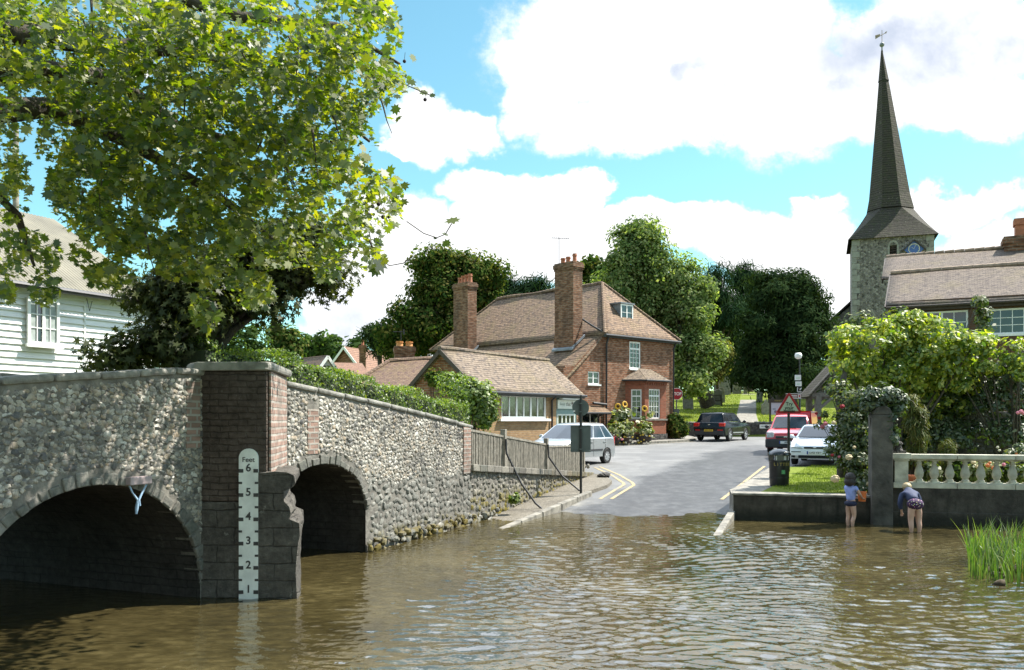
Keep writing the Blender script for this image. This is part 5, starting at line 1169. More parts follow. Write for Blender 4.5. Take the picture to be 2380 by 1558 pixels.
def wheels(t, wx, w, r, n=7, rim='chrome'):
    for x in wx:
        for s in (-1, 1):
            mb = MB(); mb.lathe([(r*.62, -.09), (r*.93, -.095), (r, -.07), (r, .07), (r*.93, .095), (r*.62, .09), (r*.6, 0), (r*.62, -.09)], n=28, cap=False); mb.v = [(x+a, s*(w-.085)-c, r+b) for a, b, c in mb.v]
            wh_ = mb.build('wheel', M['tyre'], t, smooth=40, local=True)
            mb = MB(); mb.lathe([(r*.66, -.02), (r*.66, .085), (r*.6, .085), (r*.58, .03), (.0, .03)], n=28)
            for k in range(n): a = 2*math.pi*k/n; mb.obox((r*.34*math.cos(a), r*.34*math.sin(a), .06), (r*.28*math.cos(a), r*.28*math.sin(a), .01), (-.035*math.sin(a), .035*math.cos(a), 0), (0, 0, .018))
            mb.lathe([(.06, .05), (.06, .085), (0, .09)], n=12); mb.v = [(x+a, s*(w-.085+c*1.0), r+b*1) for a, b, c in mb.v]; mb.build('rim', M['rimgrey'], wh_, smooth=40, local=True)
M['rimgrey'] = plain('alloy_rim', (.42, .43, .44), .35, .1, 8., metal=.5)
M['plastic'] = plain('dark_plastic', (.03, .031, .034), .6, .15, 8.)
def mirror(t, x, y, z, mat):
    for s in (-1, 1): mb = MB(); mb.ball((x, s*(y+.1), z), (.07, .1, .075), 10, 7); mb.tube([(x, s*(y-.03), z-.03), (x, s*(y+.06), z-.02)], .025, 6); mb.build('wing_mirror', mat, t, smooth=50, local=True)
def numplate(t, x, z, txt, front=True, mat='white', w=.52, y=0., sub=None):
    s = 1 if front else -1; mb = MB(); mb.box(*sorted((x, x+s*.02)), y-w/2, y+w/2, z-.055, z+.055); p = mb.build('number_plate', M[mat], t, bevel=.005, local=True)
    if front: mb = MB(); mb.box(x+.015, x+.0225, y-w/2+.0, y-w/2+.045, z-.055, z+.055); mb.build('blue_band', plain('plate_blue', (.02, .05, .3), .4, .1), p, local=True)
    lettering(txt, .088, (x+s*.0215, y+(.02 if front else 0), z), M['black'], p, rot=(90, 0, 90 if front else -90), bold=.0015); return p
def oncar(t, name, mat, quads, parent=None, bev=0.):
    mb = MB()
    for b in quads: mb.box(*b)
    return mb.build(name, mat, t, local=True, bevel=bev)
SILV = paint('silver_paint', (.33, .345, .35), .4, .35); BLK = plain('black_car_paint', (.006, .007, .010), .22, .1, 2., spec=.35); RED = paint('red_paint', (.50, .012, .022), 0, .35); WHT = paint('white_car_paint', (.80, .82, .84), 0, .3)
# silver hatchback
wx = (1.15, -1.15); cab = (1.08, -1.72, .93, .755, .12, -1.18, 1.50, .58)
t, B, Y = car('silver_hatchback', 'small silver hatchback turning behind the slatted fence', (2.2, 31.1, zr(31.1)+.01), R(-127), 3.5, .79, .285, wx,
    [(1.70, .24), (1.77, .38), (1.76, .58), (1.66, .74), (1.42, .85), (.98, .97), (.2, .985), (-1.5, .99), (-1.70, .93), (-1.77, .6), (-1.76, .36), (-1.68, .24)], cab, SILV)
side_windows(t, B, Y, .93, 1.5, [(.12, .44), (.49, .76), (.80, .98)]); wheels(t, wx, .79, .285, 9); mirror(t, .72, .78, 1.02, SILV)
oncar(t, 'side_moulding', M['plastic'], [(-.82, .8, s*.795-.008, s*.795+.008, .50, .56) for s in (-1, 1)]); oncar(t, 'door_handle', SILV, [(x, x+.15, s*.80-.012, s*.80+.012, .80, .83) for s in (-1, 1) for x in (-.15, -1.0)], bev=.006)
oncar(t, 'door_gap', M['dark'], [(x, x+.012, s*.7925-.002, s*.7925+.002, .3, .93) for s in (-1, 1) for x in (.73, -.2, -1.02)])
oncar(t, 'headlight', M['lampclr'], [(1.5, 1.72, s*.6-.13, s*.6+.13, .64, .76) for s in (-1, 1)], bev=.03); oncar(t, 'tail_light', M['lampred'], [(-1.78, -1.7, s*.66-.09, s*.66+.09, .62, .98) for s in (-1, 1)], bev=.02); oncar(t, 'grille', M['plastic'], [(1.7, 1.78, -.35, .35, .5, .58), (1.7, 1.785, -.5, .5, .3, .42)])
# dark suv
wx = (1.33, -1.31); cab = (1.05, -2.06, .98, .83, .25, -1.72, 1.60, .63)
t, B, Y = car('black_suv', 'shiny black five door SUV driving away past the churchyard wall', (12.25, 49.6, zr(49.7)+.01), R(56), 4.4, .925, .36, wx,
    [(2.14, .3), (2.2, .5), (2.18, .78), (2.0, .95), (1.1, 1.06), (.2, 1.07), (-1.95, 1.10), (-2.12, 1.02), (-2.2, .75), (-2.2, .5), (-2.1, .32)], cab, BLK, sill=.32)
side_windows(t, B, Y, .98, 1.6, [(.14, .46), (.49, .76), (.80, .97)], v0=.16); wheels(t, wx, .925, .36, 5); mirror(t, .85, .9, 1.1, BLK)
oncar(t, 'window_trim', M['chrome'], [(-1.3, .85, s*.828-.008, s*.828+.008, 1.075, 1.105) for s in (-1, 1)]); oncar(t, 'sill_trim', M['rimgrey'], [(-.85, .85, s*.93-.008, s*.93+.008, .44, .50) for s in (-1, 1)]); oncar(t, 'door_gap', M['dark'], [(x, x+.012, s*.9265-.002, s*.9265+.002, .4, 1.0) for s in (-1, 1) for x in (.82, -.2, -1.0)])
for s in (-1, 1): oncar(t, 'tail_light', M['lampred'], [(-2.19, -2.0, s*.74-.17, s*.74+.17, .82, 1.02)], bev=.03)
oncar(t, 'reflector', M['lampred'], [(-2.225, -2.19, s*.66-.15, s*.66+.15, .60, .65) for s in (-1, 1)]); oncar(t, 'rear_bumper', M['plastic'], [(-2.235, -2.1, -.86, .86, .34, .6)], bev=.04); numplate(t, -2.235, .6, 'GX11 KHD', False, 'plate_y'); oncar(t, 'badge', M['chrome'], [(-2.19, -2.165, -.07, .07, .9, .95)], bev=.01)
mb = MB(); mb.tube([(-1.55, 0, 1.6), (-1.72, 0, 1.8)], .008, 5); mb.build('roof_antenna', M['plastic'], t, local=True)
# red van
wx = (1.35, -1.3); cab = (1.28, .1, 1.02, .80, .60, .05, 1.66, .66)
t, B, Y = car('red_van', 'red delivery van parked behind the white car', (12.33, 37.4, zr(37.4)+.01), R(-116), 4.3, .84, .31, wx,
    [(2.06, .26), (2.14, .45), (2.14, .72), (2.05, .88), (1.8, .98), (1.28, 1.08), (.1, 1.1), (-2.0, 1.1), (-2.1, 1.0), (-2.12, .6), (-2.1, .4), (-2.0, .28)], cab, RED)
side_windows(t, B, Y, 1.02, 1.66, [(.2, .98)]); wheels(t, wx, .84, .31, 6); mirror(t, 1.0, .86, 1.15, M['plastic'])
mb = MB(); mb.extr([(.22, -.82, 1.0), (-2.08, -.82, 1.0), (-2.02, -.74, 1.84), (.05, -.74, 1.84)], (0, .0, 0.)) if False else None
mb.add([(.22, -.82, 1.0), (-2.09, -.82, 1.0), (-2.09, .82, 1.0), (.22, .82, 1.0), (.02, -.73, 1.82), (-2.04, -.73, 1.82), (-2.04, .73, 1.82), (.02, .73, 1.82)], [(0, 1, 2, 3)[::-1], (4, 5, 6, 7)[::-1], (0, 4, 5, 1)[::-1], (1, 5, 6, 2)[::-1], (2, 6, 7, 3)[::-1], (3, 7, 4, 0)[::-1]]); mb.build('cargo_box', RED, t, smooth=40, bevel=.05, local=True)
oncar(t, 'front_bumper', M['plastic'], [(1.98, 2.2, -.84, .84, .27, .64)], bev=.06); oncar(t, 'grille', M['plastic'], [(2.08, 2.165, -.42, .42, .66, .77)], bev=.02); oncar(t, 'badge', M['chrome'], [(2.15, 2.18, -.09, .09, .70, .75)], bev=.01)
for s in (-1, 1): oncar(t, 'headlight', M['lampclr'], [(1.95, 2.14, s*.64-.15, s*.64+.15, .68, .93)], bev=.03)
numplate(t, 2.2, .5, 'LB50', True); oncar(t, 'tax_paper', M['white'], [(1.24, 1.27, -.65, -.25, 1.075, 1.11)])
oncar(t, 'wiper', M['plastic'], [(1.27, 1.31, -.6, .3, 1.085, 1.105)])
# white hatchback
wx = (1.3, -1.3); cab = (1.05, -1.95, .92, .80, .12, -1.5, 1.43, .60)
t, B, Y = car('white_hatchback', 'white hatchback parked facing the ford beside the grass verge', (11.42, 31.5, zr(31)+.03), R(-116), 4.15, .85, .30, wx,
    [(1.98, .24), (2.07, .36), (2.07, .55), (2.0, .68), (1.75, .80), (1.05, .97), (.2, .98), (-1.9, 1.0), (-2.02, .9), (-2.08, .6), (-2.05, .35), (-1.95, .24)], cab, WHT)
side_windows(t, B, Y, .92, 1.43, [(.14, .5), (.54, .97)]); wheels(t, wx, .85, .3, 7); mirror(t, .8, .84, 1.0, WHT)
oncar(t, 'grille', M['dark'], [(2.02, 2.085, -.36, .36, .60, .66)], bev=.015); oncar(t, 'lower_grille', M['dark'], [(2.0, 2.09, -.55, .55, .27, .37)], bev=.02); oncar(t, 'badge', M['chrome'], [(2.07, 2.095, -.06, .06, .615, .65)], bev=.01)
for s in (-1, 1):
    mb = MB(); mb.extr([(2.055, s*.40, .58), (2.02, s*.80, .62), (1.78, s*.83, .78), (1.86, s*.62, .76), (2.045, s*.45, .65)], (.03, 0, .02)); mb.build('headlight', M['lampclr'], t, local=True, bevel=.008)
    oncar(t, 'bumper_strip', M['plastic'], [(2.0, 2.082, s*.62-.16, s*.62+.16, .475, .5)]); oncar(t, 'fog_light', M['dark'], [(2.0, 2.075, s*.72-.06, s*.72+.06, .29, .36)])
numplate(t, 2.075, .455, 'LV53 YZT', True); oncar(t, 'wiper', M['plastic'], [(1.04, 1.08, -.65, .5, .975, .995)])

# ------------------------------------------------------------ river wall, pillar, balustrade
rwf = Fr((4.95, 19.1), (.97, -.25)); ap = (rwf.fa(2026, -.2), rwf.fa(2076, -.2))
rv = thing('river_wall', 'dark damp retaining wall along the right bank with pale ledge', 'wall', rwf.p(3, .2, 0))
mb = MB(); rwf.box(mb, 0, ap[0]+.1, 0, .42, -.8, .545); rwf.box(mb, ap[0]+.1, 16, 0.0, .45, -.8, .78); mb.build('wall', M['render'], rv, bevel=.02)
mb = MB(); rwf.box(mb, -.02, ap[0], -.02, .46, .545, .60); mb.build('ledge', M['concrete'], rv, bevel=.015)
mb = MB(); rwf.box(mb, ap[1], 16, -.035, .02, -.8, .28); mb.build('footing', M['render'], rv, bevel=.02)
pi = thing('gate_pillar', 'tall rough dark rendered pillar topped with ivy beside the balustrade', 'pillar', rwf.p((ap[0]+ap[1])/2, 0, 0))
mb = MB(); rwf.box(mb, ap[0], ap[1], -.2, .32, -.8, 2.35); a0, a1 = ap; mb.extr([rwf.p(a0, -.2, 2.35), rwf.p(a1, -.2, 2.35), rwf.p(a1-.06, -.2, 2.48), rwf.p(a1-.14, -.2, 2.54), rwf.p(a0+.1, -.2, 2.5), rwf.p(a0+.01, -.2, 2.4)], rwf.b*.52); mb.build('shaft', M['pillar'], pi, bevel=.03)
ba = thing('balustrade', 'cream cast stone balustrade with end pier on the river wall', 'balustrade', rwf.p(6, .1, .8))
b0 = rwf.fa(2076, -.05)+.0; b1 = rwf.fa(2112, -.05)
mb = MB(); rwf.box(mb, b0, b1+.03, -.06, .34, .78, .9); rwf.box(mb, b0+.03, b1, -.02, .3, .9, 1.4); rwf.box(mb, b0-.03, b1+.05, -.08, .36, 1.4, 1.52); rwf.box(mb, b0-.0, b1+.02, -.05, .33, 1.36, 1.4); mb.build('end_pier', M['recon'], ba, bevel=.012)
for nm, z0, z1, e in (('base_rail', .78, .885, .0), ('top_rail', 1.4, 1.5, .02)):
    mb = MB(); a = b1+.055
    while a < 12:
        l = 1.1 if a > b1+.1 else .9; rwf.box(mb, a, a+l-.008, .0-e, .26+e, z0, z1); rwf.box(mb, a, a+l-.008, .02-e, .24+e, z1-.02 if nm == 'top_rail' else z1, z1+.015) if nm == 'base_rail' else rwf.box(mb, a, a+l-.008, .04, .22, z0-.03, z0); a += l
    mb.build(nm, M['recon'], ba, bevel=.01)
bpf = [(.045, 0), (.075, .005), (.078, .035), (.055, .05), (.06, .07), (.085, .12), (.092, .17), (.078, .25), (.05, .33), (.042, .37), (.055, .385), (.055, .4), (.042, .41), (.05, .44)]
first = None
for px in (2136, 2171, 2207, 2243, 2279, 2316, 2353, 2390, 2427):
    q = rwf.p(rwf.fa(px, .13), .13, .9)
    if first is None:
        mb = MB(); mb.lathe(bpf, (0, 0, .02), 14); mb.box(-.085, .085, -.085, .085, 0, .025); mb.box(-.065, .065, -.065, .065, .45, .475)
        o = mb.build('baluster', M['recon'], None, smooth=50); first = o; o.parent = ba
    else: o = first.copy(); COL.objects.link(o); o.parent = ba
    o.location = q-ba.location
ur = thing('stone_finial', 'small stepped stone finial on the balustrade end pier', 'finial', rwf.p((b0+b1)/2-.02, .14, 1.52))
mb = MB(); mb.rbox(0, 0, 0, .05, .28, .24, rot=math.radians(rwf.rz)); mb.lathe([(.1, .05), (.07, .12), (.06, .17), (.09, .19), (.09, .21), (.05, .25), (0, .27)], n=14); mb.build('stone', M['dkstone'], ur, smooth=40, local=True)

# ------------------------------------------------------------ the two children and the bucket
def skin(name, V_, E_, mat, parent, root='pelvis', sub=2, dx=1.):
    me = bpy.data.meshes.new(name); keys = list(V_); ix = {k: i for i, k in enumerate(keys)}
    me.from_pydata([V_[k][0] for k in keys], [(ix[a], ix[b]) for a, b in E_], []); o = bpy.data.objects.new('tmp', me); COL.objects.link(o)
    m = o.modifiers.new('skin', 'SKIN'); m.use_smooth_shade = True; m.branch_smoothing = .6
    for k in keys:
        v = me.skin_vertices[0].data[ix[k]]; r = V_[k][1]; v.radius = (r, r) if isinstance(r, (int, float)) else r; v.use_root = (k == root)
    s_ = o.modifiers.new('sub', 'SUBSURF'); s_.levels = s_.render_levels = sub
    dg = bpy.context.evaluated_depsgraph_get(); m2 = bpy.data.meshes.new_from_object(o.evaluated_get(dg)); bpy.data.objects.remove(o)
    m2.materials.clear(); m2.materials.append(mat); m2.polygons.foreach_set('use_smooth', [True]*len(m2.polygons)); m2.name = name
    r = bpy.data.objects.new(name, m2); COL.objects.link(r); r.parent = parent; return r
SKIN = plain('skin', (.50, .31, .23), .55, .06, 6.)
def hand(V_, E_, wr, d, side, pre):
    """palm with four fingers and a thumb, slightly curled"""
    w = Vector(V_[wr][0]); d = Vector(d).normalized(); s_ = d.cross(Vector((0, 0, 1))); s_ = s_.normalized() if s_.length > .2 else Vector((1, 0, 0)); n = s_.cross(d)
    pk = pre+'palm'; V_[pk] = (w+d*.035, .017); E_.append((wr, pk))
    for i, l in enumerate((.034, .04, .037, .029)):
        a = w+d*.055+s_*(i-1.5)*.0135; b = a+d*l*.55-n*.006; c = b+d*l*.4-n*.014
        for kk, p, r in ((f'{pre}f{i}a', a, .0075), (f'{pre}f{i}b', b, .0065), (f'{pre}f{i}c', c, .0055)): V_[kk] = (p, r)
        E_ += [(pk, f'{pre}f{i}a'), (f'{pre}f{i}a', f'{pre}f{i}b'), (f'{pre}f{i}b', f'{pre}f{i}c')]
    a = w+d*.025-s_*.026*side; b = a+d*.022-s_*.01*side-n*.008
    V_[pre+'ta'] = (a, .008); V_[pre+'tb'] = (b, .0065); E_ += [(pk, pre+'ta'), (pre+'ta', pre+'tb')]
k1 = thing('person', 'child in pale blue T-shirt and dark bottoms wading with an orange bucket', 'person', (xa(1977, 18.0), 18.0, -.13), R(-62))
Vv = {'pelvis': ((0, 0, .63), .088), 'waist': ((0, .01, .74), .078), 'chest': ((0, .0, .88), .088), 'neck0': ((0, -.005, .985), .042), 'neck': ((0, .0, 1.02), .034), 'head': ((0, .015, 1.10), .075), 'crown': ((0, .01, 1.19), .07), 'chin': ((0, .06, 1.065), .035), 'nose': ((0, .095, 1.115), .012)}
Ee = [('pelvis', 'waist'), ('waist', 'chest'), ('chest', 'neck0'), ('neck0', 'neck'), ('neck', 'head'), ('head', 'crown'), ('head', 'chin'), ('head', 'nose')]
for s, n in ((-1, 'l'), (1, 'r')):
    Vv.update({n+'sh': ((s*.125, 0, .95), .042), n+'el': ((s*.17, .08, .80), .03), n+'wr': ((s*.10, .25, .70), .021), n+'hip': ((s*.065, 0, .56), .075), n+'kn': ((s*.06, .02+.015*s, .33), .046), n+'cf': ((s*.06, -.015, .23), .045), n+'an': ((s*.058, -.01, .07), .028), n+'he': ((s*.058, -.02, .025), .024), n+'to': ((s*.065, .12, .02), .02)})
    Ee += [('chest', n+'sh'), (n+'sh', n+'el'), (n+'el', n+'wr'), ('pelvis', n+'hip'), (n+'hip', n+'kn'), (n+'kn', n+'cf'), (n+'cf', n+'an'), (n+'an', n+'he'), (n+'an', n+'to')]
    hand(Vv, Ee, n+'wr', (-s*.25, .95, -.1), s, n)
skin('body', Vv, Ee, SKIN, k1)
TS = plain('tshirt_blue', (.27, .33, .66), .8, .12, 14., bmp=.3)
skin('t_shirt', {'pelvis': ((0, 0, .63), .11), 'a': ((0, .01, .74), .098), 'b': ((0, 0, .88), .108), 'c': ((0, 0, .965), .075), 'd': ((0, 0, .99), .05), 'ls': ((-.13, 0, .95), .055), 'le': ((-.152, .042, .865), .05), 'rs': ((.13, 0, .95), .055), 're': ((.152, .042, .865), .05)}, [('pelvis', 'a'), ('a', 'b'), ('b', 'c'), ('c', 'd'), ('b', 'ls'), ('ls', 'le'), ('b', 'rs'), ('rs', 're')], TS, k1)
NV = plain('navy_cloth', (.012, .016, .045), .8, .2, 10.)
mb = MB(); mb.ball((0, -.002, .60), (.140, .106, .072), 20, 14); mb.build('swim_bottoms', NV, k1, smooth=180, local=True)
HR = plain('dark_hair', (.022, .013, .010), .5, .4, 30., bmp=.6)
mb = MB(); mb.ball((0, -.012, 1.15), (.108, .112, .108), 16, 12); mb.ball((0, -.045, 1.06), (.122, .082, .10), 16, 10); mb.ball((-.065, .0, 1.06), (.045, .065, .07), 12, 8); mb.ball((.065, .0, 1.06), (.045, .065, .07), 12, 8); mb.build('hair', HR, k1, smooth=180, local=True)
bkp = k1.matrix_basis @ Vector((0, .35, .63))
bk = thing('bucket', 'small orange bucket held by the child in the pale blue T-shirt', 'bucket', bkp)
mb = MB(); mb.lathe([(.072, 0), (.095, .19), (.1, .19), (.1, .205), (.09, .205), (.068, .02), (0, .02)], n=20); mb.build('pail', plain('orange_plastic', (.62, .16, .04), .4, .08, 6.), bk, smooth=40, local=True)
mb = MB(); mb.tube([(-.098*math.cos(t), 0, .19-.07*math.sin(t)) for t in lin(0, math.pi, 10)], .004, 5); mb.v = [(x, y-.1*0-(.19-z)*.9-.0, z) for x, y, z in mb.v]; mb.build('handle', M['white'], bk, local=True)
# bending child
k2 = thing('person', 'child in a navy hooded jacket and spotted bottoms bending over in the river', 'person', (xa(2127, 16.95), 16.95, -.13), R(-4))
Vv = {'pelvis': ((0, 0, .70), .10), 'waist': ((0, .13, .80), .09), 'chest': ((0, .27, .88), .10), 'neck0': ((.005, .36, .91), .05), 'neck': ((.01, .41, .93), .036), 'head': ((.015, .48, .95), .078), 'crown': ((.02, .53, 1.0), .07), 'chin': ((.01, .52, .88), .035), 'nose': ((.015, .57, .92), .012)}
Ee = [('pelvis', 'waist'), ('waist', 'chest'), ('chest', 'neck0'), ('neck0', 'neck'), ('neck', 'head'), ('head', 'crown'), ('head', 'chin'), ('head', 'nose')]
for s, n in ((-1, 'l'), (1, 'r')):
    Vv.update({n+'sh': ((s*.145, .30, .86), .045), n+'el': ((s*.19, .26, .68), .032), n+'wr': ((s*.14, .33, .50), .022), n+'hip': ((s*.075, 0, .63), .088), n+'kn': ((s*.075, .03, .36), .055), n+'cf': ((s*.078, -.01, .27), .052), n+'an': ((s*.075, -.005, .08), .03), n+'he': ((s*.075, -.02, .025), .026), n+'to': ((s*.085, .13, .02), .022)})
    Ee += [('chest', n+'sh'), (n+'sh', n+'el'), (n+'el', n+'wr'), ('pelvis', n+'hip'), (n+'hip', n+'kn'), (n+'kn', n+'cf'), (n+'cf', n+'an'), (n+'an', n+'he'), (n+'an', n+'to')]
    hand(Vv, Ee, n+'wr', (-s*.2, .3, -.9), s, n)
skin('body', Vv, Ee, SKIN, k2)
JK = plain('navy_jacket', (.022, .034, .085), .75, .25, 9., bmp=.4)
skin('hooded_jacket', {'pelvis': ((0, .03, .735), .118), 'a': ((0, .13, .80), .115), 'b': ((0, .27, .885), .125), 'c': ((0, .35, .925), .09), 'h': ((0, .39, .985), .075), 'ls': ((-.15, .29, .86), .065), 'le': ((-.2, .26, .68), .052), 'lw': ((-.155, .32, .545), .04), 'rs': ((.15, .29, .86), .065), 're': ((.2, .26, .68), .052), 'rw': ((.155, .32, .545), .04)}, [('pelvis', 'a'), ('a', 'b'), ('b', 'c'), ('c', 'h'), ('b', 'ls'), ('ls', 'le'), ('le', 'lw'), ('b', 'rs'), ('rs', 're'), ('re', 'rw')], JK, k2)
def spotted():
    m, nt, b = pmat('spotted_cloth', .8); vo = nt.add('ShaderNodeTexVoronoi', {'Vector': obj(nt), 'Scale': 26.})
    f = nt.mr(vo.outputs['Distance'], .3, .22); c = nt.mix(f, (.035, .01, .05), nt.mix(.5, vo.outputs['Color'], (.7, .4, .3))); nt.l.new(c, b.inputs['Base Color']); return m
mb = MB(); mb.ball((0, -.006, .69), (.160, .132, .115), 20, 14); mb.build('swim_bottoms', spotted(), k2, smooth=180, local=True)
mb = MB(); mb.ball((.03, .5, 1.0), (.09, .1, .085), 14, 10); mb.ball((.05, .53, .93), (.07, .07, .09), 12, 8); mb.build('hair', plain('blond_hair', (.42, .32, .18), .5, .3, 30., bmp=.5), k2, smooth=180, local=True)
# ------------------------------------------------------------ foliage
QUAD = np.array([(0, -.5), (.32, -.05), (0, .5), (-.32, -.05)])
OVAL = np.array([(0, -.5), (.2, -.3), (.27, 0), (.17, .3), (0, .5), (-.17, .3), (-.27, 0), (-.2, -.3)])
LONG = np.array([(0, -.5), (.13, -.2), (.12, .2), (0, .5), (-.12, .2), (-.13, -.2)])
NEED = np.array([(-.05, -.5), (.05, -.5), (.03, .5), (-.03, .5)])
PLANE = np.array([(0, -.46), (.10, -.30), (.34, -.36), (.27, -.14), (.52, .02), (.30, .12), (.33, .34), (.13, .24), (0, .56), (-.13, .24), (-.33, .34), (-.30, .12), (-.52, .02), (-.27, -.14), (-.34, -.36), (-.10, -.30)])
HAND = np.array([(0, -.5), (.1, -.15), (.48, -.25), (.2, .02), (.38, .4), (.08, .2), (0, .55), (-.08, .2), (-.38, .4), (-.2, .02), (-.48, -.25), (-.1, -.15)])
def leaves(name, P, N, size, shape, mat, parent, fold=.25, tip=None, local_o=None):
    """P (n,3) positions, N (n,3) normals, size (n,)"""
    n = len(P); k = len(shape)
    N = N/np.maximum(np.linalg.norm(N, axis=1), 1e-6)[:, None]
    r = RNG.normal(size=(n, 3)) if tip is None else tip+RNG.normal(size=(n, 3))*.45
    A = r-(r*N).sum(1)[:, None]*N; A /= np.maximum(np.linalg.norm(A, axis=1), 1e-6)[:, None]
    Bv = np.cross(N, A)
    f = fold*RNG.uniform(-.3, 1.3, n)
    sz = size[:, None, None]
    vx = shape[None, :, 0, None]*Bv[:, None, :]; vy = shape[None, :, 1, None]*A[:, None, :]
    vz_ = -(np.abs(shape[None, :, 0])*1.0+.35*shape[None, :, 1]**2)[:, :, None]*f[:, None, None]*N[:, None, :]
    co = (P[:, None, :]+sz*(vx+vy+vz_)).reshape(-1, 3)
    if parent is not None: o = np.array(root_loc(parent)); co = co-o
    me = bpy.data.meshes.new(name); me.vertices.add(n*k); me.vertices.foreach_set('co', co.astype(np.float32).ravel())
    me.loops.add(n*k); me.loops.foreach_set('vertex_index', np.arange(n*k, dtype=np.int32))
    me.polygons.add(n); me.polygons.foreach_set('loop_start', np.arange(0, n*k, k, dtype=np.int32))
    me.materials.append(mat); me.update(calc_edges=True); me.validate()
    ob = bpy.data.objects.new(name, me); COL.objects.link(ob)
    if parent is not None: ob.parent = parent
    return ob
def E(px, py, rx, ry, d, dd=None):
    k = d/F_; return (np.array(V(px, py, d)), np.array((rx*k, (dd if dd else (rx+ry)*.45*k), ry*k)))
def clumpy(ells, n, cl, per=45, shell=.5, flat=.75, tight=1.):
    """leaf positions in clumps spread through the outer part of each ellipsoid"""
    vol = np.array([e[1].prod()**(2/3) for e in ells]); vol /= vol.sum()
    P = []; N = []
    for e, f in zip(ells, vol):
        m = max(3, int(n*f/per)); u = RNG.normal(size=(m, 3)); u /= np.linalg.norm(u, axis=1)[:, None]
        rad = RNG.uniform(shell, 1.12, m)**.6*RNG.choice([.93, 1., 1.08], m); c = e[0]+u*rad[:, None]*e[1]*(1-.25*cl/np.maximum(e[1].min(), cl))
        cr = cl*RNG.uniform(.55, 1.45, m)
        w = RNG.normal(size=(m, per, 3)); w *= (np.minimum(1, 1.5/np.linalg.norm(w, axis=2)))[:, :, None]; w = w*np.array((.5, .5, .5*flat))*tight
        p = c[:, None, :]+w*cr[:, None, None]
        nn = u[:, None, :]*.6+w*.9+RNG.normal(size=(m, per, 3))*.32+np.array((0, 0, .5))
        P.append(p.reshape(-1, 3)); N.append(nn.reshape(-1, 3))
    return np.concatenate(P), np.concatenate(N)
def bough(ells, k=6, s0=.3, s1=.55):
    out = []
    for c, r in ells:
        out.append((c, r*.84))
        for _ in range(k):
            u = RNG.normal(size=3); u[2] = u[2]*.8+.25; u /= np.linalg.norm(u); s = RNG.uniform(s0, s1); out.append((c+u*r*RNG.uniform(.7, 1.0), r*s*np.array((1, 1, RNG.uniform(.7, 1.1)))))
    return out
def limbs(name, base, top, r0, ells, mat, parent, nb=3, droop=0., n=8):
    mb = MB(); base = Vector(base); top = Vector(top); bend = Vector((random.uniform(-.2, .2), random.uniform(-.2, .2), 0))*(top-base).length*.15
    tr = [base.lerp(top, t)+bend*math.sin(math.pi*t) for t in lin(0, 1, 6)]
    mb.tube(tr, [r0*1.35 if t == 0 else r0*(1-.62*t) for t in lin(0, 1, 6)], 10)
    for e in ells:
        c = Vector(e[0]); ex = Vector(e[1])
        for k in range(nb):
            s = tr[min(6, random.randint(2, 5))]; q = c+Vector((random.uniform(-.75, .75)*ex.x, random.uniform(-.7, .7)*ex.y, random.uniform(-.5, .75)*ex.z))
            mid = s.lerp(q, .5)+Vector((0, 0, (q-s).length*.1)); r = r0*.34
            mb.tube([s, s.lerp(mid, .5), mid, mid.lerp(q, .6), q], [r, r*.8, r*.55, r*.3, r*.1], 6)
    return mb.build(name, mat, parent, smooth=60)
def tree(name, label, cat, base, top, r0, ells, n, size, cl, mat, shape=QUAD, per=45, group=None, shell=.5, nb=3, jitter=.35, fold=.25, flat=.75, tip=None, kind=None):
    t = thing(name, label, cat, base, 0, group)
    limbs('trunk', base, top, r0, ells, M['bark'], t, nb)
    P, N = clumpy(bough(ells) if n > 3000 else ells, n, cl, per, shell, flat); leaves('crown', P, N, size*RNG.uniform(1-jitter, 1+jitter, len(P)), shape, mat, t, fold, tip); return t
LM = {}
LM['plane'] = leafmat('plane_leaves', [(.022, .048, .008), (.055, .095, .012), (.11, .148, .017), (.21, .22, .025)], .55, .10, (2.1, 2.05, .38))
LM['chest'] = leafmat('chestnut_leaves', [(.02, .028, .010), (.04, .052, .016), (.075, .085, .024)], .3, .04)
LM['syc'] = leafmat('sycamore_leaves', [(.018, .040, .014), (.035, .068, .018), (.065, .098, .022), (.17, .15, .055)], .35, .0)
LM['lime'] = leafmat('lime_leaves', [(.04, .075, .03), (.09, .14, .052), (.165, .215, .09), (.29, .32, .18)], .42, .0)
LM['yew'] = leafmat('yew_needles', [(.014, .028, .014), (.026, .046, .019), (.046, .068, .026)], .18, .0)
LM['pine'] = leafmat('pine_needles', [(.010, .024, .014), (.018, .04, .020), (.035, .06, .03)], .18, .0)
LM['gold'] = leafmat('olive_leaves', [(.06, .075, .018), (.10, .105, .03), (.2, .18, .07)], .35, .0)
LM['mid'] = leafmat('mid_leaves', [(.02, .042, .016), (.036, .065, .022), (.07, .105, .038)], .35, .0)
LM['hedge'] = leafmat('hedge_leaves', [(.036, .07, .012), (.075, .13, .018), (.13, .19, .028), (.21, .25, .04)], .4, .10)
LM['shrub'] = leafmat('shrub_leaves', [(.045, .095, .014), (.13, .20, .026), (.28, .33, .04), (.48, .44, .08)], .42, .12, (1.6, 1.8, .45))
LM['ivy'] = leafmat('ivy_leaves', [(.012, .028, .008), (.025, .05, .014), (.05, .085, .022), (.085, .115, .03)], .25, .16)
LM['rose'] = leafmat('rose_leaves', [(.025, .045, .014), (.045, .08, .02), (.085, .12, .03), (.16, .16, .045)], .35, .12)
LM['con'] = leafmat('conifer_sprays', [(.035, .06, .012), (.06, .085, .016), (.10, .115, .022), (.13, .1, .025)], .25, .05)
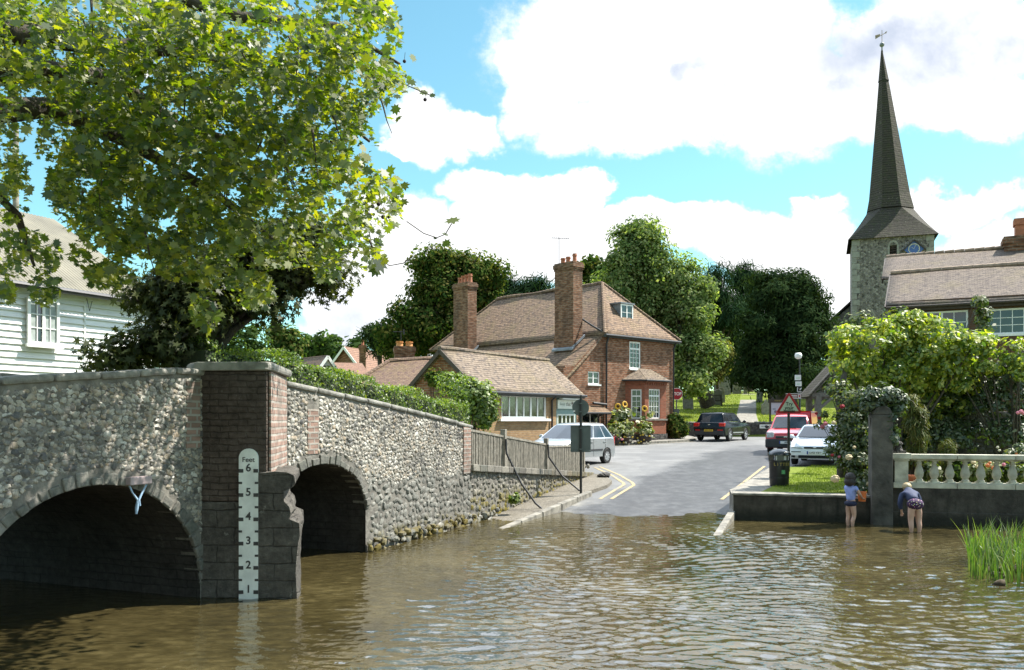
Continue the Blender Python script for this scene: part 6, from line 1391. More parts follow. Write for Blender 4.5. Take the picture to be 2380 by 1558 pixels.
LM['reed'] = leafmat('reed_blades', [(.16, .12, .05), (.035, .075, .012), (.075, .14, .02), (.13, .2, .032), (.2, .22, .07)], .35, .10, (1.4, 1.7, .5))
LM['flow'] = leafmat('flower_leaves', [(.06, .1, .02), (.11, .15, .03), (.2, .24, .06), (.45, .42, .3)], .35, .08)

# plane tree overhanging from the near bank
pt = thing('plane_tree', 'large plane tree hanging its lobed leaves over the river and bridge', 'tree', (-9.6, 7.2, 0))
PE = [(250, 50, 280, 120), (600, 50, 300, 110), (830, 70, 100, 110), (450, 200, 400, 130), (790, 190, 130, 90), (230, 330, 140, 110), (480, 370, 320, 140), (760, 340, 110, 95), (850, 455, 85, 60), (640, 510, 210, 110),
      (330, 510, 150, 85), (190, 430, 80, 55), (500, 600, 140, 70), (800, 560, 85, 55), (20, 200, 60, 150), (25, 430, 45, 90), (50, 590, 90, 55), (105, 665, 35, 45), (255, 590, 90, 45), (480, 720, 36, 45),
      (905, 190, 45, 40), (40, 60, 100, 100), (590, 680, 50, 40), (330, 150, 250, 150), (620, 260, 200, 130), (250, 640, 60, 30), (880, 500, 55, 35), (860, 600, 35, 30), (760, 630, 40, 25), (360, 430, 240, 160), (10, 680, 25, 30)]
P = []; N = []; Sz = []
ar = np.array([a*b for _, _, a, b in PE], float)
for (x, y, rx, ry), f in zip(PE, ar/ar.sum()):
    m = int(76000*f)+14
    u = RNG.normal(size=(m*2, 2)); u /= np.linalg.norm(u, axis=1)[:, None]; r = np.sqrt(RNG.uniform(0, 1, m*2))[:, None]*1.06; q = u*r
    px = x+q[:, 0]*rx; py = y+q[:, 1]*ry; d = RNG.uniform(7.6, 14.5, m*2)
    edge = 1-r[:, 0]*.35
    keep = RNG.uniform(0, 1, m*2) < edge
    px, py, d = px[keep][:m], py[keep][:m], d[keep][:m]
    # leaves gather in sprays
    kx = np.array([(math.sin(a*.052+b*.031)+math.sin(a*.023-b*.047+1.3)+math.sin(a*.081+b*.067+c*1.7)) for a, b, c in zip(px, py, d)])
    keep = RNG.uniform(-1.9, 1.1, len(px)) < kx
    px, py, d = px[keep], py[keep], d[keep]
    P.append(np.stack([(px-CX)/F_*d, d, H-(py-HZ)/F_*d], 1))
P = np.concatenate(P); n = len(P)
N = np.array((.25, -.3, .75))+RNG.normal(size=(n, 3))*.55; Sz = .045+.09*RNG.uniform(0, 1, n)**1.8
# a few stray shoots at the right edge
ST = [(1052, 513, 9.5, .2), (1035, 545, 9.6, .1), (1038, 566, 9.6, .12), (1012, 553, 9.6, .06), (882, 615, 9.2, .22), (872, 628, 9.2, .18), (915, 520, 9.5, .16), (940, 430, 9.8, .14), (935, 470, 9.7, .16), (985, 215, 11, .14), (955, 190, 11, .16), (1005, 222, 11, .1),
      (925, 275, 10.5, .13), (920, 255, 10.5, .15), (905, 275, 10.6, .15), (960, 135, 11, .13), (970, 205, 11, .13), (480, 770, 9, .2), (463, 745, 9, .2), (500, 735, 9, .18), (905, 400, 9.8, .2), (925, 415, 9.8, .17)]
P = np.concatenate([P]+[np.array([V(a, b, c)]) for a, b, c, s in ST]); Sz = np.concatenate([Sz, [s for *_, s in ST]]); N = np.concatenate([N, np.array((.2, -.6, .45))+RNG.normal(size=(len(ST), 3))*.3])
leaves('crown', P, N, Sz, PLANE, LM['plane'], pt, .3, tip=np.array((.25, 0, -.75)))
mb = MB(); tr = [Vector((-9.6, 7.2, -.2)), Vector((-9.4, 7.4, 3)), Vector((-8.9, 7.8, 5.5)), Vector((-8.2, 8.4, 8))]; mb.tube(tr, [.75, .55, .5, .42], 12)
LB = [[tr[2], V(-60, 60, 9.5), V(180, 100, 10.5), V(430, 120, 11.2), V(680, 190, 11.8), V(860, 330, 12.2)], [tr[3], V(0, -80, 10), V(300, -40, 11), V(560, 40, 11.5), V(780, 60, 12.2), V(930, 150, 12.6)],
      [tr[1], V(-60, 260, 9), V(120, 250, 10), V(300, 330, 10.6), V(500, 450, 11), V(640, 560, 11.3)], [tr[2], V(0, 160, 10), V(260, 180, 12), V(420, 300, 12.5), V(560, 330, 13)], [tr[1], V(-40, 420, 9.2), V(40, 500, 9.8), V(80, 620, 10)]]
for b in LB: mb.tube(b, [.22, .17, .12, .085, .055, .02][:len(b)] if len(b) > 4 else [.12, .08, .05, .015][:len(b)], 8)
for _ in range(130):
    x, y, rx, ry = PE[RNG.choice(len(PE), p=ar/ar.sum())]; d = random.uniform(8, 14); a, b = x+random.uniform(-.8, .8)*rx, y+random.uniform(-.8, .5)*ry; l = random.uniform(30, 95)*10/d; sx_ = random.uniform(-30, 45)
    q = [V(a, b, d), V(a+sx_*.25, b+l*.3, d), V(a+sx_*.5, b+l*.65, d+.1), V(a+sx_*.9, b+l, d+.1)]; mb.tube(q, [.014, .011, .007, .004], 5)
for q in [[(945, 515), (985, 543), (1015, 553), (1035, 545), (1050, 520)], [(858, 540), (868, 590), (905, 618), (938, 612), (958, 595)], [(905, 180), (960, 205), (1000, 222)]]: mb.tube([V(a, b, 9.6) for a, b in q], .006, 5)
mb.build('trunk', M['bark'], pt, smooth=60)
sb0 = None
for (x, y, d) in [(880, 475, 10), (892, 487, 10), (905, 470, 10.2), (890, 505, 10), (866, 480, 10.1), (905, 505, 10), (858, 500, 10), (940, 143, 11.5), (988, 232, 11), (880, 55, 12), (885, 190, 12), (872, 160, 12), (902, 160, 11.8), (812, 270, 11), (760, 250, 11.5), (735, 180, 12), (690, 230, 11.2), (770, 330, 11), (640, 400, 11), (705, 395, 10.5), (840, 395, 10.6), (620, 180, 12), (775, 430, 10.5), (690, 465, 10.2), (880, 560, 10)]:
    if sb0 is None: mb = MB(); mb.ball((0, 0, 0), .024, 10, 7); mb.tube([(0, 0, .02), (.01, 0, .12)], .003, 4); sb0 = o = mb.build('seed_ball', plain('seed_balls', (.035, .02, .03), .9, .3, 60.), None, smooth=60); o.parent = pt
    else: o = sb0.copy(); COL.objects.link(o); o.parent = pt
    o.location = V(x, y, d)-pt.location

# trees and shrubs behind the bridge
ells = [E(435, 740, 75, 110, 17), E(385, 805, 85, 42, 16.5), E(500, 660, 110, 80, 17.5), E(640, 620, 130, 70, 18), E(740, 635, 70, 45, 18), E(620, 700, 60, 50, 17.5), E(400, 690, 110, 60, 17), E(255, 838, 45, 14, 16.3), E(680, 560, 90, 60, 18.5)]
tree('horse_chestnut', 'dark shady horse chestnut rising behind the bridge pier', 'tree', V(445, 950, 17.5)+Vector((0, 0, 0)), V(480, 690, 17.5), .42, ells, 17000, .165, .55, LM['chest'], HAND, 30, nb=4, fold=.5, tip=np.array((0, 0, -.8)))
ells = [E(570, 800, 60, 50, 20), E(530, 820, 60, 40, 19)]; tree('garden_shrub', 'green shrub between the dark chestnut and the hedge', 'shrub', (-6.4, 20, 1), V(570, 810, 20), .06, ells, 2600, .11, .3, LM['mid'])
ells = [E(668, 800, 38, 38, 24), E(640, 770, 20, 15, 24)]; tree('garden_shrub', 'small bushy tree poking above the hedge left of the white gable', 'shrub', (-6.3, 24, 1), V(668, 800, 24), .06, ells, 2600, .13, .35, LM['syc'])
ells = [E(735, 812, 40, 25, 100), E(775, 815, 35, 20, 100), E(745, 790, 15, 14, 98)]; tree('distant_tree', 'rounded far tree behind the small white gable', 'tree', V(745, 850, 100), V(745, 815, 100), .3, ells, 2500, .5, 1.2, LM['mid'])
ells = [E(1065, 625, 90, 48, 62), E(1000, 690, 75, 55, 62), E(960, 755, 70, 50, 61), E(1095, 690, 80, 60, 63), E(1010, 615, 45, 30, 62), E(1135, 650, 40, 40, 63), E(930, 800, 60, 40, 62), E(1010, 780, 70, 50, 62)]
tree('sycamore', 'broad sycamore behind the left chimney of the brick house', 'tree', V(1020, 900, 62), V(1050, 680, 62), .5, ells, 44000, .27, 1.15, LM['syc'], QUAD, 110, nb=5, shell=.45)
ells = [E(1180, 690, 50, 45, 68), E(1235, 675, 45, 30, 68), E(1150, 720, 50, 40, 68)]; tree('conifer_tree', 'feathery dark conifer rising behind the long house roof', 'tree', V(1190, 900, 68), V(1200, 680, 68), .35, ells, 5200, .8, 1.0, LM['pine'], NEED, 40, tip=np.array((.5, 0, .8)))
ells = [E(890, 790, 36, 30, 66), E(868, 775, 14, 18, 66), E(950, 800, 60, 30, 67)]; tree('conifer_tree', 'small dark conifer beside the slim brick chimney of the far house', 'tree', V(890, 900, 66), V(880, 785, 66), .25, ells, 3400, .7, .8, LM['yew'], NEED, 40, tip=np.array((0, 0, .8)))
ells = [E(1490, 580, 75, 55, 64), E(1455, 640, 70, 60, 64), E(1545, 650, 85, 65, 64), E(1490, 720, 110, 70, 65), E(1590, 730, 60, 70, 64), E(1600, 830, 60, 70, 63), E(1610, 890, 50, 35, 62), E(1530, 790, 100, 80, 66), E(1620, 680, 30, 40, 64), E(1490, 545, 35, 25, 64), E(1400, 690, 50, 50, 66)]
tree('lime_tree', 'big pale green lime tree towering right behind the brick house', 'tree', V(1645, 940, 70)*1+Vector((0, 0, 0)), V(1530, 640, 65), .5, ells, 72000, .25, 1.15, LM['lime'], QUAD, 110, nb=5, shell=.45)
ells = [E(1372, 635, 32, 28, 74), E(1390, 670, 40, 40, 74)]; tree('garden_tree', 'smaller tree showing between the tall chimney and the lime tree', 'tree', V(1380, 900, 74), V(1378, 660, 74), .3, ells, 3200, .45, 1.1, LM['syc'], OVAL)
ells = [E(1655, 680, 50, 55, 92), E(1690, 720, 50, 60, 92), E(1640, 740, 40, 60, 92)]; tree('pine_tree', 'dark bluish pine between the lime tree and the yew', 'tree', V(1670, 910, 92), V(1665, 670, 92), .4, ells, 8000, .8, 1.5, LM['pine'], NEED, 45, tip=np.array((0, 0, .9)))
ells = [E(1740, 655, 35, 35, 96), E(1735, 700, 40, 40, 96)]; tree('pine_tree', 'dark pine top just left of the great yew', 'tree', V(1740, 910, 96), V(1740, 650, 96), .4, ells, 5000, .8, 1.5, LM['pine'], NEED, 45, tip=np.array((0, 0, .9)))
ells = [E(1815, 665, 75, 50, 70), E(1840, 740, 95, 75, 69), E(1800, 790, 85, 75, 69), E(1850, 840, 95, 60, 68), E(1780, 870, 70, 45, 69), E(1870, 880, 70, 35, 66), E(1890, 720, 35, 55, 70), E(1750, 830, 40, 60, 70)]
tree('yew_tree', 'huge nearly black yew over the churchyard path', 'tree', V(1822, 938, 75), V(1820, 720, 70), .9, ells, 70000, .36, 1.1, LM['yew'], LONG, 80, shell=.3, nb=4, tip=np.array((0, 0, .4)))
ells = [E(1665, 830, 38, 40, 80), E(1650, 870, 30, 30, 79)]; tree('golden_tree', 'small olive gold tree at the edge of the churchyard lawn', 'tree', V(1668, 915, 81), V(1668, 830, 80), .2, ells, 3000, .4, .8, LM['gold'])
ells = [E(1690, 790, 50, 60, 100), E(1670, 860, 60, 40, 105), E(1730, 850, 60, 60, 105), E(1720, 880, 60, 25, 100)]; tree('garden_tree', 'hazy mid green tree filling the gap behind the golden tree', 'tree', V(1700, 912, 102), V(1695, 800, 102), .4, ells, 6500, .55, 1.5, LM['mid'])
P = []; N = []
ws_ = [E(x, 835, 90, 75, 125, 6) for x in range(1380, 1960, 70)]+[E(x, 820, 60, 45, 130, 6) for x in range(700, 1380, 80)]
P, N = clumpy(ws_, 9000, 2., 40); o = leaves('woodland', P, N, 1.1*RNG.uniform(.6, 1.4, len(P)), QUAD, LM['mid'], None); tag(o, 'far wood closing the view behind the churchyard and village', 'woodland', kind='stuff')

# hedge along the bridge approach
def shell_leaves(box_pts, n, size, jit): pass
hd = thing('hedge', 'long clipped bright green hedge along the far side of the bridge approach', 'hedge', BP(14, -4.3, 1.2))
P = []; N = []; m = 30000
s = RNG.uniform(7.2, 19.3, m); face = RNG.uniform(0, 1, m)
zt = np.interp(s, [7, 9.5, 14, 19.4], [3.72, 3.62, 3.2, 2.62])+.09*np.sin(s*2.1)+.06*np.sin(s*5.3)
top = face < .42
off = np.where(top, RNG.uniform(-5.0, -3.75, m), -3.75+RNG.normal(0, .05, m)); z = np.where(top, zt+RNG.normal(0, .035, m)-.12*np.abs((off+4.3)/.6)**4, zt-RNG.uniform(0, 2.0, m)**1.0)
off += .05*np.sin(s*7+z*9)
end = RNG.uniform(0, 1, m) < .05; s = np.where(end, 19.35+RNG.normal(0, .05, m), s); off = np.where(end, RNG.uniform(-5, -3.75, m), off)
pp_ = np.array(P0)[None]+s[:, None]*np.array(BU)[None]+off[:, None]*np.array(BN)[None]; pp_[:, 2] = z
nn = np.where(top[:, None], np.array((.1, 0, 1.))[None], np.array(BN)[None])+RNG.normal(size=(m, 3))*.55
leaves('foliage', pp_, nn, RNG.uniform(.04, .085, m), OVAL, LM['hedge'], hd)
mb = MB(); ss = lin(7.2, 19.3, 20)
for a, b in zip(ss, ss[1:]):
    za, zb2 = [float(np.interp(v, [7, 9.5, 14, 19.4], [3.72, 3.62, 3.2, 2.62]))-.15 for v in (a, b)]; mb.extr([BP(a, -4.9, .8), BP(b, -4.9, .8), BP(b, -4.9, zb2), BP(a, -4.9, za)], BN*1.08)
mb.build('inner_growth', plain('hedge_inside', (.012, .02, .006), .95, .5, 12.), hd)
def bush(name, label, cat, ells, n, size, cl, mat, base, shape=OVAL, per=40, inner=True, flowers=(), shell=.6, group=None, stems=4, tip=None, fold=.25, r0=.03):
    t = thing(name, label, cat, base, 0, group); base = Vector(base); mb = MB()
    for e in ells:
        for _ in range(stems):
            q = Vector(e[0])+Vector([random.uniform(-.6, .6)*v for v in e[1]]); mb.tube([base+Vector((random.uniform(-.1, .1), random.uniform(-.1, .1), 0)), base.lerp(q, .5)+Vector((random.uniform(-.1, .1), 0, .05)), q], [r0, r0*.7, r0*.3], 5)
    mb.build('stem', M['bark'], t, smooth=60)
    P, N = clumpy(ells, n, cl, per, shell)
    if name == 'spreading_shrub': N += RNG.normal(size=N.shape)*.5
    leaves('foliage', P, N, size*RNG.uniform(.6, 1.35, len(P)), shape, mat, t, fold, tip)
    for (fm, pts) in flowers:
        for (x, y, d, r) in pts:
            mb = MB(); c = V(x, y, d); mb.ball(c, (r, r, r*.75), 8, 6, jit=.12)
            for k in range(7): a = k*.9; mb.ball(c+Vector((math.cos(a)*r*.7, -r*.3, math.sin(a)*r*.55)), (r*.5, r*.35, r*.45), 6, 5, jit=.15)
            mb.build('flower', fm, t, smooth=60)
    return t
bush('round_shrub', 'rounded dark and bright green shrub at the end of the long hedge', 'shrub', [E(1108, 930, 48, 45, 30.3), E(1085, 915, 35, 35, 30.2), E(1120, 960, 38, 35, 30.4), E(1050, 890, 30, 25, 31.5)], 9000, .13, .3, LM['hedge'], (-1.3, 30.3, .7))
bush('wall_creeper', 'thin climbing shrub on the brick gable of the shop', 'shrub', [E(1010, 880, 20, 22, 32.5, .25), E(1040, 890, 18, 20, 32.6, .25)], 700, .16, .3, LM['syc'], (-2.9, 32.6, .8))

# front of the brick house
F1 = plain('sunflower_petals', (.65, .36, .02), .6, .15, 20.); F2 = plain('sunflower_heart', (.05, .025, .012), .9, .3, 30.); GS = plain('green_stem', (.08, .13, .03), .7, .2, 10.)
for (px, yt, yb, d, lab, facing) in [(1436, 945, 1012, 44.6, 'sunflower with the fullest yellow head left of the bay window', .1), (1452, 940, 1012, 44.7, 'tallest sunflower, its head turned aside near the bay window', .5), (1430, 985, 1012, 44.4, 'short sunflower with a small low head by the drainpipe', 0.), (1498, 950, 1010, 45.6, 'lone sunflower standing against the brick between the bay windows', .2)]:
    b = V(px, yb, d); h = V(px, yt, d); t = thing('sunflower', lab, 'sunflower', (b.x, b.y, .95), 0, 'sunflowers by the house'); b.z = .95
    mb = MB(); mb.tube([b, b.lerp(h, .5)+Vector((.08, 0, 0)), h], [.025, .02, .014], 6); mb.build('stem', GS, t, smooth=60)
    n = 26 if yb-yt > 40 else 8; P = np.array([b.lerp(h, random.uniform(.15, .93))+Vector((random.gauss(0, .2), random.gauss(0, .1), 0)) for _ in range(n)]); leaves('leaf', P, np.array((.3, -.5, .7))+RNG.normal(size=(n, 3))*.45, RNG.uniform(.2, .4, n), np.array([(0, -.5), (.3, -.3), (.34, 0), (.12, .35), (0, .5), (-.12, .35), (-.34, 0), (-.3, -.3)]), LM['flow'], t)
    r = .17 if yb-yt > 40 else .12; q = Matrix.Rotation(facing, 3, 'Z') @ Matrix.Rotation(R(80), 3, 'X'); mb = MB()
    for k in range(18):
        a = 2*math.pi*k/18; c0, s0 = math.cos(a), math.sin(a); mb.quad(*[h+q @ Vector((x*c0-y*s0, x*s0+y*c0, z)) for x, y, z in ((r*.42, -.03, .0), (r*.8, -.05, .03), (r*1.08, 0, .01), (r*.8, .05, .03), (r*.42, .03, 0))])
    hd_ = mb.build('petals', F1, t); mb = MB(); mb.ball(h+q @ Vector((0, 0, .01)), (r*.48, r*.48, r*.48), 12, 8); mb.v = [tuple(h+Vector((v[0]-h.x, (v[1]-h.y)*.35, v[2]-h.z))) for v in mb.v]; mb.build('seed_disc', F2, hd_, smooth=60)
TUB = plain('tub_wood', (.035, .022, .016), .7, .4, 8.)
FW = plain('pale_flower', (.6, .56, .42), .7, .15, 20.); FP = plain('pink_flower', (.55, .16, .2), .7, .2, 20.); FY = plain('yellow_flower', (.6, .42, .05), .7, .2, 20.); FR = plain('red_flower', (.32, .015, .03), .7, .2, 20.); FC = plain('cream_rose', (.62, .5, .3), .7, .15, 20.); FK = plain('bright_pink_rose', (.62, .2, .28), .7, .15, 20.)
for i, (px, d, lab, lab2, cols) in enumerate([(1426, 43.6, 'dark half barrel planter nearest the silver car', 'pale flowering plants in the half barrel nearest the silver car', (FW, FP)), (1455, 44.0, 'middle dark half barrel planter before the brick house', 'mixed green and yellow plants in the middle half barrel', (FW, FY)), (1496, 44.7, 'dark trough planter at the foot of the bay window', 'yellow edged plants spilling over the trough by the bay', (FY, FW))]):
    x, y = xa(px, d), d; z = zr(y)+.12
    t = thing('planter', lab, 'planter', (x, y, z), 0, 'planters before the brick house'); mb = MB()
    mb.lathe([(.28, 0), (.36, .2), (.37, .42), (.33, .42), (.31, .36), (0, .36)], n=18, sx=1.25 if i == 2 else 1.); mb.build('tub', TUB, t, smooth=40, local=True)
    mb = MB(); [mb.lathe([(.31+.05*k, .08+.22*k), (.325+.05*k, .08+.22*k), (.333+.05*k, .12+.22*k), (.315+.05*k, .12+.22*k)], n=18, sx=1.25 if i == 2 else 1.) for k in (0, 1)]; mb.build('hoop', M['iron'], t, local=True)
    e = [(np.array((x, y, z+.72)), np.array((.5, .42, .36))), (np.array((x+.1, y-.15, z+.55)), np.array((.45, .3, .2)))]
    pts = [(px+random.uniform(-18, 20), 1018+random.uniform(-14, 12), d-.35, random.uniform(.035, .06)) for _ in range(14)]
    bush('bedding_plants', lab2, 'flowers', e, 1500, .13, .16, LM['flow'], (x, y, z+.36), flowers=[(cols[0], pts[:7]), (cols[1], pts[7:])], stems=3, r0=.012, group='plants in the tubs')
e = [E(1440, 990, 26, 32, 45.2, .4), E(1452, 970, 14, 18, 45.3, .3)]; bush('leafy_plant', 'tall dark leafy plants between the drainpipe and the bay', 'plant', e, 900, .26, .3, LM['rose'], (xa(1442, 45.3), 45.3, .95), r0=.015)
e = [E(1570, 985, 24, 22, 49.6, .6), E(1575, 1000, 26, 18, 49.4, .6)]; bush('corner_shrub', 'dense rounded shrub at the right corner of the brick house', 'shrub', e, 3600, .17, .3, LM['syc'], (xa(1572, 49.6), 49.6, 1.05))

# garden on the right bank
bush('spreading_shrub', 'spreading yellow green shrub with glossy leaves above the garden', 'shrub',
     [E(2010, 790, 85, 45, 21.5), E(2090, 775, 60, 45, 21.8), E(1965, 840, 45, 45, 21.3), E(2170, 800, 85, 50, 21.8), E(2255, 805, 65, 40, 21.6), E(2120, 850, 90, 60, 22), E(2040, 860, 80, 50, 21.8), E(2210, 860, 70, 45, 22), E(2135, 755, 50, 35, 21.9), E(2080, 905, 90, 45, 22.6), E(2150, 935, 110, 45, 22.9), E(2020, 930, 60, 40, 22.6), E(2200, 915, 100, 45, 22.6), E(1985, 890, 50, 35, 22), E(2150, 880, 110, 50, 22.4)], 26000, .125, .22, LM['shrub'], (9.9, 22.2, .7), OVAL, 30, stems=2, r0=.05, fold=.35, shell=.75)
bush('tall_rose', 'loose pale green climber reaching up the cottage wall', 'shrub', [E(2000, 745, 25, 20, 25, .4), E(2085, 740, 30, 22, 26.5, .4), E(2285, 745, 14, 35, 27, .3), E(2270, 700, 8, 14, 27, .2)], 1300, .14, .25, LM['rose'], (12, 26, .7), r0=.02)
bush('pillar_ivy', 'ivy mound hanging over the top of the dark pillar', 'ivy', [E(2055, 915, 42, 25, 18.3), E(2085, 940, 18, 32, 18.35, .2), E(2025, 935, 20, 20, 18.3), E(2075, 1000, 7, 60, 18.2, .1)], 4200, .085, .16, LM['ivy'], (7.9, 18.4, .9), r0=.02)
bush('rose_arch', 'tangled climbing rose with red and cream blooms behind the waterside pillar', 'rose', [E(1990, 930, 50, 30, 19.8), E(1970, 985, 30, 40, 19.8), E(2000, 1000, 38, 60, 19.6), E(1995, 1075, 40, 45, 19.4), E(1965, 1030, 22, 30, 19.7), E(2010, 1120, 28, 30, 19.1), E(1945, 900, 25, 25, 20.5)], 6500, .085, .2, LM['rose'], (8.0, 19.7, .6), r0=.03, stems=5,
     flowers=[(FR, [(1957, 945, 19.4, .05), (2003, 935, 19.4, .045), (2008, 950, 19.4, .04), (1934, 1058, 19.3, .035)]), (FC, [(1972, 1063, 18.9, .07), (1940, 1113, 19, .09), (1968, 1115, 19, .05), (1937, 983, 19.4, .05), (2018, 1125, 18.8, .05), (1985, 1040, 19, .035)]), (FP, [(1918, 985, 19.6, .05), (1950, 1062, 19.2, .03)])])
bush('rose_spray', 'arching rose shoots hanging in front of the white hatchback', 'rose', [E(1935, 1010, 18, 22, 20.5, .3), E(1930, 1045, 22, 14, 20.2, .3), E(1912, 975, 8, 24, 20.6, .2), E(1950, 1065, 20, 14, 19.8, .3)], 520, .09, .16, LM['rose'], (8.2, 20, .6), r0=.015, flowers=[(FR, [(1904, 972, 20.4, .04), (1897, 961, 20.4, .035)]), (FP, [(1911, 992, 20.4, .055)])])
mb = MB(); t = thing('ivy_post', 'thick dark ivy covered stem beside the parked white car', 'tree trunk', (8.0, 20.4, .6)); mb.tube([V(1957, 1110, 20.4), V(1958, 1000, 20.4), V(1952, 920, 20.6), V(1965, 860, 21)], [.13, .12, .11, .06], 10); mb.build('trunk', M['bark'], t, smooth=60)
bush('columnar_conifer', 'narrow upright conifer behind the balustrade end pier', 'conifer', [E(2128, 1000, 22, 62, 19.3), E(2118, 945, 9, 40, 19.3), E(2138, 975, 9, 45, 19.35), E(2125, 1060, 26, 30, 19.3)], 4200, .15, .14, LM['con'], (9.1, 19.3, .75), NEED, 30, tip=np.array((0, 0, 1.2)), shell=.3, r0=.03)
bush('dwarf_conifer', 'small golden pointed conifer showing over the balustrade rail', 'conifer', [E(2200, 1045, 20, 28, 19.2), E(2196, 1100, 20, 40, 19.2)], 2000, .1, .12, LM['con'], (9.8, 19.2, .75), NEED, 30, tip=np.array((0, 0, 1.2)), shell=.3)
gw = thing('garden_wall', 'old dark flint garden wall half hidden under ivy', 'wall', (14, 23, .7))
mb = MB(); mb.prism([(9.6, 23.9), (22, 19.3), (22.2, 19.7), (9.75, 24.3)], .4, 2.45); mb.build('wall', M['dkstone'], gw, bevel=.03)
gi = thing('wall_ivy', 'deep dark ivy draped over the garden wall', 'ivy', (14, 22.5, .7)); P = []; N = []
EI = [E(2120, 1010, 70, 50, 22.7, .2), E(2240, 1010, 70, 45, 22.2, .2), E(2230, 930, 100, 40, 22.3, .3), E(2330, 920, 90, 60, 21.5, .3), E(2180, 990, 60, 70, 22.3, .2), E(2090, 970, 60, 70, 22.8, .3), E(2300, 860, 70, 22, 21.9, .5), E(2370, 850, 40, 30, 21.4, .5), E(2350, 1000, 60, 50, 21.3, .2), E(2250, 890, 60, 18, 22.1, .4)]
P, N = clumpy(EI, 12500, .22, 35, .3); leaves('foliage', P, N, .095*RNG.uniform(.6, 1.4, len(P)), OVAL, LM['ivy'], gi)
bush('wall_rose', 'sunlit rose bush with yellowish tips along the garden wall top', 'rose', [E(2300, 855, 45, 18, 21.2), E(2355, 820, 30, 35, 21.0), E(2250, 895, 45, 15, 21.6), E(2375, 860, 25, 25, 20.8)], 2300, .095, .18, LM['shrub'], (12.5, 21.3, .7), flowers=[(FK, [(2372, 957, 20.0, .05), (2365, 960, 20, .04), (2378, 961, 20, .04)])])
bush('bare_rose', 'gaunt rose stem with a pink bloom before the dark wall', 'rose', [E(2345, 1050, 25, 14, 19.6), E(2325, 1090, 25, 20, 19.3), E(2370, 1045, 20, 18, 19.3)], 420, .085, .14, LM['rose'], (11.5, 19.6, .75), r0=.02, flowers=[(FW, [(2318, 1040, 19.3, .03), (2322, 1047, 19.3, .03)]), (plain('orange_flower', (.6, .2, .07), .7), [(2340, 1060, 19.2, .035), (2362, 1055, 19.2, .03)])])
for (px, w, lab, mt, fl) in [(2165, 12, 'pale green leafy plant between the first and second balusters', 'rose', []), (2225, 14, 'fern clump in the shade behind the balusters', 'mid', []), (2262, 16, 'flowering plant with peach blooms behind the middle balusters', 'flow', [(FC, [(2262, 1075, 18.7, .05), (2270, 1085, 18.7, .04)])]), (2300, 16, 'orange flowering clump behind the balusters', 'flow', [(plain('orange_bloom', (.6, .18, .06), .7), [(2295, 1082, 18.6, .05), (2308, 1088, 18.6, .045), (2300, 1076, 18.6, .03)])]), (2340, 18, 'pink flowering clump near the last balusters', 'rose', [(FK, [(2332, 1080, 18.4, .04), (2350, 1092, 18.4, .035)])]), (2375, 16, 'low green plant at the far end of the balustrade', 'flow', [])]:
    bush('border_plant', lab, 'plant', [E(px, 1095, w, 28, 18.95, .3)], 420, .11, .14, LM[mt], (xa(px, 18.95), 18.95, .75), flowers=fl, r0=.012, group='border plants behind the balustrade')
tp = thing('terracotta_pot', 'terracotta flowerpot on the ground behind the first baluster', 'flowerpot', (xa(2122, 18.75), 18.75, .77)); mb = MB(); mb.lathe([(.09, 0), (.125, .2), (.14, .2), (.14, .25), (.115, .25), (.1, .2), (0, .2)], n=16); mb.build('pot', M['pot'], tp, smooth=40, local=True)
bush('verge_plants', 'straggling plants and dark twigs at the foot of the pillar', 'plant', [E(2020, 1150, 26, 14, 18.7, .3), E(1995, 1140, 20, 14, 18.9, .3)], 500, .08, .14, LM['ivy'], (7.6, 18.8, .58), r0=.012)
bush('wall_weed', 'bright green weed growing from the foot of the cobble wall', 'weed', [E(1197, 1158, 11, 12, 19.8, .12)], 330, .09, .1, LM['hedge'], V(1197, 1172, 19.9), stems=2, r0=.006, tip=np.array((0, 0, .8)))
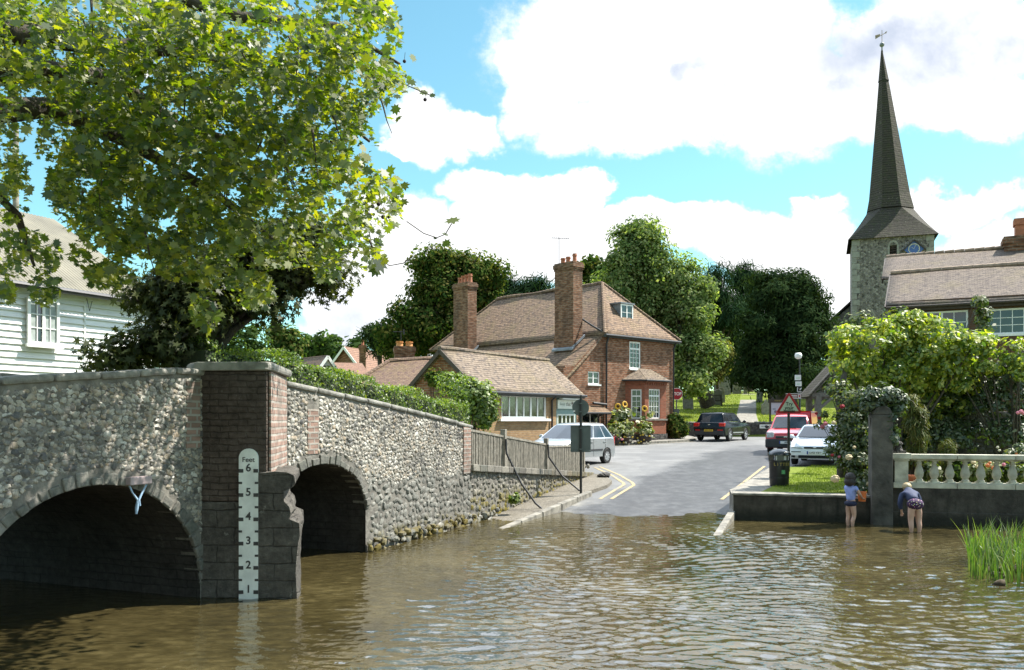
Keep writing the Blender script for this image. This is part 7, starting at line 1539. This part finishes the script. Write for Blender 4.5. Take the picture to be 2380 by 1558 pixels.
# reeds
def blades(name, label, cat, pts, mat, kind, hgt, wid):
    n = len(pts); P = []; F = []; mb = MB()
    for (x, y, z) in pts:
        h = hgt*random.uniform(.5, 1.25); a = random.uniform(0, 6.28); l = random.uniform(.05, .5)*h; w = wid*random.uniform(.6, 1.3); dx, dy = math.cos(a)*l, math.sin(a)*l; b = a+random.uniform(.8, 2.3); wx_, wy_ = math.cos(b)*w, math.sin(b)*w
        o = len(mb.v); k = random.random(); dr = .35*h if k < .25 else 0
        for t in (0, .35, .7, 1.):
            f = (1-t**2)*1.+.02; q = (x+dx*t*t, y+dy*t*t, z+h*t-dr*t**3); mb.v += [(q[0]-wx_*f, q[1]-wy_*f, q[2]), (q[0]+wx_*f, q[1]+wy_*f, q[2])]
        mb.f += [(o+2*i, o+2*i+1, o+2*i+3, o+2*i+2) for i in range(3)]; mb.m += [0]*3
    return tag(mb.build(name, mat, None, uv=False), label, cat, kind=kind)
pts = []
for _ in range(1500):
    a, r = random.uniform(0, 6.28), math.sqrt(random.random()); x, y = 7.35+1.15*r*math.cos(a)+.5*random.random(), 12.6+1.6*r*math.sin(a)
    if x/y > .535+.0*r: pts.append((x, y, -.05))
blades('reeds', 'clump of bright green reeds growing in the river at the right edge', 'reeds', pts, LM['reed'], 'stuff', .62, .011)
mb = MB()
for _ in range(26): x, y, _z = random.choice(pts); mb.ball((x, y, random.uniform(.0, .05)), (random.uniform(.08, .2), random.uniform(.08, .2), .06), 7, 5, jit=.3)
tag(mb.build('reed_roots', plain('mud_roots', (.05, .035, .018), .9, .4, 14.), smooth=60), 'matted brown roots and mud at the foot of the reeds', 'mud', kind='stuff')
pts = []
for _ in range(26000):
    x, y = random.uniform(5.6, 12.8), random.uniform(18.3, 29.2)
    if x < 6.5+max(0, (y-21.2)*.375) or x < 5.6+(y-19.36)*.47 or y < wally(x)+.5: continue
    pts.append((x, y, vz(x, y)))
blades('grass', 'short sunny grass of the verge behind the river wall', 'grass', pts, leafmat('grass_blades', [(.08, .13, .015), (.15, .21, .022), (.24, .28, .04)], .35, .05, (1.5, 1.6, .5)), 'stuff', .055, .006)
pts = []
for _ in range(22000):
    y = 56.4+34*random.random()**1.5; x = random.uniform(9, 26)
    if abs(x-np.interp(y, [56.5, 64, 76, 92], [pth[0][0], pth[1][0], pth[2][0], pth[3][0]])) < .8: continue
    pts.append((x, y, zr(y)))
blades('grass', 'mown grass of the churchyard lawn', 'grass', pts, leafmat('lawn_blades', [(.10, .15, .015), (.18, .23, .022), (.26, .28, .04)], .35, .05, (1.5, 1.6, .5)), 'stuff', .10, .02)
# overhead cable
mb = MB(); a, b = V(1470, 775, 60), V(1935, 720, 72); mb.tube([a.lerp(b, t)-Vector((0, 0, 1.6*math.sin(math.pi*t))) for t in lin(0, 1, 10)], .009, 4); tag(mb.build('overhead_cable', M['cable']), 'thin cable sagging across the front of the yew', 'cable', kind='thing')
